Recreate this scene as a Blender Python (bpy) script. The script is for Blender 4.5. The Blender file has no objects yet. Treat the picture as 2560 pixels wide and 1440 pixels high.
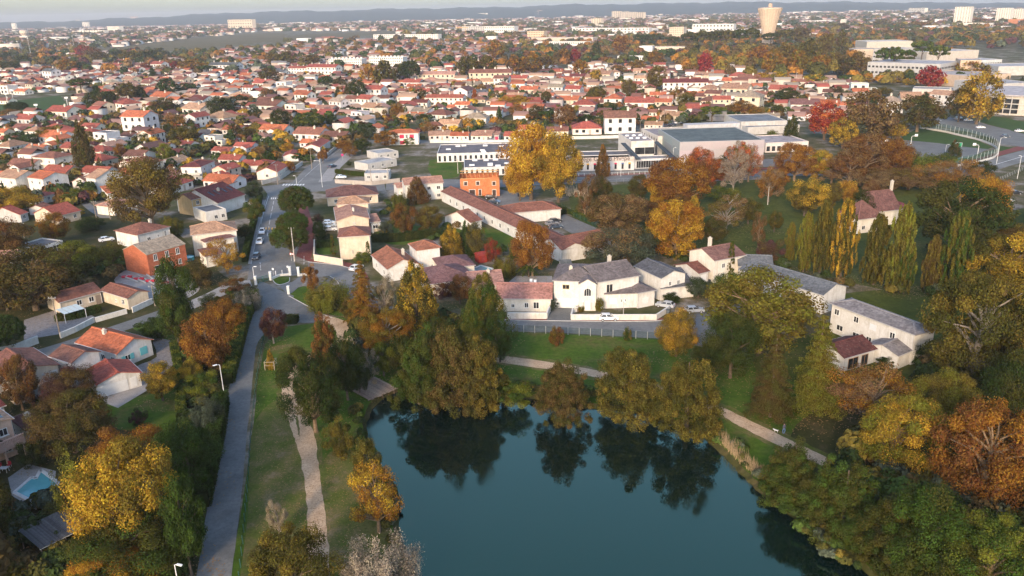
import bpy, bmesh, math, random
import numpy as np
from mathutils import Matrix, Vector
random.seed(7); rng = np.random.default_rng(11)
S = bpy.context.scene; COL = S.collection

# ---------------------------------------------------------------- camera
FPX, PITCH, ROLL, CAMH = 2000.0, math.radians(19.16), math.radians(1.2), 64.0
fwd = np.array([0, math.cos(PITCH), -math.sin(PITCH)])
_r = np.array([1.0, 0, 0]); _u = np.cross(_r, fwd)
right = math.cos(ROLL)*_r - math.sin(ROLL)*_u
upv = math.sin(ROLL)*_r + math.cos(ROLL)*_u
CAM = np.array([0, 0, CAMH])
cd = bpy.data.cameras.new('camera'); cam = bpy.data.objects.new('camera', cd); COL.objects.link(cam)
cd.sensor_width = 36; cd.lens = 36*FPX/2560; cd.clip_start = 1; cd.clip_end = 40000
M = Matrix.Identity(4)
for i in range(3):
    M[i][0], M[i][1], M[i][2], M[i][3] = right[i], upv[i], -fwd[i], CAM[i]
cam.matrix_world = M; S.camera = cam

# ---------------------------------------------------------------- sky, sun, exposure
SUN_EL, SUN_AZ = math.radians(21), math.radians(198)
W = bpy.data.worlds.new('World'); S.world = W; W.use_nodes = True
nt = W.node_tree; bg = nt.nodes['Background']
sky = nt.nodes.new('ShaderNodeTexSky'); sky.sky_type = 'NISHITA'; sky.sun_disc = False
sky.sun_elevation = SUN_EL; sky.sun_rotation = SUN_AZ
sky.air_density = 1.0; sky.dust_density = 2.0; sky.ozone_density = 2.2
nt.links.new(sky.outputs[0], bg.inputs[0]); bg.inputs[1].default_value = 0.15
sl = bpy.data.lights.new('sun', 'SUN'); so = bpy.data.objects.new('sun', sl); COL.objects.link(so)
sl.energy = 1.65; sl.angle = math.radians(7); sl.color = (1.0, 0.74, 0.49)
sd = Vector((math.sin(SUN_AZ)*math.cos(SUN_EL), math.cos(SUN_AZ)*math.cos(SUN_EL), math.sin(SUN_EL)))
so.rotation_euler = sd.to_track_quat('Z', 'Y').to_euler()
S.view_settings.view_transform = 'Standard'; S.view_settings.look = 'None'
S.view_settings.exposure = 1.26; S.view_settings.gamma = 1.0; S.view_settings.use_curve_mapping = False
S.cycles.use_denoising = True
S.cycles.max_bounces = 6; S.cycles.diffuse_bounces = 2; S.cycles.transparent_max_bounces = 12
S.cycles.volume_bounces = 0; S.cycles.use_adaptive_sampling = True; S.cycles.adaptive_threshold = 0.02

# ---------------------------------------------------------------- helpers
def G(x, y, z=0.0):
    d = fwd + (x-1280)/FPX*right - (y-720)/FPX*upv
    return CAM + (z-CAMH)/d[2]*d
def PX(p):
    v = np.asarray(p, float)-CAM
    return 1280+FPX*(v@right)/(v@fwd), 720-FPX*(v@upv)/(v@fwd)
def zc(p): return float((np.asarray(p, float)-CAM)@fwd)
def height_at(base, ytop):
    lo, hi = 0.0, 80.0
    for _ in range(30):
        m = (lo+hi)/2
        if PX((base[0], base[1], m))[1] > ytop: lo = m
        else: hi = m
    return lo
def unit(v): v = np.asarray(v, float); return v/max(np.linalg.norm(v), 1e-9)

def link(o, parent=None):
    COL.objects.link(o)
    if parent is not None: o.parent = parent
    return o
LABELS = set()
def tag(o, label=None, cat=None, group=None, kind=None):
    if label:
        o['label'] = label
        if label in LABELS: print('DUP LABEL', label)
        LABELS.add(label)
    if cat: o['category'] = cat
    if group: o['group'] = group
    if kind: o['kind'] = kind
    return o
def empty(name, loc, rz=0.0):
    o = bpy.data.objects.new(name, None); o.location = tuple(float(c) for c in loc); o.rotation_euler = (0, 0, rz)
    o.empty_display_size = .1
    return link(o)
KIDS = {}
def kids(o):
    return o.children
def copy_tree(o, parent=None, cols=None):
    c = o.copy(); COL.objects.link(c)
    if parent is not None: c.parent = parent
    base = o.name.split('.')[0]
    if cols and base in cols: c.color = cols[base]
    for ch in o.children: copy_tree(ch, c, cols)
    return c

class MB:
    def __init__(s): s.v = []; s.f = []; s.mi = []; s.uv = []
    def poly(s, pts, mi=0, uv=None):
        b = len(s.v); s.v += [tuple(float(c) for c in p) for p in pts]
        s.f.append(tuple(range(b, b+len(pts)))); s.mi.append(mi)
        s.uv.append(uv if uv else [(p[0], p[1]) for p in pts])
    def hexa(s, a, mi=0):          # 8 corners: bottom 4, top 4
        for q in ((0,3,2,1),(4,5,6,7),(0,1,5,4),(1,2,6,5),(2,3,7,6),(3,0,4,7)):
            s.poly([a[i] for i in q], mi)
    def box(s, x0, x1, y0, y1, z0, z1, mi=0):
        s.hexa([(x0,y0,z0),(x1,y0,z0),(x1,y1,z0),(x0,y1,z0),(x0,y0,z1),(x1,y0,z1),(x1,y1,z1),(x0,y1,z1)], mi)
    def obox(s, o, ax, ay, xr, yr, zr, mi=0):   # oriented box, z vertical
        o = np.asarray(o, float); Z = np.array([0,0,1.0]); c = []
        for z in zr:
            for (x, y) in ((xr[0],yr[0]),(xr[1],yr[0]),(xr[1],yr[1]),(xr[0],yr[1])):
                c.append(o+ax*x+ay*y+Z*z)
        s.hexa(c, mi)
    def bar(s, a, b, w, h=None, mi=0):
        a = np.asarray(a, float); b = np.asarray(b, float); h = h or w
        d = unit(b-a); t = np.array([0,0,1.0]) if abs(d[2]) < .95 else np.array([1.0,0,0])
        x = unit(np.cross(d, t)); y = np.cross(d, x); c = []
        for p in (a, b):
            for (i, j) in ((-1,-1),(1,-1),(1,1),(-1,1)): c.append(p+x*i*w/2+y*j*h/2)
        s.hexa(c, mi)
    def tube(s, pts, rad, n=6, mi=0, cap=True):
        pts = [np.asarray(p, float) for p in pts]; rings = []
        for i, p in enumerate(pts):
            d = unit(pts[min(i+1, len(pts)-1)]-pts[max(i-1, 0)])
            t = np.array([0,0,1.0]) if abs(d[2]) < .9 else np.array([1.0,0,0])
            x = unit(np.cross(d, t)); y = np.cross(d, x)
            rings.append([p+rad[i]*(x*math.cos(k*2*math.pi/n)+y*math.sin(k*2*math.pi/n)) for k in range(n)])
        for i in range(len(pts)-1):
            for k in range(n):
                s.poly([rings[i][k], rings[i][(k+1) % n], rings[i+1][(k+1) % n], rings[i+1][k]], mi)
        if cap: s.poly(rings[0][::-1], mi); s.poly(rings[-1], mi)
    def mesh(s, name, mats):
        me = bpy.data.meshes.new(name); me.from_pydata(s.v, [], s.f)
        for m in (mats if isinstance(mats, (list, tuple)) else [mats]): me.materials.append(m)
        me.polygons.foreach_set('material_index', s.mi)
        l = me.uv_layers.new(name='UVMap')
        l.data.foreach_set('uv', [float(c) for f in s.uv for p in f for c in p])
        me.update(); return me
    def build(s, name, mats, parent=None, color=None):
        if parent is not None and parent.type == 'EMPTY' and not parent.get('_loc'):
            L = parent.location
            s.v = [(a-L.x, b-L.y, c-L.z) for a, b, c in s.v]
        elif parent is not None and parent.get('_off'):
            L = parent['_off']; s.v = [(a-L[0], b-L[1], c-L[2]) for a, b, c in s.v]
        o = bpy.data.objects.new(name, s.mesh(name, mats))
        if color is not None: o.color = (*color[:3], 1)
        return link(o, parent)
def off_of(parent):        # accumulated world offset of an unrotated thing
    o = np.zeros(3); p = parent
    while p is not None: o += np.array(p.location); p = p.parent
    return o

# ---------------------------------------------------------------- materials
def newmat(name):
    m = bpy.data.materials.new(name); m.use_nodes = True
    n = m.node_tree; n.nodes.clear()
    out = n.nodes.new('ShaderNodeOutputMaterial')
    return m, n, out
def N(n, t, **kw):
    x = n.nodes.new(t)
    for k, v in kw.items(): setattr(x, k, v)
    return x
def mixc(n, a, b, f, mode='MIX'):
    x = N(n, 'ShaderNodeMix', data_type='RGBA', blend_type=mode)
    for sock, val in ((x.inputs[0], f), (x.inputs[6], a), (x.inputs[7], b)):
        if hasattr(val, 'links') or hasattr(val, 'is_linked'): n.links.new(val, sock)
        else: sock.default_value = val if not isinstance(val, tuple) else (*val[:3], 1)
    return x.outputs[2]
def noise(n, scale, detail=4, rough=.6, coord=None, dist=0.0):
    x = N(n, 'ShaderNodeTexNoise'); x.inputs['Scale'].default_value = scale
    x.inputs['Detail'].default_value = detail; x.inputs['Roughness'].default_value = rough
    x.inputs['Distortion'].default_value = dist
    if coord is not None: n.links.new(coord, x.inputs['Vector'])
    return x.outputs[0]
def ramp(n, fac, stops):
    x = N(n, 'ShaderNodeValToRGB'); e = x.color_ramp.elements
    while len(e) < len(stops): e.new(.5)
    for el, (p, c) in zip(e, stops):
        el.position = p; el.color = (*c[:3], 1) if isinstance(c, tuple) else (c, c, c, 1)
    n.links.new(fac, x.inputs[0]); return x.outputs[0]
def principled(n, out, col, rough=.8, spec=.3, bump=None, bstr=.3, bdist=.05, metal=0.0):
    b = N(n, 'ShaderNodeBsdfPrincipled')
    if isinstance(col, tuple): b.inputs['Base Color'].default_value = (*col[:3], 1)
    else: n.links.new(col, b.inputs['Base Color'])
    if isinstance(rough, (int, float)): b.inputs['Roughness'].default_value = rough
    else: n.links.new(rough, b.inputs['Roughness'])
    b.inputs['Specular IOR Level'].default_value = spec; b.inputs['Metallic'].default_value = metal
    if bump is not None:
        bp = N(n, 'ShaderNodeBump'); bp.inputs['Strength'].default_value = bstr; bp.inputs['Distance'].default_value = bdist
        n.links.new(bump, bp.inputs['Height']); n.links.new(bp.outputs[0], b.inputs['Normal'])
    n.links.new(b.outputs[0], out.inputs[0]); return b
def objcol(n): return N(n, 'ShaderNodeObjectInfo').outputs['Color']
def geo(n): return N(n, 'ShaderNodeNewGeometry').outputs['Position']

def m_wall():
    m, n, o = newmat('render_wall'); c = objcol(n); p = geo(n)
    a = noise(n, .5, 5, .65, p); b = noise(n, 3.0, 4, .6, p)
    mp = N(n, 'ShaderNodeMapping'); mp.inputs['Scale'].default_value = (1.0, 1.0, .12); n.links.new(p, mp.inputs['Vector'])
    st = noise(n, 1.6, 5, .7, mp.outputs[0])
    c0 = mixc(n, c, (.70, .67, .62), ramp(n, st, [(.50, 0.0), (.75, .8)]), 'MULTIPLY')
    c2 = mixc(n, c0, (.80, .78, .73), ramp(n, a, [(.35, 0.0), (.7, 1.0)]), 'MULTIPLY')
    c3 = mixc(n, c2, (.78, .76, .72), ramp(n, b, [(.45, 0.0), (.75, .6)]), 'MULTIPLY')
    principled(n, o, c3, .9, .15, b, .15, .02); return m
def m_tile():
    m, n, o = newmat('roof_tile'); c = objcol(n)
    uv = N(n, 'ShaderNodeUVMap').outputs[0]; p = geo(n)
    w = N(n, 'ShaderNodeTexWave', wave_type='BANDS', bands_direction='X'); w.inputs['Scale'].default_value = 2.6/2
    w.inputs['Distortion'].default_value = .3; n.links.new(uv, w.inputs['Vector'])
    w2 = N(n, 'ShaderNodeTexWave', wave_type='BANDS', bands_direction='Y', wave_profile='SAW'); w2.inputs['Scale'].default_value = .85
    n.links.new(uv, w2.inputs['Vector'])
    br = N(n, 'ShaderNodeTexBrick'); br.inputs['Scale'].default_value = 1.0; br.inputs['Brick Width'].default_value = .38
    br.inputs['Row Height'].default_value = .38; br.inputs['Mortar Size'].default_value = .0
    br.inputs['Color1'].default_value = (.62, .62, .62, 1); br.inputs['Color2'].default_value = (1.32, 1.27, 1.22, 1)
    n.links.new(uv, br.inputs['Vector'])
    a = noise(n, .45, 6, .7, p); b = noise(n, 2.4, 5, .7, p)
    c1 = mixc(n, c, br.outputs[0], .75, 'MULTIPLY')
    c2 = mixc(n, c1, (.56, .53, .52), ramp(n, a, [(.40, 0.0), (.66, .85)]), 'MULTIPLY')
    c3 = mixc(n, c2, (.34, .31, .26), ramp(n, b, [(.56, 0.0), (.78, .5)]))
    c4 = mixc(n, c3, (.6, .58, .56), ramp(n, w.outputs[0], [(.0, .55), (.5, 0.0)]), 'MULTIPLY')
    h = N(n, 'ShaderNodeMath', operation='ADD'); n.links.new(w.outputs[0], h.inputs[0]); n.links.new(w2.outputs[0], h.inputs[1])
    principled(n, o, c4, .85, .2, h.outputs[0], .6, .06); return m
def m_plain(name, rough=.6, spec=.3, var=.25, sc=2.0, metal=0.0):
    m, n, o = newmat(name); c = objcol(n); a = noise(n, sc, 5, .65, geo(n))
    c2 = mixc(n, c, (.6, .6, .6), ramp(n, a, [(.4, 0.0), (.7, var*2)]), 'MULTIPLY')
    principled(n, o, c2, rough, spec, None, metal=metal); return m
def m_flatroof():
    m, n, o = newmat('flat_roof'); c = objcol(n); p = geo(n)
    a = noise(n, .25, 6, .7, p); b = noise(n, 2.5, 4, .7, p)
    c2 = mixc(n, c, (.45, .45, .47), ramp(n, a, [(.4, 0.0), (.65, .8)]), 'MULTIPLY')
    c3 = mixc(n, c2, (.7, .7, .7), ramp(n, b, [(.45, 0.0), (.75, .7)]), 'MULTIPLY')
    principled(n, o, c3, .9, .2); return m
def m_glass():
    m, n, o = newmat('window_glass'); p = geo(n)
    a = noise(n, .6, 2, .5, p)
    c = ramp(n, a, [(.35, (.012, .014, .016)), (.7, (.05, .052, .055))])
    principled(n, o, c, .08, .5); return m
def m_noise(name, stops, scale, detail=6, rough=.9, spec=.2, fine=None, bump=.3, dist=0.0):
    m, n, o = newmat(name); p = geo(n)
    c = ramp(n, noise(n, scale, detail, .65, p, dist), stops)
    f = noise(n, scale*9, 5, .7, p)
    if fine: c = mixc(n, c, fine, ramp(n, f, [(.42, 0.0), (.72, .75)]))
    principled(n, o, c, rough, spec, f, bump, .05); return m
def m_foliage():
    m, n, o = newmat('foliage')
    c1 = objcol(n)
    at = N(n, 'ShaderNodeAttribute', attribute_type='OBJECT', attribute_name='col2').outputs['Color']
    va = N(n, 'ShaderNodeAttribute', attribute_name='clump').outputs['Fac']
    vl = N(n, 'ShaderNodeAttribute', attribute_name='leaf').outputs['Fac']
    c = mixc(n, c1, at, ramp(n, va, [(.3, 0.0), (.8, 1.0)]))
    sc = N(n, 'ShaderNodeMapRange'); n.links.new(vl, sc.inputs[0]); sc.inputs[3].default_value = .62; sc.inputs[4].default_value = 1.35
    hv = N(n, 'ShaderNodeHueSaturation'); n.links.new(sc.outputs[0], hv.inputs['Value']); n.links.new(c, hv.inputs['Color'])
    hh = N(n, 'ShaderNodeMapRange'); n.links.new(vl, hh.inputs[0]); hh.inputs[3].default_value = .475; hh.inputs[4].default_value = .52
    n.links.new(hh.outputs[0], hv.inputs['Hue'])
    d = N(n, 'ShaderNodeBsdfDiffuse'); t = N(n, 'ShaderNodeBsdfTranslucent'); mx = N(n, 'ShaderNodeMixShader')
    n.links.new(hv.outputs[0], d.inputs[0]); n.links.new(hv.outputs[0], t.inputs[0]); mx.inputs[0].default_value = .28
    n.links.new(d.outputs[0], mx.inputs[1]); n.links.new(t.outputs[0], mx.inputs[2]); n.links.new(mx.outputs[0], o.inputs[0]); return m
def m_vcol(name, rough=.85):
    m, n, o = newmat(name)
    c = N(n, 'ShaderNodeAttribute', attribute_name='col').outputs['Color']
    principled(n, o, c, rough, .1); return m
def m_brick():
    m, n, o = newmat('brick_wall'); c = objcol(n); p = geo(n); uv = N(n, 'ShaderNodeUVMap').outputs[0]
    br = N(n, 'ShaderNodeTexBrick'); br.inputs['Scale'].default_value = 1.0; br.inputs['Brick Width'].default_value = .55
    br.inputs['Row Height'].default_value = .28; br.inputs['Mortar Size'].default_value = .018
    br.inputs['Color1'].default_value = (.85, .82, .8, 1); br.inputs['Color2'].default_value = (1.15, 1.1, 1.05, 1); br.inputs['Mortar'].default_value = (1.2, 1.5, 1.7, 1)
    n.links.new(uv, br.inputs['Vector'])
    a = noise(n, .5, 5, .7, p)
    c1 = mixc(n, c, br.outputs[0], 1.0, 'MULTIPLY'); c2 = mixc(n, c1, (.68, .6, .55), ramp(n, a, [(.42, 0.0), (.7, .8)]), 'MULTIPLY')
    principled(n, o, c2, .9, .15, br.outputs[1], .2, .02); return m
def m_mesh(name, dens):
    m, n, o = newmat(name); c = objcol(n)
    d = N(n, 'ShaderNodeBsdfDiffuse'); n.links.new(c, d.inputs[0]); t = N(n, 'ShaderNodeBsdfTransparent'); mx = N(n, 'ShaderNodeMixShader')
    ns = noise(n, 30, 1, .5, geo(n)); mr = N(n, 'ShaderNodeMapRange'); n.links.new(ns, mr.inputs[0]); mr.inputs[3].default_value = dens*.8; mr.inputs[4].default_value = dens*1.2
    n.links.new(mr.outputs[0], mx.inputs[0]); n.links.new(t.outputs[0], mx.inputs[1]); n.links.new(d.outputs[0], mx.inputs[2]); n.links.new(mx.outputs[0], o.inputs[0]); return m
def m_water():
    m, n, o = newmat('lake_water'); p = geo(n)
    b = principled(n, o, (.002, .009, .008), ramp(n, noise(n, .035, 5, .6, p, 1.5), [(.42, .02), (.62, .13)]), .5, noise(n, .8, 3, .6, p), .02, .1)
    b.inputs['IOR'].default_value = 2.0; b.inputs['Specular Tint'].default_value = (.56, 1.0, .62, 1); return m
def m_bark():
    m, n, o = newmat('bark'); c = objcol(n); a = noise(n, 3, 5, .7, geo(n))
    principled(n, o, mixc(n, c, (.4, .38, .36), ramp(n, a, [(.4, 0.0), (.65, .8)]), 'MULTIPLY'), .95, .1); return m

WALL, TILE, FLAT, GLASS, FOL, BRICK, BARK = m_wall(), m_tile(), m_flatroof(), m_glass(), m_foliage(), m_brick(), m_bark()
PAINT = m_plain('paint', .55, .3, .12); METAL = m_plain('metal', .4, .5, .2); WOOD = m_plain('timber', .85, .15, .45, 3.0)
CONC = m_plain('concrete', .9, .15, .3, .7)
def m_car():
    m, n, o = newmat('car_paint'); b = principled(n, o, objcol(n), .28, .5); b.inputs['Coat Weight'].default_value = .6; return m
CARP = m_car(); RUBBER = m_plain('rubber', .8, .2, .1)
ASPH = m_noise('asphalt', [(.3, (.115, .118, .115)), (.7, (.20, .203, .195))], .18, 7, .88, .3, (.09, .092, .09), .15)
ASPH2 = m_noise('road_asphalt', [(.3, (.13, .132, .128)), (.7, (.23, .23, .222))], .15, 7, .88, .3, (.11, .112, .11), .15)
GRAVEL = m_noise('gravel', [(.3, (.40, .275, .17)), (.55, (.56, .41, .27)), (.75, (.64, .49, .34))], .35, 7, .95, .15, (.24, .16, .10), .3)
PAVE = m_noise('pale_paving', [(.3, (.26, .25, .24)), (.7, (.4, .38, .36))], .5, 6, .9, .2, (.2, .19, .18), .2)
COBBLE = m_noise('cobbles', [(.3, (.16, .15, .15)), (.7, (.36, .34, .33))], 1.6, 6, .9, .2, (.12, .1, .1), .4)
REDPAVE = m_noise('red_paving', [(.3, (.14, .04, .035)), (.7, (.24, .075, .06))], .4, 6, .9, .2, (.1, .04, .04), .2)
GRASS = m_noise('grass', [(.28, (.032, .058, .008)), (.44, (.06, .112, .010)), (.55, (.085, .12, .018)), (.64, (.13, .11, .038)), (.8, (.085, .105, .02))], .13, 10, .95, .1, (.03, .055, .006), .5)
DRYGR = m_noise('worn_grass', [(.25, (.06, .09, .014)), (.42, (.10, .12, .022)), (.55, (.15, .13, .045)), (.66, (.22, .165, .095)), (.8, (.13, .12, .035))], .30, 9, .95, .1, (.045, .06, .012), .5)
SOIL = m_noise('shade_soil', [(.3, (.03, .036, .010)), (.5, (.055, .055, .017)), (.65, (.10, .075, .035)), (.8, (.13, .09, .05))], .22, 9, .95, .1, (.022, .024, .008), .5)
GRASS_SHADE = m_noise('shaded_park_turf', [(.28, (.04, .052, .010)), (.45, (.066, .083, .014)), (.6, (.09, .10, .022)), (.78, (.13, .105, .042))], .09, 10, .95, .1, (.026, .036, .008), .5)  # darker grass: shade of the park trees is put into its colour
VINE = m_noise('vineyard', [(.3, (.09, .07, .03)), (.7, (.15, .12, .05))], .01, 8, .95, .1, (.07, .06, .02))
PITCHG = m_noise('pitch_grass', [(.3, (.04, .075, .02)), (.7, (.06, .10, .025))], .05, 8, .95, .1, (.03, .06, .015))
GROUND = m_noise('town_ground', [(.30, (.03, .045, .010)), (.43, (.07, .075, .025)), (.52, (.13, .11, .065)), (.60, (.28, .25, .22)), (.75, (.18, .165, .155))], .06, 9, .95, .1, (.05, .05, .02), .4)
POOLM = m_noise('pool_water', [(.3, (.10, .34, .36)), (.7, (.14, .42, .44))], .3, 3, .06, .5, None, .05)
NETG = m_mesh('fence_mesh', .32); NETW = m_mesh('fine_fence_mesh', .12); WATER = m_water()
HILLM = m_noise('hill_woods', [(.35, (.010, .035, .028)), (.6, (.02, .055, .042)), (.75, (.06, .08, .065))], .004, 9, .95, .05, (.015, .025, .015))
TOWNM = m_vcol('town_paint'); FOLFAR = m_vcol('far_foliage')
# ---------------------------------------------------------------- ground, water, roads
def catmull(P, k=6, closed=False):
    P = [np.asarray(p, float) for p in P]; n = len(P); out = []
    rngi = range(n if closed else n-1)
    for i in rngi:
        p0 = P[(i-1) % n] if closed else P[max(i-1, 0)]; p1 = P[i]; p2 = P[(i+1) % n]
        p3 = P[(i+2) % n] if closed else P[min(i+2, n-1)]
        for j in range(k):
            t = j/k
            out.append(.5*((2*p1)+(-p0+p2)*t+(2*p0-5*p1+4*p2-p3)*t*t+(-p0+3*p1-3*p2+p3)*t**3))
    if not closed: out.append(P[-1])
    return out
def fill(name, loops, z, mat, kind='structure'):
    bm = bmesh.new(); es = []
    for L in loops:
        vs = [bm.verts.new((float(p[0]), float(p[1]), z)) for p in L]
        for i in range(len(vs)): es.append(bm.edges.new((vs[i], vs[(i+1) % len(vs)])))
    bmesh.ops.triangle_fill(bm, use_beauty=True, use_dissolve=False, edges=es, normal=(0, 0, 1))
    for f in bm.faces:
        if f.normal.z < 0: f.normal_flip()
    me = bpy.data.meshes.new(name); bm.to_mesh(me); bm.free(); me.materials.append(mat)
    o = link(bpy.data.objects.new(name, me)); o['kind'] = kind; return o
LAY = [0]
def lay(z): LAY[0] += 1; return z+3e-5*LAY[0]
def jitter(L, a):
    return [p+np.array([random.uniform(-a, a), random.uniform(-a, a), 0]) for p in L]
def sheet(name, pts, z, mat, smooth=0, jit=0.0):
    L = [G(*p) for p in pts]
    if smooth: L = catmull(L, smooth, True)
    if jit: L = jitter(L, jit)
    return fill(name, [L], lay(z), mat)
def ribbon(name, Ls, Rs, z, mat, k=8, jit=0.0):
    z = lay(z); A = catmull([G(*p) for p in Ls], k); B = catmull([G(*p) for p in Rs], k)
    if jit: A = jitter(A, jit); B = jitter(B, jit)
    mb = MB()
    for i in range(len(A)-1):
        mb.poly([(A[i][0], A[i][1], z), (B[i][0], B[i][1], z), (B[i+1][0], B[i+1][1], z), (A[i+1][0], A[i+1][1], z)])
    o = mb.build(name, mat); o['kind'] = 'structure'; return o
def kerb(pts, w=.16, h=.12, k=6, name='kerb'):
    A = catmull([G(*p) for p in pts], k); mb = MB()
    for i in range(len(A)-1): mb.bar(A[i]+np.array([0,0,h/2]), A[i+1]+np.array([0,0,h/2]), w, h)
    o = mb.build(name, CONC, None, (.5, .49, .47)); o['kind'] = 'structure'; return o

LAKE_PX = [(990,968),(930,1005),(908,1045),(912,1090),(930,1140),(962,1185),(985,1240),(985,1320),(1005,1390),(1040,1460),(1090,1580),(1300,1680),
           (1800,1690),(2260,1650),(2260,1520),(2185,1425),(2080,1352),(1990,1282),(1905,1215),(1850,1160),(1795,1105),(1735,1062),(1650,1040),
           (1570,1015),(1480,1008),(1400,995),(1320,985),(1230,975),(1100,968)]
LAKE = catmull([G(*p) for p in LAKE_PX], 6, True)
LAKE = jitter(LAKE, .18)
FAR = 12500.0
def rect(x0, x1, y0, y1): return [np.array(p) for p in ((x0,y0,0.),(x1,y0,0.),(x1,y1,0.),(x0,y1,0.))]
fill('ground', [rect(-FAR, FAR, -600, FAR), LAKE], 0.0, GROUND)
lawn = [G(*p) for p in [(520,1700),(600,1300),(632,1080),(645,950),(662,862),(700,818),(790,808),(835,792),(1000,800),(1240,826),(1640,846),(1760,868),(1900,900),(2120,955),(2320,985),(2720,1040),(2760,1700)]]
fill('lawn', [lawn, LAKE], .004, GRASS)
# bank and water
cen = sum(LAKE)/len(LAKE); mb = MB()
for i in range(len(LAKE)):
    a, b = LAKE[i], LAKE[(i+1) % len(LAKE)]
    def inn(p, d, z): q = p+unit(cen-p)*d; return (q[0], q[1], z)
    mb.poly([(a[0], a[1], .004), (b[0], b[1], .004), inn(b, .7, -.55), inn(a, .7, -.55)])
    mb.poly([inn(a, .7, -.55), inn(b, .7, -.55), inn(b, 2.5, -1.3), inn(a, 2.5, -1.3)])
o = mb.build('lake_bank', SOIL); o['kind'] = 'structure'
fill('water', [[p-unit(p-cen)*(-.6) for p in LAKE]], -.6, WATER)

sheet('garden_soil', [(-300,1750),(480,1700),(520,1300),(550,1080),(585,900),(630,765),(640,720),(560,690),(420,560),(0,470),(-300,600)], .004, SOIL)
sheet('shaded_wood_floor', [(1990,1062),(2150,985),(2320,1010),(2720,1050),(2760,1700),(2420,1560),(2230,1440),(2120,1320),(2000,1180)], .008, SOIL, 4)  # stands for grass: the trees' shade is put into its dark colour
sheet('shaded_park_grass', [(1425,505),(1432,470),(1560,462),(1800,452),(2080,445),(2400,444),(2480,470),(2505,560),(2480,640),(2420,740),(2300,740),(2100,700),(1900,640),(1700,615),(1500,590),(1440,560)], .008, GRASS_SHADE, 4)
sheet('shaded_park_grass', [(1880,900),(2100,800),(2080,740),(2300,700),(2480,560),(2560,520),(2800,520),(2900,1050),(2320,1015),(2150,985),(2000,960)], .006, GRASS_SHADE, 3)
sheet('garden_lawn', [(268,1012),(365,985),(450,930),(452,1062),(360,1075),(285,1068)], .012, GRASS, 4)
sheet('garden_lawn', [(330,815),(400,790),(470,800),(470,850),(440,858),(382,845)], .012, GRASS, 4)
sheet('garden_lawn', [(955,560),(1100,570),(1220,570),(1290,600),(1250,620),(1100,590),(1010,612),(950,600)], .008, GRASS, 4)
sheet('garden_lawn', [(795,605),(840,595),(845,630),(795,635)], .008, GRASS, 3)
sheet('school_lawn', [(1075,400),(1150,400),(1145,442),(1080,442)], .008, GRASS, 2)
sheet('verge_grass', [(722,740),(760,715),(800,735),(905,770),(900,790),(845,790),(800,778)], .012, GRASS, 4)
sheet('verge_grass', [(681,698),(700,691),(722,693),(722,704),(700,711),(688,707)], .024, GRASS, 4)
sheet('worn_lawn', [(632,1070),(690,1000),(712,1040),(760,1180),(768,1340),(770,1500),(600,1600),(620,1280)], .008, DRYGR, 5)
sheet('worn_lawn', [(812,1150),(860,1120),(910,1150),(945,1200),(975,1250),(975,1330),(985,1400),(1000,1470),(840,1500),(812,1280)], .008, DRYGR, 5)
sheet('worn_lawn', [(1300,840),(1700,870),(1700,900),(1500,925),(1380,905),(1260,880)], .006, GRASS, 5)
# footpaths and roads
ribbon('asphalt_path', [(455,1600),(492,1440),(520,1260),(555,1080),(570,990),(586,900),(612,810),(636,745),(650,705)],
       [(548,1600),(578,1440),(601,1260),(618,1080),(628,990),(636,900),(648,850),(690,806),(735,740)], .016, ASPH, 8, .05)
sheet('plaza', [(650,704),(690,722),(722,740),(800,782),(792,806),(690,808),(650,842),(615,812),(638,745)], .012, ASPH, 4)
sheet('plaza_path', [(722,735),(700,712),(730,705),(752,690),(762,700),(748,716)], .014, ASPH2, 3)
ribbon('gravel_path', [(770,1500),(768,1345),(766,1250),(752,1150),(735,1090),(716,1040),(704,990),(708,950),(725,925),(770,890),(838,850),(830,815),(792,796)],
       [(830,1500),(820,1350),(808,1250),(798,1180),(786,1090),(762,1030),(738,985),(733,955),(760,925),(820,895),(900,850),(868,806),(812,786)], .020, GRAVEL, 8, .12)
ribbon('gravel_path', [(1120,872),(1240,887),(1380,906),(1500,928),(1640,960),(1790,1012),(1862,1045),(1968,1096),(2080,1150)],
       [(1120,888),(1240,905),(1380,925),(1500,946),(1640,982),(1785,1030),(1850,1066),(1955,1118),(2070,1172)], .020, GRAVEL, 8, .10)
ribbon('path_edge', [(1120,866),(1240,881),(1380,900),(1500,922),(1640,953),(1790,1003),(1862,1035),(1968,1086),(2080,1140)],
       [(1120,894),(1240,911),(1380,931),(1500,953),(1640,990),(1785,1038),(1850,1076),(1955,1128),(2070,1182)], .016, DRYGR, 8, .25)
ribbon('path_edge', [(755,1500),(757,1345),(754,1250),(740,1150),(722,1090),(704,1040),(693,990),(698,940),(718,912),(770,880)],
       [(846,1500),(836,1350),(822,1250),(812,1180),(800,1090),(776,1030),(750,985),(745,955),(770,932),(820,905)], .016, DRYGR, 8, .3)
ribbon('road', [(618,700),(630,640),(640,600),(652,550),(664,500),(672,476)], [(745,688),(735,650),(722,600),(716,550),(712,510),(712,476)], .012, ASPH2)
sheet('road', [(668,484),(655,466),(690,462),(727,456),(800,440),(830,448),(960,455),(965,478),(800,478),(720,484)], .010, ASPH2)
ribbon('road', [(727,460),(765,420),(805,388),(845,360),(880,335),(925,300)], [(795,455),(820,420),(855,390),(893,360),(918,335),(955,300)], .014, ASPH2)
ribbon('pavement', [(795,456),(820,421),(855,391),(893,361)], [(830,452),(850,421),(880,392),(908,363)], .013, PAVE)
ribbon('pavement', [(620,660),(632,600),(644,550),(657,500)], [(628,660),(640,600),(652,550),(664,500)], .016, PAVE)
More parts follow.
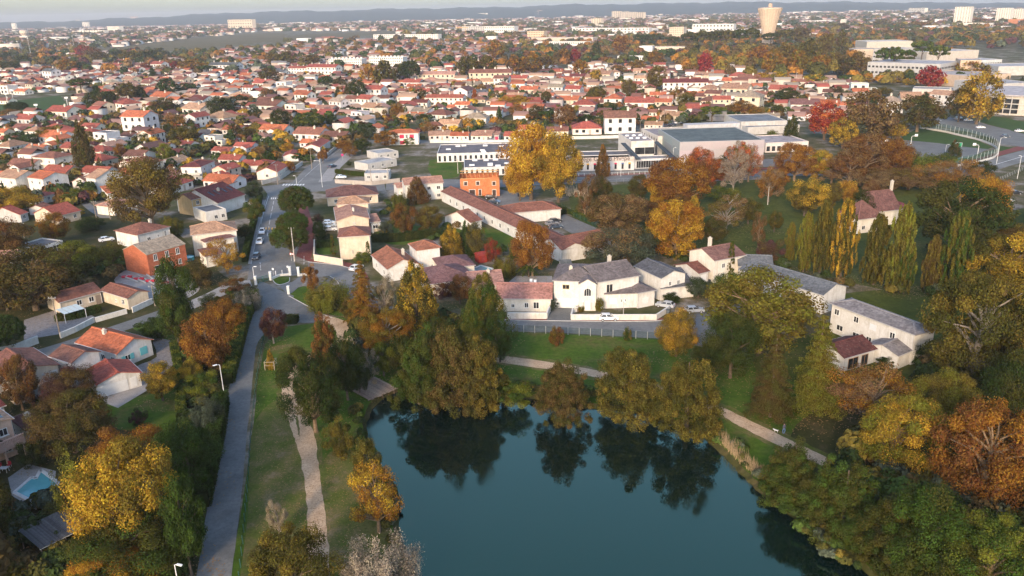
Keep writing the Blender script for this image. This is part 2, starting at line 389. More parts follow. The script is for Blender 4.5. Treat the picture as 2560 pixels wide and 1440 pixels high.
ribbon('red_footpath', [(740,640),(752,600),(752,560),(745,520),(742,490)], [(775,655),(786,600),(782,560),(770,520),(762,490)], .014, REDPAVE)
ribbon('road', [(965,455),(1080,448),(1250,450),(1420,444),(1640,436),(1880,426),(2080,420),(2300,420),(2420,411),(2560,375),(2760,330)],
       [(965,476),(1080,468),(1250,468),(1420,459),(1640,451),(1880,442),(2080,438),(2300,440),(2440,437),(2560,405),(2760,360)], .012, ASPH2)
ribbon('footway', [(1420,438),(1640,430),(1880,420),(2080,414),(2300,413),(2410,404),(2560,362),(2760,318)],
       [(1420,443),(1640,435),(1880,425),(2080,419),(2300,419),(2420,410),(2560,374),(2760,329)], .014, REDPAVE)
ribbon('road', [(770,655),(850,664),(886,678),(905,703),(960,757),(1100,797),(1270,800),(1400,803),(1640,803),(1700,785),(1770,765),(1850,760)],
       [(770,700),(822,690),(842,702),(856,728),(930,790),(1080,824),(1270,826),(1400,832),(1640,846),(1710,856),(1790,870),(1870,900)], .012, ASPH2)
ribbon('pavement', [(1255,793),(1400,796),(1640,796),(1700,778)], [(1255,799),(1400,802),(1640,802),(1700,784)], .016, REDPAVE)
ribbon('pavement', [(775,648),(860,654),(905,672),(925,700)], [(775,654),(850,663),(886,677),(905,702)], .016, REDPAVE)
ribbon('road', [(-60,915),(75,880),(230,832),(425,767),(475,752)], [(-60,940),(90,899),(240,851),(432,786),(485,772)], .014, ASPH)
sheet('concrete_drive', [(470,754),(520,732),(575,704),(625,700),(630,715),(590,724),(540,748),(482,773)], .016, PAVE)
sheet('building_site', [(285,700),(330,672),(400,690),(470,690),(500,720),(470,745),(425,762),(380,757),(330,740)], .012, PAVE, 3)
sheet('driveway', [(1380,768),(1440,771),(1428,802),(1366,802)], .018, ASPH)
sheet('cobbled_yard', [(382,846),(440,860),(430,915),(375,957),(340,955),(338,918),(392,892)], .016, COBBLE, 3)
sheet('paved_drive', [(243,1000),(347,950),(375,955),(368,976),(295,1020)], .018, PAVE)
sheet('yard', [(1385,560),(1410,535),(1500,574),(1430,584)], .014, ASPH2)
sheet('yard', [(1245,472),(1300,486),(1340,500),(1330,520),(1240,512)], .014, ASPH2)
sheet('yard', [(60,800),(130,778),(215,780),(250,800),(150,835),(60,850)], .012, COBBLE)
sheet('car_park', [(2300,306),(2350,290),(2440,304),(2560,335),(2760,372),(2760,410),(2560,368),(2502,360),(2488,348),(2430,332)], .014, ASPH)
sheet('hall_lawn', [(2430,300),(2460,286),(2760,340),(2760,370),(2560,334)], .010, PITCHG)
sheet('court_lawn', [(2250,345),(2295,320),(2356,331),(2405,342),(2450,354),(2482,368),(2400,400),(2250,400)], .008, PITCHG)
sheet('sports_court', [(2140,372),(2200,350),(2265,350),(2345,358),(2400,366),(2470,373),(2430,392),(2380,400),(2250,388)], .016, ASPH)
sheet('verge_grass', [(2500,365),(2560,372),(2700,400),(2540,400),(2498,398)], .010, PITCHG)
sheet('court_yard', [(1433,440),(1433,415),(1600,405),(1900,398),(2100,395),(2110,412),(1880,418),(1640,428)], .010, ASPH2)
sheet('pitch', [(-200,300),(-200,258),(10,255),(150,238),(172,266),(120,276),(60,284)], .012, PITCHG)
sheet('vineyard', [(215,128),(330,110),(470,97),(560,89),(690,81),(720,86),(700,100),(600,112),(430,127),(300,135)], .02, VINE)
sheet('vineyard', [(640,103),(760,86),(900,80),(1000,78),(1000,84),(900,90),(780,98),(700,108)], .02, VINE)
ribbon('street', [(1280,262),(1330,252),(1400,268),(1470,285)], [(1280,272),(1340,262),(1400,277),(1460,293)], .012, ASPH2)
ribbon('street', [(1640,318),(1690,300),(1760,284),(1830,278)], [(1660,326),(1720,304),(1790,290),(1850,286)], .012, ASPH2)
ribbon('street', [(880,352),(1000,350),(1150,353),(1270,352),(1430,340)], [(890,360),(1000,357),(1150,360),(1270,360),(1430,347)], .012, ASPH2)
ribbon('street', [(300,420),(240,450),(200,500),(250,545)], [(330,422),(262,455),(222,500),(280,545)], .012, ASPH2)
ribbon('street', [(-20,420),(120,395),(300,372),(500,350),(700,330)], [(-20,430),(120,404),(300,380),(500,358),(700,338)], .012, ASPH2)
for q in ([(600,900),(628,905),(624,950),(596,945)],[(545,1150),(590,1155),(586,1190),(538,1185)],[(665,610),(690,612),(688,640),(664,636)],[(690,740),(730,750),(735,775),(688,768)],[(1320,806),(1380,808),(1378,822),(1318,820)],[(1560,812),(1600,812),(1604,832),(1562,830)],[(520,1330),(560,1335),(552,1400),(510,1390)]):
    sheet('road_patch', q, .024, ASPH, 0)
def marks(quads, z, col=(.75,.75,.73)):
    mb = MB()
    for q in quads: mb.poly([(*G(*p)[:2], z) for p in q])
    o = mb.build('road_marking', PAINT, None, col); o['kind'] = 'structure'
marks([[(677+i*5,498),(679.5+i*5,498),(680.5+i*5,494),(678+i*5,494)] for i in range(6)], .026)
marks([[(705+i*7,464),(709+i*7,464),(713+i*7,460),(709+i*7,460)] for i in range(8)], .026)
marks([[(662+i*8,575),(666+i*8,575),(667+i*8,569),(663+i*8,569)] for i in range(5)], .026, (.6,.33,.06))
marks([[(851+i*5,378),(853+i*5,378),(857+i*5,374),(855+i*5,374)] for i in range(6)], .026)
def dash(P, n, z=.026, w=.12, fill_=.5):
    A = catmull([G(*p) for p in P], 12); L = len(A); mb = MB()
    for i in range(n):
        a = A[int(i/n*(L-1))]; b = A[min(L-1, int((i+fill_)/n*(L-1))+1)]
        d = unit(b-a); s = np.array([-d[1], d[0], 0])*w/2
        mb.poly([(*(a-s)[:2], z), (*(b-s)[:2], z), (*(b+s)[:2], z), (*(a+s)[:2], z)])
    o = mb.build('road_marking', PAINT, None, (.7,.7,.68)); o['kind'] = 'structure'
dash([(745,458),(792,415),(832,386),(868,360)], 14)
dash([(1430,452),(1640,444),(1880,434),(2080,429),(2300,431)], 30, fill_=1.0, w=.18)
dash([(2440,425),(2500,408),(2560,390)], 3, fill_=1.0, w=.3)
dash([(668,590),(676,545),(685,500)], 6)
dash([(652,560),(662,520),(672,490)], 4, fill_=1, w=.15)
dash([(760,640),(760,662)], 3); dash([(652,676),(650,655)], 3)
kerb([(770,655),(850,664),(886,678),(905,703),(925,725)]); kerb([(825,691),(842,702),(856,728)])
kerb([(1255,799.5),(1400,802.5),(1640,802.5),(1700,784.5)])
kerb([(628,660),(640,600),(652,550),(664,500)]); kerb([(722,740),(800,782),(830,795)]); kerb([(681,699),(688,708),(700,712),(722,705),(724,694)])
sheet('path_grass', [(739,1044),(744,1042),(748,1062),(750,1084),(747,1092),(743,1070)], .024, DRYGR, 5, .08)
sheet('worn_patch', [(672,868),(740,860),(735,876),(680,885)], .014, DRYGR, 5, .1)
sheet('worn_patch', [(640,1180),(690,1150),(700,1230),(670,1300),(640,1260)], .014, DRYGR, 5, .1)
# far wooded ridge
ridge_px = [(-400,70),(-100,60),(0,57),(200,52),(350,44),(500,36),(640,31),(900,25),(1100,21),(1280,17),(1500,11),(1700,8),(1920,5),(2240,6),(2560,8),(2800,10),(3100,14)]
rx = np.array([p[0] for p in ridge_px]); ry = np.array([p[1] for p in ridge_px])
NX, NR = 260, 14; mb = MB(); rows = []
for j in range(NR+1):
    row = []
    for i in range(NX+1):
        x = -350+i*3300/NX; y = np.interp(x, rx, ry)+1.2*math.sin(i*.35)+.9*math.sin(i*.83+1)+.7*math.sin(i*1.9)
        d = fwd+(x-1280)/FPX*right-(y-720)/FPX*upv; h = math.hypot(d[0], d[1]); R2 = 9000.
        top = CAMH+d[2]/h*R2
        t = j/NR; R_ = 6300+t*3600
        z = max(top, 5)*math.sin(min(t/.75, 1)*math.pi/2)**1.6*(1+.10*math.sin(i*.21+j)*t*(1-t)*3)
        row.append((d[0]/h*R_, d[1]/h*R_, z-.5))
    rows.append(row)
for j in range(NR):
    for i in range(NX): mb.poly([rows[j][i], rows[j][i+1], rows[j+1][i+1], rows[j+1][i]])
o = mb.build('hills', HILLM); o['kind'] = 'structure'
for p in o.data.polygons: p.use_smooth = True
# ---------------------------------------------------------------- house builder
C = dict(o=(.50,.155,.075), r=(.37,.10,.072), b=(.21,.10,.075), m=(.19,.098,.088), t=(.47,.29,.19), p=(.44,.25,.19), s=(.12,.13,.145), g=(.22,.22,.225), d=(.17,.048,.045), n=(.13,.05,.045), c=(.40,.33,.25), k=(.27,.118,.085))
WC = dict(w=(.70,.69,.67), c=(.67,.57,.45), k=(.60,.42,.22), g=(.52,.51,.50), p=(.68,.50,.40), l=(.77,.72,.64), b=(.10,.06,.05))
Zv = np.array([0, 0, 1.0])
class Fr:            # a footprint frame: origin corner, X along the eave, Y across
    def __init__(s, O, X, Y, L, W): s.O, s.X, s.Y, s.L, s.W = np.array([O[0], O[1], 0.0]), X, Y, L, W
    def p(s, x, y, z): return s.O+s.X*x+s.Y*y+Zv*z
def frame3(p0, p1, p2, h):
    O, A, B = G(*p0, h), G(*p1, h), G(*p2, h)
    X = unit(B-O); L = np.linalg.norm(B-O); Y = np.array([-X[1], X[0], 0]); d = (A-O)@Y
    if d < 0: Y = -Y; d = -d
    return Fr(O, X, Y, L, d)
def front(pl, pr, depth, h):
    O, B = G(*pl, h), G(*pr, h); X = unit(B-O); Y = np.array([-X[1], X[0], 0])
    if Y[1] < 0: Y = -Y
    return Fr(O, X, Y, np.linalg.norm(B-O), depth)
def fworld(cx, cy, L, Wd, rot):
    X = np.array([math.cos(rot), math.sin(rot), 0]); Y = np.array([-X[1], X[0], 0])
    return Fr(np.array([cx, cy, 0])-X*L/2-Y*Wd/2, X, Y, L, Wd)
TRIM = (.72, .70, .66)
def roof_planes(f, h, kind, pitch):
    """list of (4 pts, eave_edge) for the top skin"""
    L, Wd = f.L, f.W; t = math.tan(math.radians(pitch)); P = f.p
    if kind == 'gable':
        r = h+t*Wd/2
        return [[P(0,0,h),P(L,0,h),P(L,Wd/2,r),P(0,Wd/2,r)], [P(L,Wd,h),P(0,Wd,h),P(0,Wd/2,r),P(L,Wd/2,r)]]
    if kind == 'hip':
        k = min(Wd, L)/2; r = h+t*k
        if L >= Wd:
            a, b = P(k,Wd/2,r), P(L-k,Wd/2,r)
            return [[P(0,0,h),P(L,0,h),b,a],[P(L,Wd,h),P(0,Wd,h),a,b],[P(0,Wd,h),P(0,0,h),a],[P(L,0,h),P(L,Wd,h),b]]
        a, b = P(L/2,k,r), P(L/2,Wd-k,r)
        return [[P(0,0,h),P(L,0,h),a],[P(L,Wd,h),P(0,Wd,h),b],[P(0,Wd,h),P(0,0,h),a,b],[P(L,0,h),P(L,Wd,h),b,a]]
    if kind == 'shed':
        r = h+t*Wd; return [[P(0,0,h),P(L,0,h),P(L,Wd,r),P(0,Wd,r)]]
def roof_z(f, h, kind, pitch, x, y):
    t = math.tan(math.radians(pitch))
    if kind == 'shed': return h+t*y
    q = min(y, f.W-y)
    if kind == 'hip': q = min(q, x, f.L-x)
    return h+t*max(q, 0)
def block(par, f, h, roof='gable', pitch=20, rc='k', wc='w', over=.35, wmat=None, z0=0.0, chim=(), th=.16):
    rc = C.get(rc, rc) if isinstance(rc, str) else rc; wc = WC[wc] if isinstance(wc, str) else wc
    o = over; L, Wd = f.L, f.W; P = f.p; f.over = o; f.h = h; mb = MB()
    def wallq(a, b, za, zb, zc=None, zd=None):
        l = np.linalg.norm(b-a); zc = zb if zc is None else zc
        mb.poly([a+Zv*z0, b+Zv*z0, b+Zv*zb, a+Zv*za], 0, [(0,z0),(l,z0),(l,zb),(0,za)])
    c = [P(o,o,0), P(L-o,o,0), P(L-o,Wd-o,0), P(o,Wd-o,0)]
    if roof == 'flat':
        top = h
        for i in range(4): wallq(c[i], c[(i+1)%4], top, top)
        ci = [P(o+.3,o+.3,top), P(L-o-.3,o+.3,top), P(L-o-.3,Wd-o-.3,top), P(o+.3,Wd-o-.3,top)]
        for i in range(4):
            j = (i+1)%4
            mb.poly([c[i]+Zv*top, c[j]+Zv*top, ci[j], ci[i]]); mb.poly([ci[i], ci[j], ci[j]-Zv*.35, ci[i]-Zv*.35])
        w = mb.build('wall', wmat or WALL, par, wc)
        rb = MB(); rb.poly([q-Zv*.3 for q in ci]); r = rb.build('roof', FLAT, par, rc)
    else:
        zr = lambda x, y: roof_z(f, h, roof, pitch, x, y)-.05
        e0, e1 = zr(L/2, o), zr(L/2, Wd-o)
        if roof == 'gable':
            m0, m1 = P(o,Wd/2,0), P(L-o,Wd/2,0); rg = zr(L/2, Wd/2)
            wallq(c[0], c[1], e0, e0); wallq(c[2], c[3], e0, e0)
            for (a, m, b) in ((c[3], m0, c[0]), (c[1], m1, c[2])):
                l = Wd-2*o
                mb.poly([a+Zv*z0, b+Zv*z0, b+Zv*e0, m+Zv*rg, a+Zv*e0], 0, [(0,z0),(l,z0),(l,e0),(l/2,rg),(0,e0)])
        elif roof == 'shed':
            wallq(c[0], c[1], e0, e0); wallq(c[2], c[3], e1, e1); wallq(c[1], c[2], e0, e1); wallq(c[3], c[0], e1, e0)
        else:
            e0 = zr(L/2 if L > Wd else o+.01, o); e0 = min(zr(o, Wd/2), zr(L/2, o))
            for i in range(4): wallq(c[i], c[(i+1)%4], e0, e0)
        w = mb.build('wall', wmat or WALL, par, wc)
        rb = MB(); hips = []
        for pl in roof_planes(f, h, roof, pitch):
            u = unit(pl[1]-pl[0]); n = np.cross(pl[1]-pl[0], pl[-1]-pl[0]); n = unit(n); n = n if n[2] > 0 else -n
            v = unit(np.cross(n, u)); v = v if v[2] > 0 else -v
            uv = [((q-pl[0])@u, (q-pl[0])@v) for q in pl]; k = random.uniform(0, 5)
            uv = [(a+k, b) for a, b in uv]
            rb.poly(pl, 0, uv); lo = [q-Zv*th for q in pl]; rb.poly(lo[::-1], 1, uv)
            for i in range(len(pl)):
                j = (i+1) % len(pl); a, b = pl[i], pl[j]
                if roof == 'hip' and i != 0: continue
                rb.poly([a, b, lo[j], lo[i]], 1)
        r = rb.build('roof', [TILE, PAINT], par, rc)
    for (u, v, ch) in chim:
        x, y = u*L, v*Wd; zb = h if roof == 'flat' else roof_z(f, h, roof, pitch, x, y); cb = MB()
        cb.obox(P(x,y,0), f.X, f.Y, (-.38,.38), (-.3,.3), (zb-.4, zb+ch)); cb.obox(P(x,y,0), f.X, f.Y, (-.46,.46), (-.38,.38), (zb+ch, zb+ch+.12))
        cb.obox(P(x,y,0), f.X, f.Y, (-.2,.2), (-.15,.15), (zb+ch+.12, zb+ch+.42))
        cb.build('chimney', WALL, par, (.62,.57,.5))
    if roof in ('gable', 'hip') and over > .3 and th > .15:
        gb = MB(); k = min(L, Wd)/2; t = math.tan(math.radians(pitch))
        if roof == 'gable': gb.bar(P(0,Wd/2,h+t*Wd/2+.02), P(L,Wd/2,h+t*Wd/2+.02), .3, .14)
        elif L >= Wd:
            a, b = P(k,Wd/2,h+t*k+.02), P(L-k,Wd/2,h+t*k+.02)
            if L-2*k > .3: gb.bar(a, b, .3, .14)
            for q, e in ((P(0,0,h),a),(P(0,Wd,h),a),(P(L,0,h),b),(P(L,Wd,h),b)): gb.bar(q+Zv*.02, e, .26, .12)
        if gb.v: gb.build('ridge_tiles', BARK, par, tuple(min(1, c_*1.25) for c_ in rc))
    if over > .3 and th > .15 and roof in ('gable', 'hip', 'shed'):
        for y in ((-.06, Wd+.06) if roof != 'shed' else (-.06,)):
            gm = MB(); gm.bar(P(0,y,h-.1), P(L,y,h-.1), .13, .12); gm.build('gutter', METAL, par, (.5,.48,.46))
        for x in (o+.08, L-o-.08):
            dp = MB(); dp.bar(P(x,o-.07,z0+.1), P(x,o-.07,h-.12), .1); dp.build('downpipe', METAL, par, (.55,.53,.5))
    return f
def side(f, s):          # origin, along, outward, length of a wall side
    o = f.over
    if s == 'e': return f.p(o,o,0), f.X, -f.Y, f.L-2*o
    if s == 'E': return f.p(o,f.W-o,0), f.X, f.Y, f.L-2*o
    if s == 'g': return f.p(o,o,0), f.Y, -f.X, f.W-2*o
    return f.p(f.L-o,o,0), f.Y, f.X, f.W-2*o
def opening(par, f, s, t, z, w, h, kind='window', col=None, cols=2):
    o, a, n, L = side(f, s); q = o+a*(t*L)+Zv*z
    col = col or (.78,.78,.76)
    if kind in ('window', 'glazed_door', 'opening'):
        fb = MB(); b = .09
        for (x0,x1,z0,z1) in ((-w/2,-w/2+b,0,h),(w/2-b,w/2,0,h),(-w/2+b,w/2-b,0,b),(-w/2+b,w/2-b,h-b,h)):
            fb.obox(q, a, n, (x0,x1), (-.02,.05), (z0,z1))
        for i in range(1, cols):
            x = -w/2+w*i/cols; fb.obox(q, a, n, (x-.04,x+.04), (-.02,.045), (b,h-b))
        fr = fb.build('window' if kind != 'glazed_door' else 'glazed_door', PAINT, par, col)
        fr['_off'] = tuple(off_of(par)); gb = MB()
        gb.poly([q+n*.012-a*w/2, q+n*.012+a*w/2, q+n*.012+a*w/2+Zv*h, q+n*.012-a*w/2+Zv*h])
        gb.build('pane', GLASS, fr)
        if kind == 'window':
            sb = MB(); sb.obox(q, a, n, (-w/2-.12,w/2+.12), (-.02,.16), (-.12,-.0)); sb.build('sill', WALL, fr, (.74,.72,.68))
        return fr
    db = MB(); db.obox(q, a, n, (-w/2,w/2), (-.02,.05), (0,h))
    if kind == 'garage_door':
        for i in range(1, 4): db.obox(q, a, n, (-w/2+.05,w/2-.05), (.05,.07), (h*i/4-.03,h*i/4))
    if kind == 'shutter':
        for i in range(1, 5): db.obox(q, a, n, (-w/2+.08,w/2-.08), (.05,.065), (h*i/5-.03,h*i/5))
    d = db.build(kind, PAINT, par, col)
    if kind == 'door':
        d['_off'] = tuple(off_of(par)); hb = MB(); hb.obox(q, a, n, (w*.3,w*.36), (.05,.1), (.95,1.1)); hb.build('handle', METAL, d, (.4,.4,.4))
    return d
def wins(par, f, s, n, zs=(1.0,), w=1.2, h=1.25, col=None, shut=None, start=0.0, end=1.0):
    for z in zs:
        for i in range(n):
            t = start+(end-start)*(i+.5)/n; opening(par, f, s, t, z, w, h, 'window', col)
            if shut:
                L = side(f, s)[3]
                for k in (-1, 1): opening(par, f, s, t+k*(w*.78)/L, z, w*.48, h, 'shutter', shut)
def house(name, label, cat='house', group=None, f=None):
    c = f.p(f.L/2, f.W/2, 0); return tag(empty(name, (c[0], c[1], 0)), label, cat, group)

GH = 'houses around the lake and streets'
def H(label, p0, p1, p2, h, roof='gable', pitch=20, rc='k', wc='w', name='house', chim=(), group=GH, fr=None, wmat=None, cat='house', over=.35):
    f = fr or frame3(p0, p1, p2, h); t = house(name, label, cat, group, f); block(t, f, h, roof, pitch, rc, wc, over, wmat, chim=chim); return t, f
BLUE = (.16,.50,.52)
# lower left
t, f = H('white bungalow with orange tiled roof and pale blue shutters by the lower left drive', (291,886),(383,848),(186,856),3.3,'gable',24,'o','w',chim=((.62,.42,.7),))
opening(t,f,'g',.27,1.0,1.3,1.2); opening(t,f,'g',.27-.12,1.0,.85,1.2,'shutter',BLUE); opening(t,f,'g',.27+.12,1.0,.85,1.2,'shutter',BLUE); opening(t,f,'g',.74,.9,1.6,1.6,'shutter',BLUE); wins(t,f,'e',2,end=.5)
t, f = H('white two storey house with mossy brown roof squeezed behind the red roofed garage', (177,908),(250,877),(120,890),5.4,'gable',22,'b','w'); wins(t,f,'e',2,(1,3.6),w=.9)
t, f = H('white garage with bright red roof and wide door facing the lower left lawn', (239,963),(347,922),(208,928),2.8,'gable',18,'r','w','garage',cat='garage'); opening(t,f,'g',.32,.05,5.2,2.1,'garage_door',(.70,.71,.70)); opening(t,f,'g',.82,.3,1.1,1.9,'shutter',(.72,.72,.7))
t, f = H('cream house with mossy orange brown roof behind the dark tree at far left', (20,952),(153,912),(-45,905),5.0,'gable',17,'k','c'); opening(t,f,'g',.8,2.4,2.6,1.8,'shutter',(.6,.6,.58)); opening(t,f,'g',.45,.2,2.8,2.0,'garage_door',(.5,.55,.55)); wins(t,f,'g',1,(2.6,),start=.2,end=.5)
bb = MB(); o_,a_,n_,l_ = side(f,'g'); 
for i in range(7): bb.obox(o_, a_, n_, (l_*.55+i*.4,l_*.55+i*.4+.05), (.95,1.0), (2.4,3.4))
bb.obox(o_, a_, n_, (l_*.5,l_*.85), (0,1.0), (2.25,2.4)); bb.obox(o_, a_, n_, (l_*.5,l_*.85), (.95,1.02), (3.4,3.47)); bb.build('balcony', PAINT, t, (.35,.33,.3))
t, f = H('dark red porch roof on white posts at the left edge, below the cream house', (16,1012),(22,990),(-60,1040),2.6,'shed',14,'d','w','porch',cat='porch')
t, f = H('peach house with solar panels and a pillared balcony in the lower left corner', (34,1046),(-60,1100),(-25,1003),6.2,'gable',14,'t','p')
sb = MB(); A, B_, D_ = f.p(f.L*.15,.6,0), f.p(f.L*.9,.6,0), f.p(f.L*.9,f.W*.4,0); zz = lambda y: roof_z(f,6.2,'gable',14,1,y)+.08
sb.poly([f.p(f.L*.1,1.0,zz(1.0)), f.p(f.L*.9,1.0,zz(1.0)), f.p(f.L*.9,3.4,zz(3.4)), f.p(f.L*.1,3.4,zz(3.4))]); sb.build('solar_panel', GLASS, t)
wins(t,f,'g',2,(1.0,3.8)); wins(t,f,'e',2,(3.8,))
bf = front((-40,1140),(62,1094),3.2,3.0); bb = MB(); bb.obox(bf.O,bf.X,bf.Y,(0,bf.L),(0,bf.W),(2.75,3.0)); bb.obox(bf.O,bf.X,bf.Y,(0,bf.L),(0,.2),(2.2,2.75))
bb.obox(bf.O,bf.X,bf.Y,(0,bf.L),(0,.22),(3.7,3.85))
for i in range(26): bb.obox(bf.O,bf.X,bf.Y,(bf.L*i/26,bf.L*i/26+.14),(.04,.18),(3.0,3.7))
bb.build('balcony', WALL, t, (.66,.44,.36))
for u in (.12,.5,.97):
    cb = MB(); c_ = bf.p(bf.L*u,.3,0); cb.tube([c_, c_+Zv*2.2], [.22,.18], 10); cb.tube([c_+Zv*2.2, c_+Zv*2.76], [.34,.34], 8); cb.build('column', WALL, t, (.66,.5,.42))
t, f = H('brown tiled carport with a small chimney beside the peach house', (65,1078),(32,1042),(119,1058),2.7,'hip',16,'n','l','carport',chim=((.55,.55,.6),),cat='carport')
# left street
f = frame3((317,746),(371,727),(248,725),3.0); t = house('house','long cream L shaped bungalow with red brown roof along the left street',group=GH,f=f); t['category']='bungalow'
block(t,f,3.0,'gable',20,'k','c'); f2 = frame3((146,757),(119,738),(256,727),3.0); block(t,f2,3.0,'gable',20,'k','c')
wins(t,f,'e',2,w=.6,h=.7,start=.1,end=.6); opening(t,f,'e',.2,1.0,1.2,1.2); wins(t,f2,'e',2,start=.3,end=.9); opening(t,f2,'e',.93,.1,1.4,2.1,'door',(.25,.2,.16))
f = frame3((366,637),(311,622),(464,609),5.9); t = house('brick_house','unrendered orange brick house with pale tiled roof and white windows',group=GH,f=f)
block(t,f,5.9,'gable',22,'c',(.43,.135,.07),.15,BRICK)
for u in (.2,.5,.78): opening(t,f,'e',u,3.7,1.1,1.7)
opening(t,f,'e',.27,.1,2.9,2.2,'glazed_door'); opening(t,f,'e',.56,.1,1.1,2.2,'door',(.75,.75,.74)); opening(t,f,'e',.8,.9,1.0,1.4)
t, f = H('white house with mottled red brown hipped roof behind the orange brick house', (342,588),(279,577),(427,566),4.4,'hip',20,'k','w',chim=((.75,.5,1.0),)); wins(t,f,'e',1,(1.6,),start=.15,end=.5); opening(t,f,'e',.62,2.1,.6,.9); opening(t,f,'e',.85,1.4,.7,2.2)
f = frame3((512,606),(476,604),(588,592),5.4); t = house('house','large beige house with tan upper roof and brown hipped front roof by the street',group=GH,f=f); block(t,f,5.4,'hip',20,'m','l')
f2 = front((476,588),(594,575),11,6.4); block(t,f2,6.4,'hip',20,'t','l'); f3 = front((512,642),(560,632),5,3.2); block(t,f3,3.2,'shed',12,'b','l')
wins(t,f,'e',1,(3.6,),w=.7,h=.9,start=.3); wins(t,f,'g',1,(3.6,1.0),w=.8,h=1.0)
t, f = H('small white house with flat grey roof above the beige house', (512,531),(460,521),(568,521),3.8,'flat',0,'g','w'); opening(t,f,'g',.5,.5,1.6,2.2,'shutter',(.55,.56,.56)); wins(t,f,'e',2,start=.3)
t, f = H('cream house with brown roof and glowing ochre gable beside the big oak', (478,500),(439,494),(537,486),5.6,'gable',22,'k','k'); wins(t,f,'e',1,(3.6,),start=.1,end=.4)
t, f = H('white house with dark red roof and skylights next to the ochre gabled house', (545,508),(524,474),(614,486),4.2,'gable',24,'d','w',chim=((.5,.3,.8),)); wins(t,f,'G',2); 
for u in (.2,.4,.65,.85):
    k = MB(); k.poly([f.p(f.L*u+dx,y,roof_z(f,4.2,'gable',24,1,y)+.06) for dx,y in ((-.4,f.W*.2),(.4,f.W*.2),(.4,f.W*.34),(-.4,f.W*.34))]); k.build('skylight', GLASS, t)
t, f = H('tall white house with tan roof and blank grey gable left of the big oak', (238,447),(301,432),(211,443),6.0,'gable',22,'t','w'); wins(t,f,'e',2,(.9,3.6),w=.9); 
t, f = H('white two storey house with bright orange roof near the left edge', (106,448),(163,434),(65,443),6.0,'gable',18,'o','w'); wins(t,f,'e',2,(.9,3.6),w=1.0); wins(t,f,'g',2,(.9,3.6),w=1.6,end=.7)
t, f = H('white two storey house with tan roof at the left edge, beside the orange roofed one', (38,447),(81,431),(-15,442),6.0,'gable',20,'t','l',chim=((.3,.4,.9),)); wins(t,f,'e',2,(.9,3.6),w=1.0)
t, f = H('white two storey house with brown hipped roof and balcony below the tall fir', (134,396),(83,391),(187,386),5.8,'hip',20,'k','l'); wins(t,f,'g',2,(.8,3.4)); wins(t,f,'e',1,(3.4,))
bb = MB(); o_,a_,n_,l_ = side(f,'g'); bb.obox(o_,a_,n_,(0,l_),(0,1.2),(2.7,2.85)); bb.obox(o_,a_,n_,(0,l_),(1.1,1.2),(2.85,3.7)); bb.build('balcony',WALL,t,(.7,.68,.62))
t, f = H('white house with dull brown roof right behind the big oak', (355,391),(394,381),(304,390),5.2,'gable',20,'b','w'); wins(t,f,'e',1,(3.2,)); wins(t,f,'g',1,(3.2,))
t, f = H('low white house with orange tan roof peeping over the big oak', (352,409),(399,400),(314,407),4.6,'gable',18,'t','w'); wins(t,f,'e',1,(2.6,))
t, f = H('white modern two storey house with low dark red roof and wide balcony', (502,417),(459,413),(538,402),6.2,'hip',14,'d','w'); wins(t,f,'g',2,(.8,3.6)); wins(t,f,'e',2,(3.9,)); opening(t,f,'g',.6,.1,1.0,2.1,'door',(.4,.04,.04))
bb = MB(); o_,a_,n_,l_ = side(f,'g'); bb.obox(o_,a_,n_,(0,l_),(0,1.5),(2.85,3.0)); bb.obox(o_,a_,n_,(0,l_),(1.4,1.5),(3.0,3.9)); bb.build('balcony',WALL,t,(.6,.55,.5))
t, f = H('bungalow with broad tan hipped roof in front of the big oak', (283,518),(236,513),(344,502),3.2,'hip',19,'p','l'); wins(t,f,'e',3)
t, f = H('bungalow with faded red roof behind the yellow garden trees at left', (143,541),(118,524),(203,526),3.0,'gable',22,'r','c'); wins(t,f,'e',2)
t, f = H('low bungalow with red roof below the bright orange roofed house', (98,494),(75,484),(146,481),2.8,'hip',16,'r','l'); wins(t,f,'e',1)
t, f = H('small shed with brown red gable roof among the left gardens', (112,521),(90,513),(133,513),2.4,'gable',20,'k','w','shed',cat='shed')
t, f = H('small house with red roof mostly hidden in the dark left bushes', (50,537),(22,518),(72,530),2.8,'gable',20,'r','g'); wins(t,f,'e',1)
t, f = H('small white annex with orange red roof left of the big oak', (268,484),(259,476),(306,478),2.9,'shed',14,'o','w','annex',cat='annex'); wins(t,f,'e',1,h=.8)
t, f = H('white rendered bungalow with flat grey roof and a glazed front among the left hedges', (86,622),(68,604),(161,600),3.2,'flat',0,'g','w','bungalow'); opening(t,f,'e',.45,.1,3.0,2.3,'glazed_door',None,3); opening(t,f,'e',.75,.1,2.4,2.3,'glazed_door')
t, f = H('old house with weathered pink tan roof cut by the left edge', (33,655),(34,630),(-30,660),3.0,'gable',20,'p','l'); 
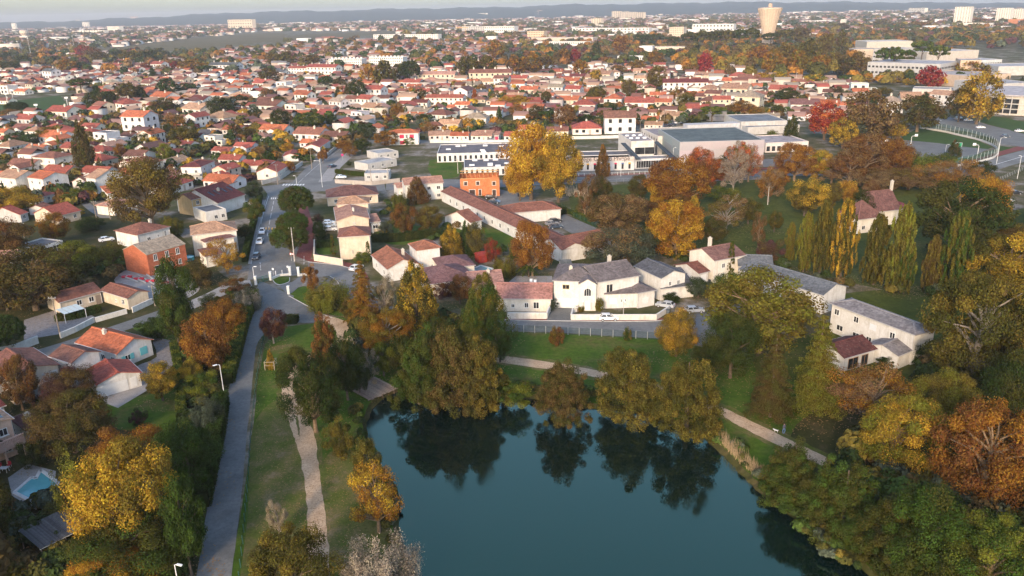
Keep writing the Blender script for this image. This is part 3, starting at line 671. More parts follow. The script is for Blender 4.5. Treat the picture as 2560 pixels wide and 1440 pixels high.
# centre left by the road
t, f = H('white house with red roof and white chimney beside the main road', (800,368),(738,380),(826,351),4.2,'gable',20,'r','w',chim=((.5,.5,.7),)); wins(t,f,'g',2); wins(t,f,'e',2)
t, f = H('small white annex with red roof in front of the red roofed roadside house', (746,389),(708,387),(753,378),2.6,'gable',18,'r','w','annex',cat='annex')
t, f = H('cream bungalow with red roof at the corner by the crossing', (694,430),(643,428),(723,413),3.2,'gable',22,'r','l'); wins(t,f,'g',1); wins(t,f,'e',2,w=.9)
t, f = H('low white house with red hipped roof left of the corner bungalow', (668,413),(638,406),(689,402),3.0,'hip',20,'r','w'); wins(t,f,'g',1)
for i,(a,b,dp) in enumerate((((908,434),(974,432),9),((919,410),(994,396),10),((943,384),(998,377),12))):
    lab = ('nearest of three stepped flat roofed white buildings beside the main road','middle one of three stepped flat roofed white buildings beside the main road','farthest of three stepped flat roofed white buildings beside the main road')[i]
    fr = front(a,b,dp,3.2); t, f = H(lab,0,0,0,3.2,'flat',0,(.42,.42,.42),'g',fr=fr,group='stepped flat roofed buildings'); wins(t,f,'e',3)
fr = front((815,494),(947,485),13,3.2); t, f = H('bungalow with wide mauve brown hipped roof by the road junction',0,0,0,3.2,'hip',21,'m','c',fr=fr,chim=((.55,.6,.9),)); wins(t,f,'e',3)
fr = front((840,512),(923,508),9,6.6); t = house('house','stepped cream villa of three tiled roofs beside the round pines',group=GH,f=fr); block(t,fr,6.6,'hip',20,'t','c')
f = frame3((840,552),(925,547),(834,518),5.2); block(t,f,5.2,'gable',16,'p','c',chim=((.3,.55,.8),)); f3 = front((924,556),(952,553),6,3.2); block(t,f3,3.2,'shed',12,'p','c')
f4 = front((843,593),(927,588),9.5,6.6); block(t,f4,6.6,'hip',21,'k','c',chim=((.5,.75,.8),)); opening(t,f4,'e',.5,4.6,.8,.9,'shutter',(.55,.5,.42)); opening(t,f4,'e',.42,1.6,.35,1.0,'shutter',(.3,.28,.25)); wins(t,f3,'e',1,w=1.6)
pb = MB()
for u in (0.1,.9): 
    for v in (-2.6,-.2): pb.obox(f3.p(f3.L*u,v,0),f3.X,f3.Y,(-.07,.07),(-.07,.07),(0,2.7))
for i in range(6): pb.obox(f3.p(f3.L*(.1+.16*i),0,0),f3.X,f3.Y,(-.06,.06),(-2.8,0),(2.7,2.85))
pb.build('pergola', PAINT, t, (.8,.8,.78))
fr = front((1010,463),(1110,456),9,6.0); t = house('house','white two storey house with pinkish tan roof behind the brown conifer',group=GH,f=fr); block(t,fr,6.0,'gable',20,'p','w'); f2 = front((992,470),(1024,467),7,3.4); block(t,f2,3.4,'gable',18,'p','w'); wins(t,fr,'e',2,(.8,3.6),w=1.3,start=.5)
# unfinished house
f = frame3((1150,449),(1128,436),(1248,446),6.2); t = house('unfinished_house','unfinished orange block house with open wooden roof frame behind the school road',group=GH,f=f); f.over=0; f.h=6.4; OR=(.54,.185,.08); mb = MB(); L,Wd=f.L,f.W
rg = 6.4+Wd/2*.36
mb.poly([f.p(0,0,0),f.p(L,0,0),f.p(L,0,6.4),f.p(0,0,6.4)],0,[(0,0),(L,0),(L,6.4),(0,6.4)]); mb.poly([f.p(0,Wd,0),f.p(L,Wd,0),f.p(L,Wd,6.4),f.p(0,Wd,6.4)],0,[(0,0),(L,0),(L,6.4),(0,6.4)])
for x in (0,L): mb.poly([f.p(x,0,0),f.p(x,Wd,0),f.p(x,Wd,6.4),f.p(x,Wd/2,rg),f.p(x,0,6.4)],0,[(0,0),(Wd,0),(Wd,6.4),(Wd/2,rg),(0,6.4)])
mb.poly([f.p(0,0,3),f.p(L,0,3),f.p(L,Wd,3),f.p(0,Wd,3)]); mb.build('wall',BRICK,t,OR)
gb = MB(); gx=L*.72
gb.poly([f.p(gx,-1.2,0),f.p(L,-1.2,0),f.p(L,-1.2,6.2),f.p((gx+L)/2,-1.2,7.5),f.p(gx,-1.2,6.2)],0,[(0,0),(5,0),(5,6.2),(2.5,7.5),(0,6.2)]); gb.poly([f.p(gx,-1.2,0),f.p(gx,0,0),f.p(gx,0,6.2),f.p(gx,-1.2,6.2)]); gb.poly([f.p(L,-1.2,0),f.p(L,0,0),f.p(L,0,6.2),f.p(L,-1.2,6.2)]); gb.build('gable_bay',BRICK,t,OR)
for i in range(9):
    rb = MB(); x = L*(i+.5)/9
    rb.bar(f.p(x,-.2,6.4),f.p(x,Wd/2,rg),.10,.2); rb.bar(f.p(x,Wd+.2,6.4),f.p(x,Wd/2,rg),.10,.2); rb.bar(f.p(x,0,6.4),f.p(x,Wd,6.4),.08,.18); rb.bar(f.p(x,Wd*.3,6.4),f.p(x,Wd/2,rg),.07); rb.bar(f.p(x,Wd*.7,6.4),f.p(x,Wd/2,rg),.07)
    rb.build('roof_truss',WOOD,t,(.62,.36,.15))
rb = MB(); rb.bar(f.p(0,Wd/2,rg),f.p(L,Wd/2,rg),.12,.25); rb.bar(f.p(0,0,6.45),f.p(L,0,6.45),.25,.15); rb.bar(f.p(0,Wd,6.45),f.p(L,Wd,6.45),.25,.15); rb.build('ridge_beam',WOOD,t,(.62,.38,.17))
def painted_hole(f,s,u,z,w,h,dy=0):
    o,a,n,l = side(f,s); q=o+a*u*l+Zv*z+n*dy; fb=MB()
    fb.obox(q,a,n,(-w/2-.12,w/2+.12),(-.05,.03),(-.15,0)); fb.obox(q,a,n,(-w/2-.12,w/2+.12),(-.05,.03),(h,h+.2))
    for k in (-1,1): fb.obox(q,a,n,(k*w/2-.1,k*w/2+.1),(-.05,.03),(0,h))
    fr=fb.build('window',CONC,t,(.6,.56,.5)); fr['_off']=tuple(off_of(t)); gb=MB(); gb.poly([q+n*.015-a*w/2,q+n*.015+a*w/2,q+n*.015+a*w/2+Zv*h,q+n*.015-a*w/2+Zv*h]); gb.build('opening',PAINT,fr,(.06,.035,.03))  # dark panel on the wall, painted for the unlit room behind
for u in (.14,.45): painted_hole(f,'e',u,4.0,1.3,1.3)
painted_hole(f,'e',.86,4.0,1.3,1.3,1.2); painted_hole(f,'e',.86,.1,1.4,2.2,1.2); painted_hole(f,'e',.3,.1,2.2,2.2); painted_hole(f,'e',.5,.1,1.0,2.2)
# long U shaped building
f = frame3((1406,625),(1450,606),(1101,478),3.6); t = house('long_building','long low white building with U shaped red brown roof around a yard',group=GH,f=f)
block(t,f,3.6,'gable',20,'k','w'); f2 = front((1404,625),(1531,599),10.5,3.6); block(t,f2,3.6,'gable',20,'k','w'); f3 = front((1268,533),(1405,522),10,3.6); block(t,f3,3.6,'hip',20,'k','w')
for i in range(14): opening(t,f,'e',.05+i*.066,.9,1.3,1.4)
opening(t,f2,'e',.06,.2,2.2,2.4,'shutter',(.4,.42,.42)); wins(t,f2,'e',4,w=1.0,h=1.0,start=.15)
t, f = H('small garage with brown gable roof beside the long low building', (1177,557),(1124,537),(1207,549),3.0,'gable',22,'k','w','garage',cat='garage'); opening(t,f,'g',.5,.1,2.6,2.1,'garage_door')
f = frame3((967,673),(1039,650),(927,637),3.5); t = house('house','terracotta roofed white house with a round topped chimney in the centre',group=GH,f=f); block(t,f,3.5,'gable',24,(.36,.15,.09),'w',chim=((.45,.72,1.4),)); wins(t,f,'g',2,w=.7,h=.9,start=.4); wins(t,f,'e',2)
t, f = H('white two storey block with small terracotta hipped roof right of the terracotta house', (1040,626),(1104,618),(1020,609),6.0,'hip',22,(.36,.15,.09),'w'); wins(t,f,'g',2,(.8,),w=.6,h=.8,start=.5)
fr = front((1062,712),(1192,694),13,3.2); t = house('house','low house with broad mauve roofs beside the turquoise pool',group=GH,f=fr); block(t,fr,3.2,'hip',20,(.22,.12,.12),'l'); f2 = front((1100,672),(1190,662),10,3.2); block(t,f2,3.2,'hip',20,(.22,.12,.12),'l')
fr = front((1237,746),(1381,747),10,3.2); t = house('bungalow','pink tiled bungalow behind the white street wall with rust roof end',group=GH,f=fr); block(t,fr,3.2,'gable',22,(.44,.22,.18),'l'); f2 = front((1172,718),(1262,712),11,3.4); block(t,f2,3.4,'gable',20,(.42,.24,.2),'l',chim=((.6,.4,.8),)); opening(t,fr,'e',.55,.9,.9,1.2); opening(t,fr,'e',.73,.7,1.3,1.6); opening(t,fr,'e',.3,.9,.8,.9)
# white mansion
f = front((1380,701),(1502,705),12.5,6.6); t = house('villa','large white villa with grey brown hipped roofs facing the lakeside street',group=GH,f=f); t['category']='villa'; GR=(.19,.165,.165)
block(t,f,6.6,'hip',20,GR,'w',chim=((.35,.35,.5),))
f2 = front((1494,706),(1602,688),12.5,6.6); block(t,f2,6.6,'gable',18,GR,'w',chim=((.75,.75,1.3),))
f3 = frame3((1446,710),(1493,711),(1446,697),6.4); block(t,f3,6.4,'gable',30,GR,'l',.2)
f4 = front((1510,735),(1599,732),7,3.6); block(t,f4,3.6,'shed',10,GR,'w',.3); f5 = front((1594,733),(1642,724),8,3.8); block(t,f5,3.8,'hip',20,GR,'w')
opening(t,f,'e',.16,.1,2.6,2.2,'garage_door',(.72,.71,.69)); opening(t,f,'e',.42,.1,2.6,2.2,'garage_door',(.72,.71,.69)); opening(t,f,'e',.27,4.5,1.6,1.1,'window',(.6,.45,.25))
opening(t,f3,'g',.5,.1,1.1,2.3,'door',(.76,.76,.75)); opening(t,f3,'g',.24,.2,.3,2.0,'glazed_door',None,1); opening(t,f3,'g',.76,.2,.3,2.0,'glazed_door',None,1)
q,a,n,l = side(f3,'g'); ab=MB(); m_=q+a*l*.5+Zv*3.5+n*.03; pts=[m_-a*.75,m_+a*.75]+[m_+a*.75*math.cos(k*math.pi/8)+Zv*(1.1+.75*math.sin(k*math.pi/8)) for k in range(9)]; ab.poly(pts); ar=ab.build('arched_window',GLASS,t)
ar['_off']=tuple(off_of(t)); ab=MB(); 
for k in (-.25,.25): ab.obox(m_,a,n,(k-.03,k+.03),(0,.04),(0,1.75))
rim=[m_+n*.03+a*.78*math.cos(k*math.pi/10)+Zv*(1.1+.78*math.sin(k*math.pi/10)) for k in range(11)]; ab.tube([m_+n*.03+a*.78]+rim+[m_+n*.03-a*.78,m_+n*.03+a*.78],[.07]*14,4); ab.build('frame',PAINT,ar,(.75,.75,.73))
opening(t,f2,'e',.28,3.4,1.7,2.2,'window',(.74,.7,.64)); opening(t,f4,'e',.25,1.0,1.6,1.3,'shutter',(.74,.74,.73)); opening(t,f4,'e',.5,1.3,.35,.9,'window',None,1); opening(t,f4,'e',.62,1.3,.35,.9,'window',None,1); opening(t,f5,'e',.45,1.0,1.5,1.3,'shutter',(.72,.72,.71))
t, f = H('white house with dark grey slate roof right of the large white villa', (1652,696),(1715,682),(1584,664),5.6,'gable',20,(.13,.135,.15),'w'); wins(t,f,'g',2,(3.2,),w=.8,h=1.1,start=.2,end=.9); f2=front((1652,722),(1740,712),8,3.0); block(t,f2,3.0,'shed',14,(.13,.135,.15),'w')
t, f = H('beige two storey house with brown roof and tall chimney beside the cypress', (1787,652),(1719,626),(1866,637),5.8,'gable',20,(.24,.13,.11),'l',chim=((.3,.55,2.2),)); wins(t,f,'e',1,(.9,3.4),w=1.0,h=1.2,start=.1,end=.5)
t, f = H('white garage with rusty brown roof between the slate roofed and beige houses', (1748,684),(1708,656),(1776,677),3.0,'gable',18,(.2,.08,.06),'w','garage',cat='garage'); opening(t,f,'e',.5,.1,1.8,2.2,'garage_door')
t, f = H('long white house with grey slate roof behind the right hand conifers', (2058,738),(2113,714),(1845,673),4.6,'gable',20,(.17,.185,.2),'w'); wins(t,f,'e',5,(1.2,)); f2=front((1845,665),(1935,668),9,4.0); block(t,f2,4.0,'gable',20,(.17,.185,.2),'w')
t, f = H('big white two storey house with streaked grey tile roof at the right', (2289,838),(2333,818),(2075,757),6.2,'hip',20,(.25,.24,.25),'w')
for u,z in ((.93,4.0),(.68,4.0),(.24,3.6)): opening(t,f,'e',u,z,1.2,1.3)
opening(t,f,'e',.47,3.8,1.5,1.2,'shutter',(.68,.7,.72)); opening(t,f,'e',.66,1.0,1.6,1.0); opening(t,f,'e',.5,.1,1.3,2.1,'glazed_door'); opening(t,f,'e',.87,1.0,1.6,1.2)
f2 = frame3((2182,790),(2201,800),(2190,770),6.0); 
t, f = H('dark red brown tiled bungalow with glazed doors in front of the big white house', (2112,896),(2075,850),(2195,872),2.9,'gable',22,'n','w','bungalow',chim=()); opening(t,f,'e',.3,.1,2.6,2.2,'glazed_door',(.35,.2,.12)); opening(t,f,'e',.68,.1,1.8,2.2,'glazed_door',(.35,.2,.12))
t, f = H('low white annex with grey tiled roof beside the dark red brown bungalow', (2247,890),(2174,856),(2288,873),3.0,'gable',18,(.25,.24,.25),'w','annex',cat='annex')
fr = front((2183,531),(2254,523),10,4.6); t = house('house','steep mauve roofed house with tall chimney among the park poplars',group=GH,f=fr); block(t,fr,4.6,'gable',46,(.20,.10,.088),'l',chim=((.98,.5,2.5),)); f2=front((2146,549),(2210,541),9,4.4); block(t,f2,4.4,'hip',44,(.21,.105,.09),'l'); f3=front((2252,522),(2282,518),7,4.0); block(t,f3,4.0,'hip',30,(.22,.07,.08),'l'); wins(t,f2,'e',2)
# ---------------------------------------------------------------- town houses (library copied one by one)
def swin(par, f, s, t, z, w, h, glass=True):
    o, a, n, L = side(f, s); q = o+a*(t*L)+Zv*z; mb = MB()
    mb.obox(q, a, n, (-w/2-.08,w/2+.08), (-.02,.03), (-.1,h+.06), 0)
    g = q+n*.045; mb.poly([g-a*w/2, g+a*w/2, g+a*w/2+Zv*h, g-a*w/2+Zv*h], 1)
    mb.build('window', [PAINT, GLASS], par, (.7,.69,.66))
def sdoor(par, f, s, t, w, h, name='door'):
    o, a, n, L = side(f, s); q = o+a*(t*L); mb = MB(); mb.obox(q, a, n, (-w/2,w/2), (-.02,.05), (.03,h)); mb.build(name, PAINT, par, (.42,.36,.3))
def proto(kind):
    t = empty('house', (0,0,0)); f = None
    if kind == 'A':
        f = fworld(0,0,13,9,0); block(t,f,2.8,'gable',25,chim=((.65,.4,.8),),th=.15)
        for u in (.15,.4,.85): swin(t,f,'e',u,.9,1.3,1.25)
        sdoor(t,f,'e',.62,1.1,2.1); swin(t,f,'G',.3,.9,1.1,1.2); swin(t,f,'G',.7,.9,1.1,1.2); swin(t,f,'g',.5,.9,1.2,1.2)
    if kind == 'B':
        f = fworld(0,1,14,8.5,0); block(t,f,2.9,'gable',25,chim=((.3,.6,.8),),th=.15); g = fworld(3.6,-4.5,8,6.4,math.pi/2); block(t,g,2.7,'gable',25,th=.15)
        for u in (.1,.3): swin(t,f,'e',u,.9,1.3,1.25)
        swin(t,g,'g',.5,.9,1.8,1.3); swin(t,f,'G',.5,.9,1.2,1.2); swin(t,g,'e',.4,.9,1,1.2); sdoor(t,f,'e',.45,1.1,2.1)
    if kind == 'C':
        f = fworld(0,0,11,8.5,0); block(t,f,5.4,'gable',24,chim=((.75,.5,.8),),th=.15)
        for z in (.9,3.6):
            for u in (.18,.5,.82): swin(t,f,'e',u,z,1.1,1.3)
            for u in (.3,.7): swin(t,f,'G',u,z,1.1,1.2)
            swin(t,f,'g',.5,z,1.1,1.2)
    if kind == 'D':
        f = fworld(0,0,13.5,10.5,0); block(t,f,2.8,'hip',25,chim=((.5,.62,1.0),),th=.15)
        for u in (.15,.38,.85): swin(t,f,'e',u,.9,1.4,1.25)
        sdoor(t,f,'e',.6,1.1,2.1); swin(t,f,'G',.5,.9,1.2,1.2); swin(t,f,'g',.5,.9,1.2,1.2)
    if kind == 'E':
        f = fworld(0,0,10.5,9.5,0); block(t,f,5.4,'hip',25,chim=((.5,.55,1.0),),th=.15)
        for z in (.9,3.6):
            for u in (.25,.75): swin(t,f,'e',u,z,1.2,1.3); swin(t,f,'G',u,z,1.1,1.2); swin(t,f,'g',u,z,1.1,1.2)
    if kind == 'F':
        f = fworld(-1,0,9,8,0); block(t,f,6.0,'flat',0,over=.05); g = fworld(5.8,.5,5,7,0); block(t,g,3.3,'flat',0,over=.05)
        for u in (.25,.7): swin(t,f,'e',u,3.6,1.6,1.3); swin(t,f,'e',u,.5,1.8,1.9)
        swin(t,g,'e',.5,.6,2.6,1.8); swin(t,f,'g',.5,3.6,1.2,1.2)
    if kind == 'T':
        f = fworld(0,0,26,9,0); block(t,f,5.2,'gable',23,chim=((.1,.5,.7),(.35,.5,.7),(.6,.5,.7),(.85,.5,.7)),th=.15)
        for z in (.9,3.4):
            for i in range(8): swin(t,f,'e',(i+.5)/8,z,1.1,1.25)
            for u in (.35,.65): swin(t,f,'G',u,z,1.1,1.2)
    if kind == 'W':
        f = fworld(0,0,10,8,0); block(t,f,4.6,'gable',24,chim=((.7,.5,.8),),th=.15); g = fworld(-6.8,-1.8,6.4,7.2,0); block(t,g,2.9,'gable',24,th=.15)
        for u in (.3,.7): swin(t,f,'e',u,2.8,1.1,1.2); swin(t,f,'e',u,.6,1.2,1.3)
        swin(t,g,'e',.5,.3,2.2,2.0); swin(t,f,'G',.5,2.8,1.1,1.2)
    return t
DIM = dict(A=(13,9),B=(14,12),C=(11,8.5),D=(13.5,10.5),E=(10.5,9.5),F=(14,8),T=(26,9),W=(17,9))
HD = dict(A='bungalow with {} gable roof',B='L shaped bungalow with {} roof',C='two storey house with {} gable',D='bungalow with {} hipped roof',E='two storey house with {} hips',F='flat roofed modern house',T='terrace row with {} roof',W='stepped house with {} roofs')
RN = dict(o='orange',r='red',b='brown',m='mauve',t='tan',p='pink',s='slate',g='grey',d='dark red',n='dark',c='pale',k='rust')
WN = dict(w='white',c='cream',k='ochre',g='grey',p='peach',l='off white',b='dark brick')
TOWN = '''355 327 88 C o w -12;263 286 50 C k c -25;325 286 60 E r l -25;165 294 84 A r l -18;245 303 46 D d w -20;205 312 60 A m l -20;150 308 50 A m w -25;75 311 66 A r w -18;66 334 66 B k w -20
22 314 36 C s w 65;150 360 86 A o w -25;275 362 70 F g w -20;328 350 46 A b l -25;415 255 78 A o l -18;478 250 44 A t l -20;508 262 62 A d w -22;500 288 84 A t l -20;605 289 54 A b w -22
558 308 76 D t l -18;496 318 50 C r w 60;526 345 52 A s b -22;590 336 56 A o l -24;612 302 54 B k l -18;541 236 40 A o l -20;600 247 46 D t c -18;628 236 36 C r w -18;132 197 56 C s w -20;140 209 44 W m w -24;170 204 46 W d w -24
205 198 46 W m w -24;240 193 44 W k w -24;262 207 48 W m w -24;300 203 46 W d w -24;330 197 42 W k w -24;350 183 40 W r w -24;88 228 38 C b c -18;28 235 48 F g w -14;165 217 46 D c l -18;331 207 44 A t c -18
280 214 40 D c l -18;376 217 42 A b l -20;460 208 46 A k c -20;510 214 40 D p p -18;567 180 84 T s w -14;450 191 48 W m w -24;478 196 40 W d w -24;575 199 42 A r w -20;620 197 40 A o w -20;400 168 48 A r l -18
352 172 48 A m l -18;298 173 46 A r l -18;310 162 40 A k l -18;663 219 54 A r w -20;715 225 46 F g w -18;735 208 38 A k l -18;655 238 50 D b l -22;707 233 48 D c l -18;790 217 40 D t l -20;808 228 38 A c c -18
838 239 42 A t l -18;765 259 48 C o w -24;738 268 42 A k l -20;680 279 76 A b w -18;742 286 56 F g l -18;790 277 40 A o w -18;850 276 48 C c w -20;888 268 44 C k w -20;922 272 54 C r w -22;942 248 52 C r w -18
940 282 64 A t l -18;905 302 52 F g w -16;866 312 56 A s w -20;972 252 40 D b l -18;1022 254 52 A t l -18;1058 290 54 A c w -16;1105 299 66 D k w -16;1022 304 54 A t c -16;1042 300 50 A o w -16
690 341 80 B o w -14;655 352 44 D p l -20;783 352 84 A k w -20;845 356 68 A b l -22;780 368 50 A o w -18;1100 350 50 A t l -4;1152 350 44 A o w -4;1207 351 52 A p l -4;1290 352 54 A r w -4;1087 324 42 D k l -10;1128 322 58 A t c -10
1192 308 60 D c l -8;1160 280 62 W o w -10;1116 264 88 T r l -8;1162 252 48 C m w 70;1120 244 40 A p l -10;1062 238 44 A r l -14;1035 216 48 A r w -14;1080 212 46 D p l -12;1095 206 88 T p c -8;1180 222 44 A c l -10
1225 214 46 A t l -10;1256 216 40 C b w -10;1228 204 100 T k c -4;812 186 80 T r l -14;755 184 60 T r w -14;705 196 34 C s w -20;1150 216 36 A o w -10;1010 236 40 A k l -12;880 236 40 A p l -14;1198 240 40 A s l -10;1240 262 44 D t l -10
1298 206 44 A r l -12;1340 208 44 D t c -12;1388 200 44 A b w -20;1400 212 40 A t c -12;1428 212 46 A o c -12;1445 200 40 A d w -12;1510 206 90 W t c -20;1545 222 40 A p l -12;1603 213 34 C t l -12;1618 221 34 D c l -12
1712 229 100 T d l -10;1760 198 46 A t c -14;1808 195 46 A o w -12;1846 200 48 D r l -12;1828 212 46 A o c -14;1872 209 56 A k c -14;1842 236 82 A t c -20;1775 232 50 D t c -14;1738 246 46 A o c -16;1785 254 70 W b c -18
1872 276 90 E c c -16;1742 284 60 A r w -18;1535 271 50 E o w -8;1600 272 72 A r w -12;1658 276 42 C o c -12;1684 302 62 A t c -20;1598 290 54 D m l -10;1462 274 60 D r w -10;1492 266 42 A b l -12;1422 262 56 A o c -14
1304 284 52 A r w -14;1292 250 48 A t w -14;1325 234 46 A o c -14;1358 242 46 A t l -14;1392 238 42 C c w -12;1436 243 44 C r w -16;1462 238 40 A o c -14;1548 334 94 C b w -4;1625 308 44 A o l -10;1466 336 66 D r l -8;1394 340 52 A k l -8
1322 348 44 C o w -4;1635 322 40 A t l -10;1640 290 36 A k l -10;1957 239 76 B r c -24;2115 216 46 A m w -10;2078 240 44 A b l -14;2150 236 60 F g w -8;2008 276 68 A m l -8;2080 277 56 A o w -10;1942 283 44 D c w -12
2222 287 66 E c w -16;2288 262 100 A t c -14;2356 264 56 C t w -60;2000 214 44 A k l -14;2050 220 40 A t l -14;1905 246 46 A k c -16;1925 300 40 A c l -10;420 300 44 D k l -18;455 330 46 A r l -20;395 350 44 A k w -22
30 360 50 A r l -20;100 385 60 A o l -20;540 362 50 F g l -18;560 390 48 B r w -22;615 378 56 B r w -22;585 412 62 A r w -20;636 424 40 A r l -20;470 372 40 A d l -22;20 260 40 A k l -14;430 224 40 A t l -18'''
PROTO = {k: proto(k) for k in DIM}
AUTO = []; HOUSE_XY = []
def ij(c, a=.12): k = random.uniform(1-a, 1+a); return tuple(min(.9, max(0, x*k*random.uniform(.96, 1.04))) for x in c)
used = set()
def place_house(pos, s, T, rc, wc, rot, desc, group='town houses'):
    c4 = (*ij(C[rc], .22), 1); w4 = (*ij(WC[wc], .08), 1)
    cols = {'wall': w4, 'roof': c4 if T != 'F' else (*ij((.2,.2,.21)),1), 'ridge_tiles': (*[min(1,x*1.2) for x in c4[:3]],1)}
    o = copy_tree(PROTO[T], None, cols)
    o.location = (pos[0], pos[1], 0); o.rotation_euler = (0,0,rot); o.scale = (s,s,s)
    o['category'] = 'house' if T != 'T' else 'terrace'; o['group'] = group
    AUTO.append((o, desc, np.array([pos[0],pos[1],2.0]))); HOUSE_XY.append((pos[0], pos[1], max(DIM[T])*.6*s)); return o
for rec in TOWN.replace('\n', ';').split(';'):
    x, y, w, T, rc, wc, rot = rec.split(); x, y, w, rot = float(x), float(y), float(w), math.radians(float(rot)*(1.0 if abs(float(rot)) > 50 or float(y) > 330 else 1.55)+random.uniform(-7, 7))
    b = G(x, y); wm = w*zc(b)/FPX; L, Wd = DIM[T]; s = wm/(L*abs(math.cos(rot))+Wd*abs(math.sin(rot))); s = min(1.6, max(.8, s*1.18))
    b = b+np.array([-b[0], b[1], 0])*0+unit(np.array([b[0], b[1], 0]))*Wd*s*.4
    place_house(b, s, T, rc, wc, rot, WN[wc]+' '+HD[T].format(RN[rc]))

# further houses in the rows between the listed ones
def infill(n, ylo, yhi, xlo, xhi):
    got = tries = 0
    while got < n and tries < 4000:
        tries += 1; x, y = rng.uniform(xlo, xhi), rng.uniform(ylo, yhi); p = G(x, y)
        if x < 185 and 236 < y < 290: continue
        if any((p[0]-a)**2+(p[1]-b)**2 < (r+8.5)**2 for a, b, r in HOUSE_XY): continue
        k = random.choice('AAABBCDDEAW'); rc = random.choice('oorrrbbkkmttpd' if x < 1100 else 'oorktttppcb'); wc = random.choice('wwlc' if x < 1100 else 'wlccp')
        rot = math.radians((-20 if x < 1000 else -12)+random.choice((0, 0, 0, 90))+random.uniform(-5, 5))
        place_house(p, random.uniform(.85, 1.1), k, rc, wc, rot, WN[wc]+' '+HD[k].format(RN[rc])); got += 1
    return got
print('infill', infill(34, 172, 330, 0, 900), infill(26, 175, 300, 900, 1900), infill(8, 330, 440, 0, 620), infill(22, 345, 480, 0, 640))
# special: white house with red shutters
fr = front((968,333),(1047,331),9,6.2); t, f = H('white two storey house with vivid red shutters and orange roof behind the school',0,0,0,6.0,'hip',18,'o','w',fr=fr); RS=(.6,.02,.07)
for u in (.45,.78): opening(t,f,'e',u,3.4,2.2,1.8,'shutter',RS)
opening(t,f,'e',.45,.3,2.2,1.8,'shutter',RS); opening(t,f,'e',.61,3.4,1.2,1.8,'glazed_door'); opening(t,f,'e',.61,.3,1.2,1.9,'glazed_door')
fr = front((1188,334),(1236,333),8,3.4); t, f = H('small salmon roofed white house with deep red shutters and red garage door',0,0,0,3.2,'gable',18,'p','w',fr=fr); RS=(.45,.03,.06)
for u in (.22,.75):
    opening(t,f,'e',u,.8,1.0,1.4); opening(t,f,'e',u-.1,.8,.6,1.4,'shutter',RS); opening(t,f,'e',u+.1,.8,.6,1.4,'shutter',RS)
opening(t,f,'e',.5,.05,1.0,2.1,'door',(.5,.1,.04)); f2=front((1234,338),(1248,338),7,2.8); block(t,f2,2.8,'shed',10,'p','w'); opening(t,f2,'e',.5,.1,1.7,2.0,'garage_door',(.6,.02,.08))
# ---------------------------------------------------------------- school, sports hall, campus
def flatblock(name, label, cat, pl, pr, depth, h, rc=(.2,.2,.21), wc='w', parts=(), group=None, wmat=None, par=None, rows=0, cols=0, z0=.9, ww=1.2, wh=1.3, sides='e'):
    f = front(pl, pr, depth, h); t = par or house(name, label, cat, group, f); block(t, f, h, 'flat', 0, rc, wc, .02, wmat)
    if rows and cols:
        for s in sides:
            nn = cols if s in 'eE' else max(1, int(cols*f.W/f.L)); mb = MB(); o,a,n,L = side(f,s)
            for r in range(rows):
                for i in range(nn):
                    q = o+a*L*(i+.5)/nn+Zv*(z0+r*(h-.6)/rows)+n*.04; mb.poly([q-a*ww/2,q+a*ww/2,q+a*ww/2+Zv*wh,q-a*ww/2+Zv*wh])
            w_ = mb.build('window_rows', GLASS, t); w_['kind'] = 'stuff'
    return t, f
SW = (.66,.65,.65)
t, f = flatblock('school','long flat roofed white school with coloured window panels behind the avenue','school',(1437,400),(1592,397),22,4.2,(.17,.16,.165),SW)
def sg(t): sb=MB()
for i in range(13):
    col = [(.6,.02,.1),(.05,.05,.06),(.35,.08,.1),(.6,.35,.05),(.12,.18,.3)][i%5]
    fr = opening(t,f,'e',.04+i*.075,.8,1.0,2.6,'window',(.6,.6,.6),1)
    pb=MB(); o,a,n,L=side(f,'e'); q=o+a*L*(.04+i*.075)+Zv*(2.7)+n*.06; pb.poly([q-a*.5,q+a*.5,q+a*.5+Zv*.7,q-a*.5+Zv*.7]); pb.build('window_panel',PAINT,t,col)
f2 = front((1420,399),(1586,395),14,5.0); block(t,f2,4.2,'flat',0,(.17,.16,.165),SW,.02)
for i in range(9):
    opening(t,f2,'e',.09+i*.105,.5,1.1,2.7,'window',(.6,.6,.6),1)
    o,a,n,L=side(f2,'e'); q=o+a*L*(.09+i*.105)+Zv*(2.6)+n*.06; pb=MB(); pb.poly([q-a*.55,q+a*.55,q+a*.55+Zv*.6,q-a*.55+Zv*.6]); pb.build('window_panel',PAINT,t,[(.6,.02,.1),(.1,.15,.3),(.6,.35,.05)][i%3])
# lettering board on the front parapet
o,a,n,L = side(f2,'e')
lb = MB(); lb.obox(o,a,n,(0,L),(0,.25),(4.0,5.6)); sgn = lb.build('fascia_board',WALL,t,(.62,.54,.5)); sgn['_off']=tuple(off_of(t))
cu = bpy.data.curves.new('lettering','FONT'); cu.body='Collège Gérard Philipe'; cu.size=2.6; cu.extrude=.04; cu.align_x='CENTER'
to = bpy.data.objects.new('lettering',cu); COL.objects.link(to); dg = bpy.context.evaluated_depsgraph_get()
me = bpy.data.meshes.new_from_object(to.evaluated_get(dg)); bpy.data.objects.remove(to); me.materials.clear(); me.materials.append(PAINT)
A4 = Matrix(((a[0],0,n[0],0),(a[1],0,n[1],0),(a[2],1,n[2],0),(0,0,0,1))); me.transform(A4)
q = o+a*L*.5+n*.31+Zv*4.2-off_of(t); me.transform(Matrix.Translation(Vector(q))); lo = bpy.data.objects.new('lettering',me); lo.color=(.05,.05,.06,1); link(lo,sgn)
t2, fa = flatblock('school_wing','flat grey roofed school wing left of the tall golden tree','school',(1092,384),(1300,379),26,4.0,(.17,.155,.165),SW)
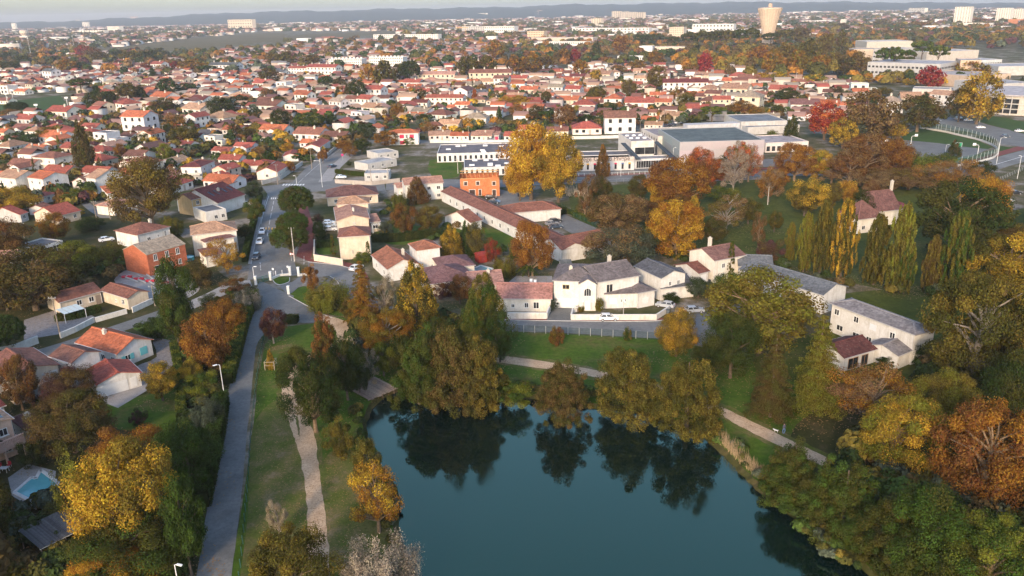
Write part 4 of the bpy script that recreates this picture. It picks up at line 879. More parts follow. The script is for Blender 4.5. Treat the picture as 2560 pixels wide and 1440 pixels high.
for i in range(16): opening(t2,fa,'e',(i+.5)/16,.3,1.2,2.7,'window',(.6,.6,.62),1)
f3 = front((1160,419),(1290,415),20,3.6); block(t2,f3,3.6,'flat',0,(.17,.16,.17),SW,.02)
for i in range(10): opening(t2,f3,'e',(i+.5)/10,.3,1.0,2.4,'window',(.6,.6,.62),1)
for i in range(16):
    r0 = f3 if i%2 else fa; sb=MB(); x,y=random.uniform(2,r0.L-4),random.uniform(2,r0.W-3); sb.obox(r0.p(x,y,0),r0.X,r0.Y,(0,2.2),(0,1.2),(r0.h-.3,r0.h+.25)); sb.build('roof_light',PAINT,t2,(.7,.7,.7))
t3, f = flatblock('school_hall','white school hall with round roof lights and a slanting slate canopy','school',(1578,353),(1636,351),26,8.5,(.34,.3,.29),(.68,.64,.6)); opening(t3,f,'e',.6,2.5,9,3.2,'opening')
for i in range(6):
    sb=MB(); c_=f.p(f.L*(.2+.3*(i%3)),f.W*(.35+.3*(i//3)),8.2); sb.tube([c_,c_+Zv*.6],[1.0,.8],10); sb.build('roof_light',PAINT,t3,(.75,.74,.72))
def canopy(p0,p1,p2,h0,h1,h2):
    A,B_,D_ = G(*p0,h0),G(*p1,h1),G(*p2,h2); E_=B_+(D_-A); cb=MB(); cb.hexa([A-Zv*.3,B_-Zv*.3,E_-Zv*.3,D_-Zv*.3,A,B_,E_,D_]); cb.build('canopy',TILE,t3,(.07,.09,.11))
canopy((1590,397),(1552,357),(1602,397),4.5,7.5,4.5); canopy((1680,396),(1634,354),(1692,395),4.5,7.5,4.5)
f2 = front((1590,398),(1690,394),8,4.0); block(t3,f2,4.0,'flat',0,(.3,.3,.3),SW,.02)
for i in range(8): opening(t3,f2,'e',(i+.5)/8,.2,2.2,3.0,'glazed_door',(.5,.5,.52))
t4, f = flatblock('sports_hall','large grey panelled sports hall with green flat roof behind the autumn avenue','sports hall',(1700,355),(1912,349),40,10.5,(.125,.15,.145),(.36,.36,.36),wmat=PAINT)
for u in range(5):
    for v in range(3):
        pb=MB(); o,a,n,L=side(f,'e'); pb.obox(o,a,n,(L*u/5+.08,L*(u+1)/5-.08),(0,.08),(3.5*v+.08,3.5*v+3.42)); pb.build('panel',PAINT,t4,ij((.40,.36,.36),.05))  # front panels carry the low sun's warmth in their colour
for u in range(3):
    for v in range(3):
        pb=MB(); o,a,n,L=side(f,'g'); pb.obox(o,a,n,(L*u/3+.08,L*(u+1)/3-.08),(0,.08),(3.5*v+.08,3.5*v+3.42)); pb.build('panel',PAINT,t4,ij((.27,.30,.30),.05))  # side panels coloured darker and cooler for the hall's shaded side
t5, f = flatblock('school_block','pale school block with pinkish flat roof left of the sports hall','school',(1645,340),(1860,331),26,8.5,(.33,.29,.29),(.62,.58,.54)); sb=MB(); sb.obox(f.p(f.L*.45,f.W*.5,0),f.X,f.Y,(0,26),(0,6),(8.2,11)); sb.build('roof_plant',WALL,t5,(.5,.5,.52))
for i in range(7):
    o,a,n,L=side(f,'g'); pb=MB(); pb.obox(o,a,n,(L*(i+.4)/7,L*(i+.4)/7+.7),(0,.06),(1,7)); pb.build('window',GLASS,t5)
flatblock('hall','low white building with a cluttered flat roof right of the umbrella pine','hall',(1853,304),(1968,301),30,6,(.2,.22,.24),'g',rows=1,cols=10,z0=1.5,ww=.8,wh=.9)
flatblock('hall','low pale roofed building between the umbrella pine and the sports hall','hall',(1870,318),(2000,312),24,4,(.24,.26,.29),'g')
flatblock('pavilion','small white flat roofed pavilion behind the orange avenue trees','pavilion',(1915,357),(2022,353),22,4.5,(.4,.36,.36),(.7,.62,.58),rows=1,cols=8,z0=.6,ww=1.6,wh=2.2)
CB=(.62,.50,.38)
cam_list = [((2135,123),(2232,122),30,13,(.36,.34,.34),(.55,.45,.35),0,0,'ribbed tan campus building at the left end of the campus'),
 ((2168,104),(2282,102),46,15,(.6,.57,.54),(.5,.47,.42),0,0,'campus hall with a broad pale roof behind the ribbed tan building'),
 ((2233,123),(2290,119),24,15,(.4,.39,.4),(.48,.47,.46),3,12,'three storey campus block with window rows behind the pines'),
 ((2318,130),(2448,125),40,13,(.56,.53,.5),(.5,.46,.42),1,10,'wide campus hall with pale roof in the middle of the campus'),
 ((2352,160),(2402,152),60,15,(.42,.41,.42),(.44,.44,.45),3,14,'long three storey campus wing seen past the leaning pine'),
 ((2402,150),(2454,150),26,17,(.42,.41,.42),(.56,.42,.32),0,0,'peach end block of the long campus wing'),  # low sun on the end wall is put into this peach
 ((2452,150),(2506,148),26,10,(.4,.4,.42),(.52,.54,.56),2,9,'grey campus block right of the peach end block'),
 ((2423,190),(2528,184),50,9,(.46,.42,.4),(.54,.42,.33),0,0,'low peach campus hall with flat roof'),
 ((2470,210),(2585,206),34,11,(.40,.39,.39),(.46,.45,.45),1,12,'grey campus hall at the right edge of the photo'),
 ((2497,166),(2620,164),40,8,(.45,.44,.44),(.5,.49,.48),0,0,'pale flat campus hall cut by the right edge')]
for a,b,dp,h,rc,wc,r,c_,lab in cam_list: flatblock('campus_building',lab,'campus building',a,b,dp,h,rc,wc,rows=r,cols=c_,sides='eg',ww=2.0,wh=1.6,group='university campus buildings')
# round glazed hall
cx = G(2580,285,0); R0=30.0; cx = cx+np.array([6,18,0]); t = tag(empty('round_hall',cx),'round glazed hall with flat pale roof at the right edge','hall'); mb=MB(); gb=MB(); fb=MB(); NS=48
ring=lambda k,r,z: np.array([cx[0]+r*math.cos(k*2*math.pi/NS),cx[1]+r*math.sin(k*2*math.pi/NS),z])
for k in range(NS):
    mb.poly([ring(k,R0,0),ring(k+1,R0,0),ring(k+1,R0,11),ring(k,R0,11)])
    for z0_,z1_ in ((1.0,3.2),(3.8,6.2),(6.8,9.2)):
        if k%8!=7: gb.poly([ring(k+.08,R0+.12,z0_),ring(k+.92,R0+.12,z0_),ring(k+.92,R0+.12,z1_),ring(k+.08,R0+.12,z1_)])
mb.build('wall',WALL,t,(.55,.50,.45)); gb.build('window_panes',GLASS,t)['kind']='stuff'
rb=MB(); rb.poly([ring(k,R0+1.2,11.6) for k in range(NS)]); 
for k in range(NS): rb.poly([ring(k,R0+1.2,10.9),ring(k+1,R0+1.2,10.9),ring(k+1,R0+1.2,11.6),ring(k,R0+1.2,11.6)])
rb.build('roof',FLAT,t,(.5,.46,.46))
for k in range(0,NS,2): fb.bar(ring(k,R0+.5,0),ring(k,R0+.5,11),.18)
for z in (3.5,6.5,9.5):
    for k in range(NS): fb.bar(ring(k,R0+.5,z),ring(k+1,R0+.5,z),.14)
fb.build('lattice',METAL,t,(.6,.6,.6))['kind']='stuff'
# long low roof behind the right trees
flatblock('long_shed','long low grey shed behind the yellow hedge trees at right','shed',(2282,221),(2408,224),18,4,(.36,.35,.34),'g')
# ---------------------------------------------------------------- slabs and towers
def slab(lab, x0, x1, yb, yt, depth=14, wc='w', rc=(.5,.49,.47), cat='apartment block', rows=4, cols=16, group='distant apartment blocks and halls', name='apartment_block', sides='e', roofbits=0):
    b = G((x0+x1)/2, yb); h = height_at(b, yt); f = front((x0,yb),(x1,yb),depth,0.0); f.h=h; t = house(name,lab,cat,group,f); block(t,f,h,'flat',0,rc,wc,.02)
    if rows:
        mb=MB(); o,a,n,L=side(f,'e'); ww=L/cols*.42; wh=h/rows*.42
        for r in range(rows):
            for i in range(cols):
                q=o+a*L*(i+.5)/cols+Zv*(h*(r+.3)/rows)+n*.06; mb.poly([q-a*ww/2,q+a*ww/2,q+a*ww/2+Zv*wh,q-a*ww/2+Zv*wh])
        mb.build('window_rows',GLASS,t)['kind']='stuff'
    for i in range(roofbits):
        sb=MB(); sb.obox(f.p(f.L*(i+.5)/roofbits,f.W*.4,0),f.X,f.Y,(-1.2,1.2),(-1,1),(h-.3,h+1.6)); sb.build('roof_vent',WALL,t,(.7,.68,.64))
    return t
slab('white four storey apartment slab with rooftop vents, left of the pair',823,905,171,147,14,'w',rows=4,cols=16,roofbits=9)
slab('white four storey apartment slab behind the orange tree, right of the pair',924,1008,170,143,14,'w',rows=4,cols=16,roofbits=9)
slab('long white university slab beyond the vineyard',934,1096,104,86,14,'w',rows=4,cols=30)
slab('long white hall with window bands left of the water tower',1430,1622,90,70,18,'w',rows=3,cols=22)
slab('tan office block between the long white hall and the pines',1672,1708,98,68,18,'c',rows=6,cols=8)
slab('bright white office block just left of the water tower',1730,1832,88,60,18,'w',rows=3,cols=12)
slab('low tan hall with long flat roof beyond the autumn park',1330,1482,108,94,30,(.6,.5,.42),rows=0)
slab('white glazed hall below the low tan hall',1342,1470,119,104,16,'w',rows=2,cols=24)
slab('white and tan campus block among the pines',1597,1630,141,115,16,'w',rows=0); slab('tan wing of the white campus block among the pines',1630,1722,137,117,20,(.66,.56,.46),rows=1,cols=14)
slab('low white pavilion in front of the pine grove',1543,1618,153,140,12,'w',rows=1,cols=16)
slab('narrow tan tower block in the middle distance',1478,1502,69,46,16,'c',rows=8,cols=4)
slab('low orange tan building beside the low tan hall',1318,1360,101,78,16,(.65,.5,.36),rows=4,cols=10)
slab('white university block with terraces in the centre distance',1212,1286,93,66,18,'w',rows=4,cols=14)
slab('grey white laboratory block left of centre distance',1155,1212,84,66,18,'g',rows=4,cols=10)
for i,(a,b) in enumerate(((1529,1548),(1549,1566),(1567,1587),(1588,1608))): slab('%s tower of the pale tower row on the skyline'%('leftmost','second','third','rightmost')[i],a,b,50,28+i*1.0,16,'c',rows=10,cols=4,group='pale tower row on the skyline',cat='tower block',name='tower_block')
slab('tall white tower block right of the water tower',2381,2421,67,17,20,'l',rows=16,cols=6,cat='tower block',name='tower_block')
slab('left one of the two white towers near the right edge',2486,2521,62,20,20,'l',rows=14,cols=6,cat='tower block',name='tower_block')
slab('right one of the two white towers near the right edge',2523,2550,60,22,20,'l',rows=14,cols=5,cat='tower block',name='tower_block')
slab('orange brick building in front of the white towers',2518,2580,66,48,20,(.5,.2,.1),rows=0)
slab('long grey hall at the foot of the tall white tower',2420,2480,72,58,20,'g',rows=1,cols=12)
slab('brown tower block on the far left skyline',328,344,60,37,16,(.5,.38,.3),rows=9,cols=4,cat='tower block',name='tower_block')
for i,(x0,x1,yb,yt) in enumerate(((31,40,76,58),(191,199,63,50),(207,222,70,55),(497,508,53,35),(529,541,52,34),(2100,2110,66,48))):
    slab(('thin white tower at the far left edge','small white tower left of the brown tower block','pale tower just left of the brown tower block','left one of the twin towers on the left skyline','right one of the twin towers on the left skyline','small pale tower on the right skyline')[i],x0,x1,yb,yt,12,'l',rows=8,cols=3,cat='tower block',name='tower_block')
for i,(x0,x1,yb,yt) in enumerate(((572,632,76,49),(196,262,88,76),(200,246,112,99),(890,916,50,38),(940,962,48,34),(1195,1215,46,33),(880,940,46,40),(270,300,82,66),(1700,1740,60,52),(2270,2310,36,20))):
    slab(('broad cream office complex on the left skyline','long cream building left of the vineyard','long pale depot beside the vineyard','white block right of the church spire','tall white block right of the church spire','white slab tower left of the centre skyline','low white halls beside the church spire','cream block below the brown tower block','low tan building left of the water tower skyline','peach hall on the wooded right ridge')[i],x0,x1,yb,yt,20,('c','l')[i%2],rows=4,cols=10)
# water tower: flared cup on a stem
b = G(1917,125); d0=zc(b); s_=d0/FPX; t = tag(empty('water_tower',b),'tall concrete water tower with flared square cup above the pines','water tower')
Ht=height_at(b,20)
def lathe(mb,prof,n=24,c0=b):
    for i in range(len(prof)-1):
        for k in range(n):
            A=lambda r,z,kk: (c0[0]+r*math.cos(kk*2*math.pi/n),c0[1]+r*math.sin(kk*2*math.pi/n),z)
            mb.poly([A(prof[i][0],prof[i][1],k),A(prof[i][0],prof[i][1],k+1),A(prof[i+1][0],prof[i+1][1],k+1),A(prof[i+1][0],prof[i+1][1],k)])
mb=MB(); lathe(mb,[(14*s_,0),(13.5*s_,Ht*.2),(14.5*s_,Ht*.42)]); mb.build('stem',WALL,t,(.60,.47,.36))
mb=MB(); lathe(mb,[(14.5*s_,Ht*.42),(18.5*s_,Ht*.62),(23.5*s_,Ht*.82),(29*s_,Ht*.985),(29*s_,Ht),(26*s_,Ht+.6),(0,Ht+1.5)]); mb.build('tank',WALL,t,(.62,.49,.38))
for k in range(24):
    rb=MB(); A=lambda r,z: np.array([b[0]+r*math.cos(k*2*math.pi/24),b[1]+r*math.sin(k*2*math.pi/24),z]); rb.bar(A(14.6*s_,Ht*.42),A(23.6*s_,Ht*.82),.5); rb.bar(A(23.6*s_,Ht*.82),A(29.1*s_,Ht*.98),.5); rb.build('rib',WALL,t,(.5,.4,.32))
mb=MB(); lathe(mb,[(5*s_,Ht+1),(5*s_,Ht+5),(4*s_,Ht+6.5),(0,Ht+6.6)],10); mb.build('cap',WALL,t,(.5,.38,.3))
b=G(64,100); s_=zc(b)/FPX; Ht=height_at(b,76); t=tag(empty('water_tower',b),'small mushroom water tower at the far left edge','water tower'); mb=MB(); lathe(mb,[(6*s_,0),(6*s_,Ht*.5),(10*s_,Ht*.72),(10*s_,Ht),(0,Ht+1)],16,b); mb.build('tank',WALL,t,(.7,.58,.47))
b=G(847,50); s_=zc(b)/FPX; t=tag(empty('church',b),'church with a thin tall spire on the skyline','church'); mb=MB(); hh=height_at(b,20); lathe(mb,[(3.4*s_,0),(3.0*s_,hh*.55),(2.6*s_,hh*.56),(0.1,hh)],8,b); mb.build('spire',WALL,t,(.3,.25,.24))
mb=MB(); mb.box(b[0]-4*s_,b[0]+14*s_,b[1]+10,b[1]+40,0,hh*.22); mb.build('nave',WALL,t,(.4,.34,.32))
def crane(x,yb,yt,lab,col,arm=24,k=1.0):
    b=G(x,yb); h=height_at(b,yt); s_=zc(b)/FPX; t=tag(empty('tower_crane',b),lab,'crane',None); mb=MB(); w=1.0*k
    for (dx,dy) in ((-w,-w),(w,-w),(w,w),(-w,w)): mb.bar(b+np.array([dx,dy,0]),b+np.array([dx,dy,h]),.35*k)
    for i in range(int(h/4)):
        z=i*4; mb.bar(b+np.array([-w,-w,z]),b+np.array([w,-w,z+4]),.2*k); mb.bar(b+np.array([-w,w,z]),b+np.array([-w,-w,z+4]),.2*k)
    mb.build('mast',METAL,t,col); mb=MB(); mb.bar(b+np.array([-arm*.3*s_,0,h]),b+np.array([arm*s_,0,h]),1.2*k,1.4*k); mb.bar(b+np.array([0,0,h]),b+np.array([0,0,h+5*k]),.6*k); mb.bar(b+np.array([0,0,h+5*k]),b+np.array([arm*.8*s_,0,h+.6]),.3*k); mb.build('jib',METAL,t,col)
    mb=MB(); mb.box(b[0]-arm*.3*s_-1.2*k,b[0]-arm*.3*s_+1.2*k,b[1]-1,b[1]+1,h-2.4*k,h); mb.build('counterweight',CONC,t,(.4,.4,.4))
crane(1165,100,69,'orange tower crane standing in the trees left of centre',(.55,.28,.08),-24)
crane(1008,48,34,'red tower crane on the skyline right of the church spire',(.4,.12,.1),14,2.0); crane(1022,48,33,'white tower crane on the centre skyline',(.5,.48,.48),12,2.0); crane(1346,44,27,'thin tower crane on the skyline left of the tower row',(.45,.3,.25),10,2.0)
# ---------------------------------------------------------------- trees
def quads_mesh(name, c, n, s, clump, leaf, asp=.62):
    """leaf-clump quads from centres, normals, sizes"""
    N_ = len(c); n = n/np.maximum(np.linalg.norm(n, axis=1, keepdims=True), 1e-9)
    r = rng.normal(size=(N_, 3)); t = np.cross(n, r); t /= np.maximum(np.linalg.norm(t, axis=1, keepdims=True), 1e-9); b = np.cross(n, t)
    s = s[:, None]; bend = n*s*.25
    v = np.stack([c-t*s+bend*0, c-b*s*asp-bend, c+t*s, c+b*s*asp-bend], 1).reshape(-1, 3)
    me = bpy.data.meshes.new(name); me.vertices.add(N_*4); me.vertices.foreach_set('co', v.astype(np.float32).ravel())
    me.loops.add(N_*4); me.loops.foreach_set('vertex_index', np.arange(N_*4, dtype=np.int32))
    me.polygons.add(N_); me.polygons.foreach_set('loop_start', np.arange(0, N_*4, 4, dtype=np.int32)); me.polygons.foreach_set('loop_total', np.full(N_, 4, dtype=np.int32))
    for nm, val in (('clump', clump), ('leaf', leaf)):
        a = me.attributes.new(nm, 'FLOAT', 'FACE'); a.data.foreach_set('value', np.asarray(val, np.float32))
    me.materials.append(FOL); me.update(); me.validate(); return me
def rdir(n):
    v = rng.normal(size=(n, 3)); return v/np.linalg.norm(v, axis=1, keepdims=True)
def crown(kind, nleaf, ls):
    """returns centres, normals, size, clump id value, leaf value, limb targets"""
    C_, N_, S_, K_, Lf, tips = [], [], [], [], [], []
    def clumpset(ctr, rad, count, zs=1.0, core=np.array([0,0,.55]), flat=False, size=ls, shell=(.55, 1.05)):
        d = rdir(count); r = rng.uniform(*shell, count)[:, None]
        off = d*r*rad; off[:, 2] *= zs
        nn = d+rng.normal(size=(count, 3))*.45+np.array([0,0,.35])
        C_.append(ctr+off); N_.append(nn); S_.append(rng.uniform(.7, 1.35, count)*size)
        K_.append(np.full(count, rng.random())*.90+rng.random(count)*.10); Lf.append(rng.random(count)); tips.append(ctr)
    if kind in ('round', 'oak', 'sparse', 'shrub'):
        nk = dict(round=48, oak=62, sparse=40, shrub=26)[kind]; cz, rz = (.56, .44) if kind != 'shrub' else (.45, .52)
        lob = rdir(9); lobr = rng.uniform(.0, .40 if kind == 'oak' else .28, 9)
        gr = math.pi*(3-math.sqrt(5))
        for i in range(nk):
            z = 1-2*(i+.5)/nk; 
            if z < -.82: continue
            rr = math.sqrt(1-z*z); d = np.array([rr*math.cos(gr*i), rr*math.sin(gr*i), z])+rng.normal(size=3)*.20
            d = unit(d); ext = min(1.12, .75+sum(lobr*np.maximum(0, lob@d-.35)*1.6)+rng.normal()*.12)
            rad = rng.uniform(.09, .16) if kind == 'oak' else rng.uniform(.10, .19)
            if kind == 'sparse': rad *= .8; ext *= rng.uniform(.65, 1.1)
            ctr = np.array([d[0]*.5*ext*.86, d[1]*.5*ext*.86, cz+d[2]*rz*ext*.88]); ctr[2] = max(ctr[2], .10 if kind != 'shrub' else .05)
            if kind == 'sparse' and rng.random() < .15: continue
            clumpset(ctr, rad, int(nleaf/nk*rng.uniform(.6, 1.4)), rng.uniform(.7, 1.0))
        if kind != 'sparse':
            for i in range(10):
                d = unit(rng.normal(size=3)); clumpset(np.array([d[0]*.2, d[1]*.2, cz+d[2]*rz*.4]), .2, int(nleaf/nk*.6))
    elif kind == 'pine':          # umbrella
        for i in range(40):
            a, r = rng.uniform(0, 2*math.pi), math.sqrt(rng.random())*.42
            z = .70+.22*math.sqrt(max(0, 1-(r/.5)**2))+rng.normal()*.02
            clumpset(np.array([r*math.cos(a), r*math.sin(a), z]), rng.uniform(.07, .11), nleaf//40, .7)
        for i in range(16):
            a, r = rng.uniform(0, 2*math.pi), rng.uniform(.2, .4); clumpset(np.array([r*math.cos(a), r*math.sin(a), .68]), .09, nleaf//50, .5)
    elif kind == 'dome':          # dense round pine on a short trunk
        nk = 90; gr = math.pi*(3-math.sqrt(5))
        for i in range(nk):
            z = 1-2*(i+.5)/nk
            if z < -.55: continue
            rr = math.sqrt(1-z*z); ctr = np.array([rr*math.cos(gr*i)*.42, rr*math.sin(gr*i)*.42, .58+z*.34]); clumpset(ctr, rng.uniform(.07, .10), nleaf//nk, .9)
        for i in range(12): clumpset(np.array([*(rng.normal(size=2)*.12), .55+rng.normal()*.08]), .18, nleaf//nk)
    elif kind == 'poplar':
        for i in range(150):
            z = rng.uniform(.10, .97); w = .40*math.sin(math.pi*min(1, .10+.88*z))**.75*(.8+.35*rng.random())+.015; a = rng.uniform(0, 2*math.pi); r = w*rng.uniform(.45, 1.0)
            clumpset(np.array([r*math.cos(a), r*math.sin(a), z]), rng.uniform(.035, .055), nleaf//150, 1.9)
        for i in range(20):
            z = rng.uniform(.08, .9); clumpset(np.array([0, 0, z]), .13*math.sin(math.pi*z)+.03, nleaf//110, .8)
    elif kind == 'cypress':
        for i in range(80):
            z = rng.uniform(.02, .97); w = .42*min(1, (z/.12)**.5)*max(.02, 1-z)**.5; a = rng.uniform(0, 2*math.pi)
            clumpset(np.array([w*math.cos(a), w*math.sin(a), z]), .10, nleaf//80, .35, size=ls*.8)
    elif kind == 'cone':          # dense conical conifer (leyland, bald cypress)
        ph = rng.uniform(0, 6, 4)
        for i in range(130):
            z = 1-rng.random()**.62*.97; a = rng.uniform(0, 2*math.pi)
            w = .5*(1-z)**.68*(1+.16*math.sin(3*a+ph[0]+z*5)+.10*math.sin(5*a+ph[1])); r = w*rng.uniform(.78, 1.0)
            clumpset(np.array([r*math.cos(a), r*math.sin(a), z*.97+.02]), .05+.10*w, nleaf//130, 1.25)
        for i in range(40):
            z = rng.uniform(.05, .8); w = .5*(1-z)**.7*.5; a = rng.uniform(0, 6.28); clumpset(np.array([w*math.cos(a), w*math.sin(a), z]), .12*(1.2-z), nleaf//200)
    elif kind == 'bald':          # blunt irregular swamp cypress / alder of the shore
        tops = [np.array([0, 0, 1.0])]+[np.array([.22*math.cos(a), .22*math.sin(a), rng.uniform(.78, .95)]) for a in rng.uniform(0, 6.28, 4)]
        for i in range(150):
            tp = tops[rng.integers(len(tops))]; z = 1-rng.random()**.7; a = rng.uniform(0, 2*math.pi)
            w = .43*(1-z)**.64*(.75+.4*rng.random()); ctr = np.array([tp[0]*z+w*math.cos(a), tp[1]*z+w*math.sin(a), z*tp[2]*.95+.03])
            clumpset(ctr, rng.uniform(.05, .10), nleaf//150, .95)
        for i in range(40):
            z = rng.uniform(.08, .75); a = rng.uniform(0, 6.28); w = .2*(1-z); clumpset(np.array([w*math.cos(a), w*math.sin(a), z]), .14, nleaf//220)
    elif kind == 'cedar':         # tiers of flat drooping boughs
        nt_ = 15
        for k in range(nt_):
            z = .10+.87*k/(nt_-1); w = .5*(1-(k/(nt_-.4)))**.8+.02; nb = max(4, int(10*(1-z)+4)); a0 = rng.uniform(0, 6.28)
            for j in range(nb):
                a = a0+j*2*math.pi/nb+rng.normal()*.15; w2 = w*rng.uniform(.75, 1.08); cnt = int(nleaf/(nt_*9)*(.35+w*2.2)); u = rng.random(cnt)**.7
                cx_ = u*w2; wid = .035+.10*w2*(1-np.abs(u-.6)); lat = rng.normal(size=cnt)*wid*.6
                x = cx_*math.cos(a)-lat*math.sin(a); y = cx_*math.sin(a)+lat*math.cos(a); zz = z-.10*w2*u*u+rng.normal(size=cnt)*.008+.03*u*w2
                C_.append(np.stack([x, y, zz], 1)); nn = np.stack([math.cos(a)*.35+rng.normal(size=cnt)*.35, math.sin(a)*.35+rng.normal(size=cnt)*.35, np.ones(cnt)], 1); N_.append(nn)
                S_.append(rng.uniform(.7, 1.3, cnt)*ls); K_.append(np.full(cnt, rng.random()*.6)+.4*u); Lf.append(rng.random(cnt)); tips.append(np.array([w2*.7*math.cos(a), w2*.7*math.sin(a), z-.03]))
    elif kind == 'palm':
        for k in range(26):
            a = rng.uniform(0, 6.28); up = rng.uniform(-.2, .9); cnt = nleaf//26; u = rng.random(cnt); rr = u*.5*math.cos(up*.8)
            C_.append(np.stack([rr*math.cos(a)+rng.normal(size=cnt)*.02, rr*math.sin(a)+rng.normal(size=cnt)*.02, .62+up*.4*u-.35*u*u+rng.normal(size=cnt)*.012], 1)); N_.append(np.tile([0,0,1.0], (cnt, 1))+rng.normal(size=(cnt, 3))*.5)
            S_.append(np.full(cnt, ls)); K_.append(np.full(cnt, rng.random())); Lf.append(rng.random(cnt))
    elif kind == 'bush':          # upright bamboo / feathery shrubs
        for k in range(60):
            a, r = rng.uniform(0, 6.28), math.sqrt(rng.random())*.42; hz = rng.uniform(.55, .98)*(1-r*.7); cnt = nleaf//60; u = rng.random(cnt)
            C_.append(np.stack([(r+u*.08)*math.cos(a)+rng.normal(size=cnt)*.035, (r+u*.08)*math.sin(a)+rng.normal(size=cnt)*.035, .03+hz*u], 1)); N_.append(np.stack([np.full(cnt, math.cos(a)), np.full(cnt, math.sin(a)), np.full(cnt, .6)], 1)+rng.normal(size=(cnt, 3))*.5)
            S_.append(rng.uniform(.7, 1.3, cnt)*ls); K_.append(np.full(cnt, rng.random()*.7)+.3*u); Lf.append(rng.random(cnt))
    return np.concatenate(C_), np.concatenate(N_), np.concatenate(S_), np.concatenate(K_), np.concatenate(Lf), tips
def trunk_mesh(kind, tips, fine=True):
    mb = MB(); n = 7 if fine else 5
    top = dict(poplar=.85, cypress=.8, cone=.92, bald=.85, cedar=.97, pine=.72, dome=.55, shrub=.3, palm=.62, bush=.2).get(kind, .62)
    r0 = dict(cypress=.05, poplar=.035, shrub=.02, bush=.015, palm=.04).get(kind, .032)
    lean = rng.normal(size=2)*.012
    mb.tube([(0,0,-.02), (lean[0]*.3,lean[1]*.3,top*.2), (lean[0],lean[1],top*.6), (lean[0]*.5,lean[1]*.5,top)], [r0*1.25, r0, r0*.75, r0*.25], n)
    if kind in ('round', 'oak', 'sparse', 'pine', 'dome', 'shrub') and tips:
        m = len(tips); idx = rng.choice(m, min(m, dict(sparse=38, pine=16, oak=34).get(kind, 14) if fine else 8), replace=False)
        for i in idx:
            t = np.asarray(tips[i]); hz = min(top*.95, max(.16 if kind != 'shrub' else .05, t[2]-rng.uniform(.2, .4))); 
            if kind == 'pine': hz = rng.uniform(.45, .68)
            a = np.array([0, 0, hz]); mid = a*.5+t*.5+np.array([*(rng.normal(size=2)*.03), .02])
            mb.tube([a, mid, t], [r0*.5, r0*.3, r0*.1], 4 if not fine else 5, cap=False)
            if kind == 'sparse':
                for k in range(5):
                    e = t+unit(t-np.array([0,0,.5])+rng.normal(size=3)*.5)*rng.uniform(.05, .13); mb.tube([mid*.4+t*.6, e], [r0*.14, r0*.05], 3, cap=False)
    return mb.mesh('trunk', BARK)
LIB = {}
def lib(kind, lod, var):
    k = (kind, lod, var)
    if k not in LIB:
        nl, ls = dict(x=(36000, .0098), n=(18000, .0138), m=(5200, .024), f=(1400, .046))[lod]
        if kind == 'sparse': nl = int(nl*.62); ls *= .9
        if kind in ('poplar', 'cypress'): ls *= 1.15
        if kind in ('cypress', 'shrub', 'palm'): nl = int(nl*.5); ls *= 1.2
        if kind == 'cedar': nl = int(nl*1.3); ls *= .9
        c, n, s, kk, lf, tips = crown(kind, nl, ls)
        LIB[k] = (quads_mesh('crown', c, n, s, kk, lf), trunk_mesh(kind, tips, lod in 'xn'))
    return LIB[k]
PAL = dict(G=(.034,.052,.013), O=(.070,.068,.016), g=(.054,.085,.017), L=(.15,.155,.022), Y=(.42,.255,.030), A=(.27,.125,.020), R=(.165,.075,.024), D=(.26,.032,.026),
           B=(.112,.074,.026), T=(.20,.125,.056), S=(.31,.26,.19), P=(.09,.04,.042), K=(.075,.09,.058), W=(.28,.22,.15), E=(.15,.115,.022), C=(.40,.105,.035))
CW = dict(G='dark green', O='olive green', g='green', L='lime green', Y='golden yellow', A='orange', R='rust brown', D='deep red', B='brown', T='tan', S='silvery', P='purple', K='grey green', W='pale bare', E='olive gold', C='coral red')
KW = dict(round='round tree', oak='oak', sparse='thin twiggy tree', pine='umbrella pine', dome='dense round pine', poplar='poplar', cypress='cypress', cone='conical conifer', bald='shore tree', cedar='cedar', palm='palm', bush='feathery bush', shrub='shrub')
TREE_XY = []; TREE_N = 0
def tree_at(pos, w, h, kind, c1, c2, label=None, group=None, lod=None, desc=None, barkc=None):
    d = math.hypot(pos[0], pos[1])
    if lod is None: lod = 'x' if (d < 150 and w > 7.5) else 'n' if d < 330 else 'm' if d < 700 else 'f'
    nv = dict(x=2, n=2, m=2, f=2)[lod]; cr, tr = lib(kind, lod, random.randrange(nv))
    nm = {'shrub':'shrub','bush':'bush','palm':'palm_tree','pine':'pine_tree','dome':'pine_tree','poplar':'poplar_tree','cypress':'cypress_tree','cone':'conifer_tree','cedar':'cedar_tree','oak':'oak_tree'}.get(kind, 'tree')
    o = empty(nm, (pos[0], pos[1], pos[2] if len(pos) > 2 else 0), random.uniform(0, 6.28))
    o.scale = (w, w, h); o['category'] = 'shrub' if kind in ('shrub', 'bush') else 'tree'
    if group: o['group'] = group
    a = bpy.data.objects.new('crown', cr); b = bpy.data.objects.new('trunk', tr); link(a, o); link(b, o)
    a.color = (*ij(c1, .10), 1); a['col2'] = [float(x) for x in ij(c2, .10)]
    b.color = (*(barkc or (.13,.10,.075)), 1)
    if label: tag(o, label)
    else: AUTO.append((o, desc, np.array([pos[0], pos[1], h*.6])))
    TREE_XY.append((pos[0], pos[1], w*.5)); return o
def T(x, yb, yt, w, kind, c, label=None, group='trees and shrubs of the park and gardens', bark=None, hs=.97):
    b = G(x, yb); s = FPX/zc(b); wm = w/s; h = height_at(b, yt)*hs
    cc = PAL[c[0]]; c2 = PAL[c[1] if len(c) > 1 else c[0]]
    desc = CW[c[0]]+' '+KW[kind]
    return tree_at(b, wm, max(h, .6), kind, cc, c2, label, group, None, desc, bark)
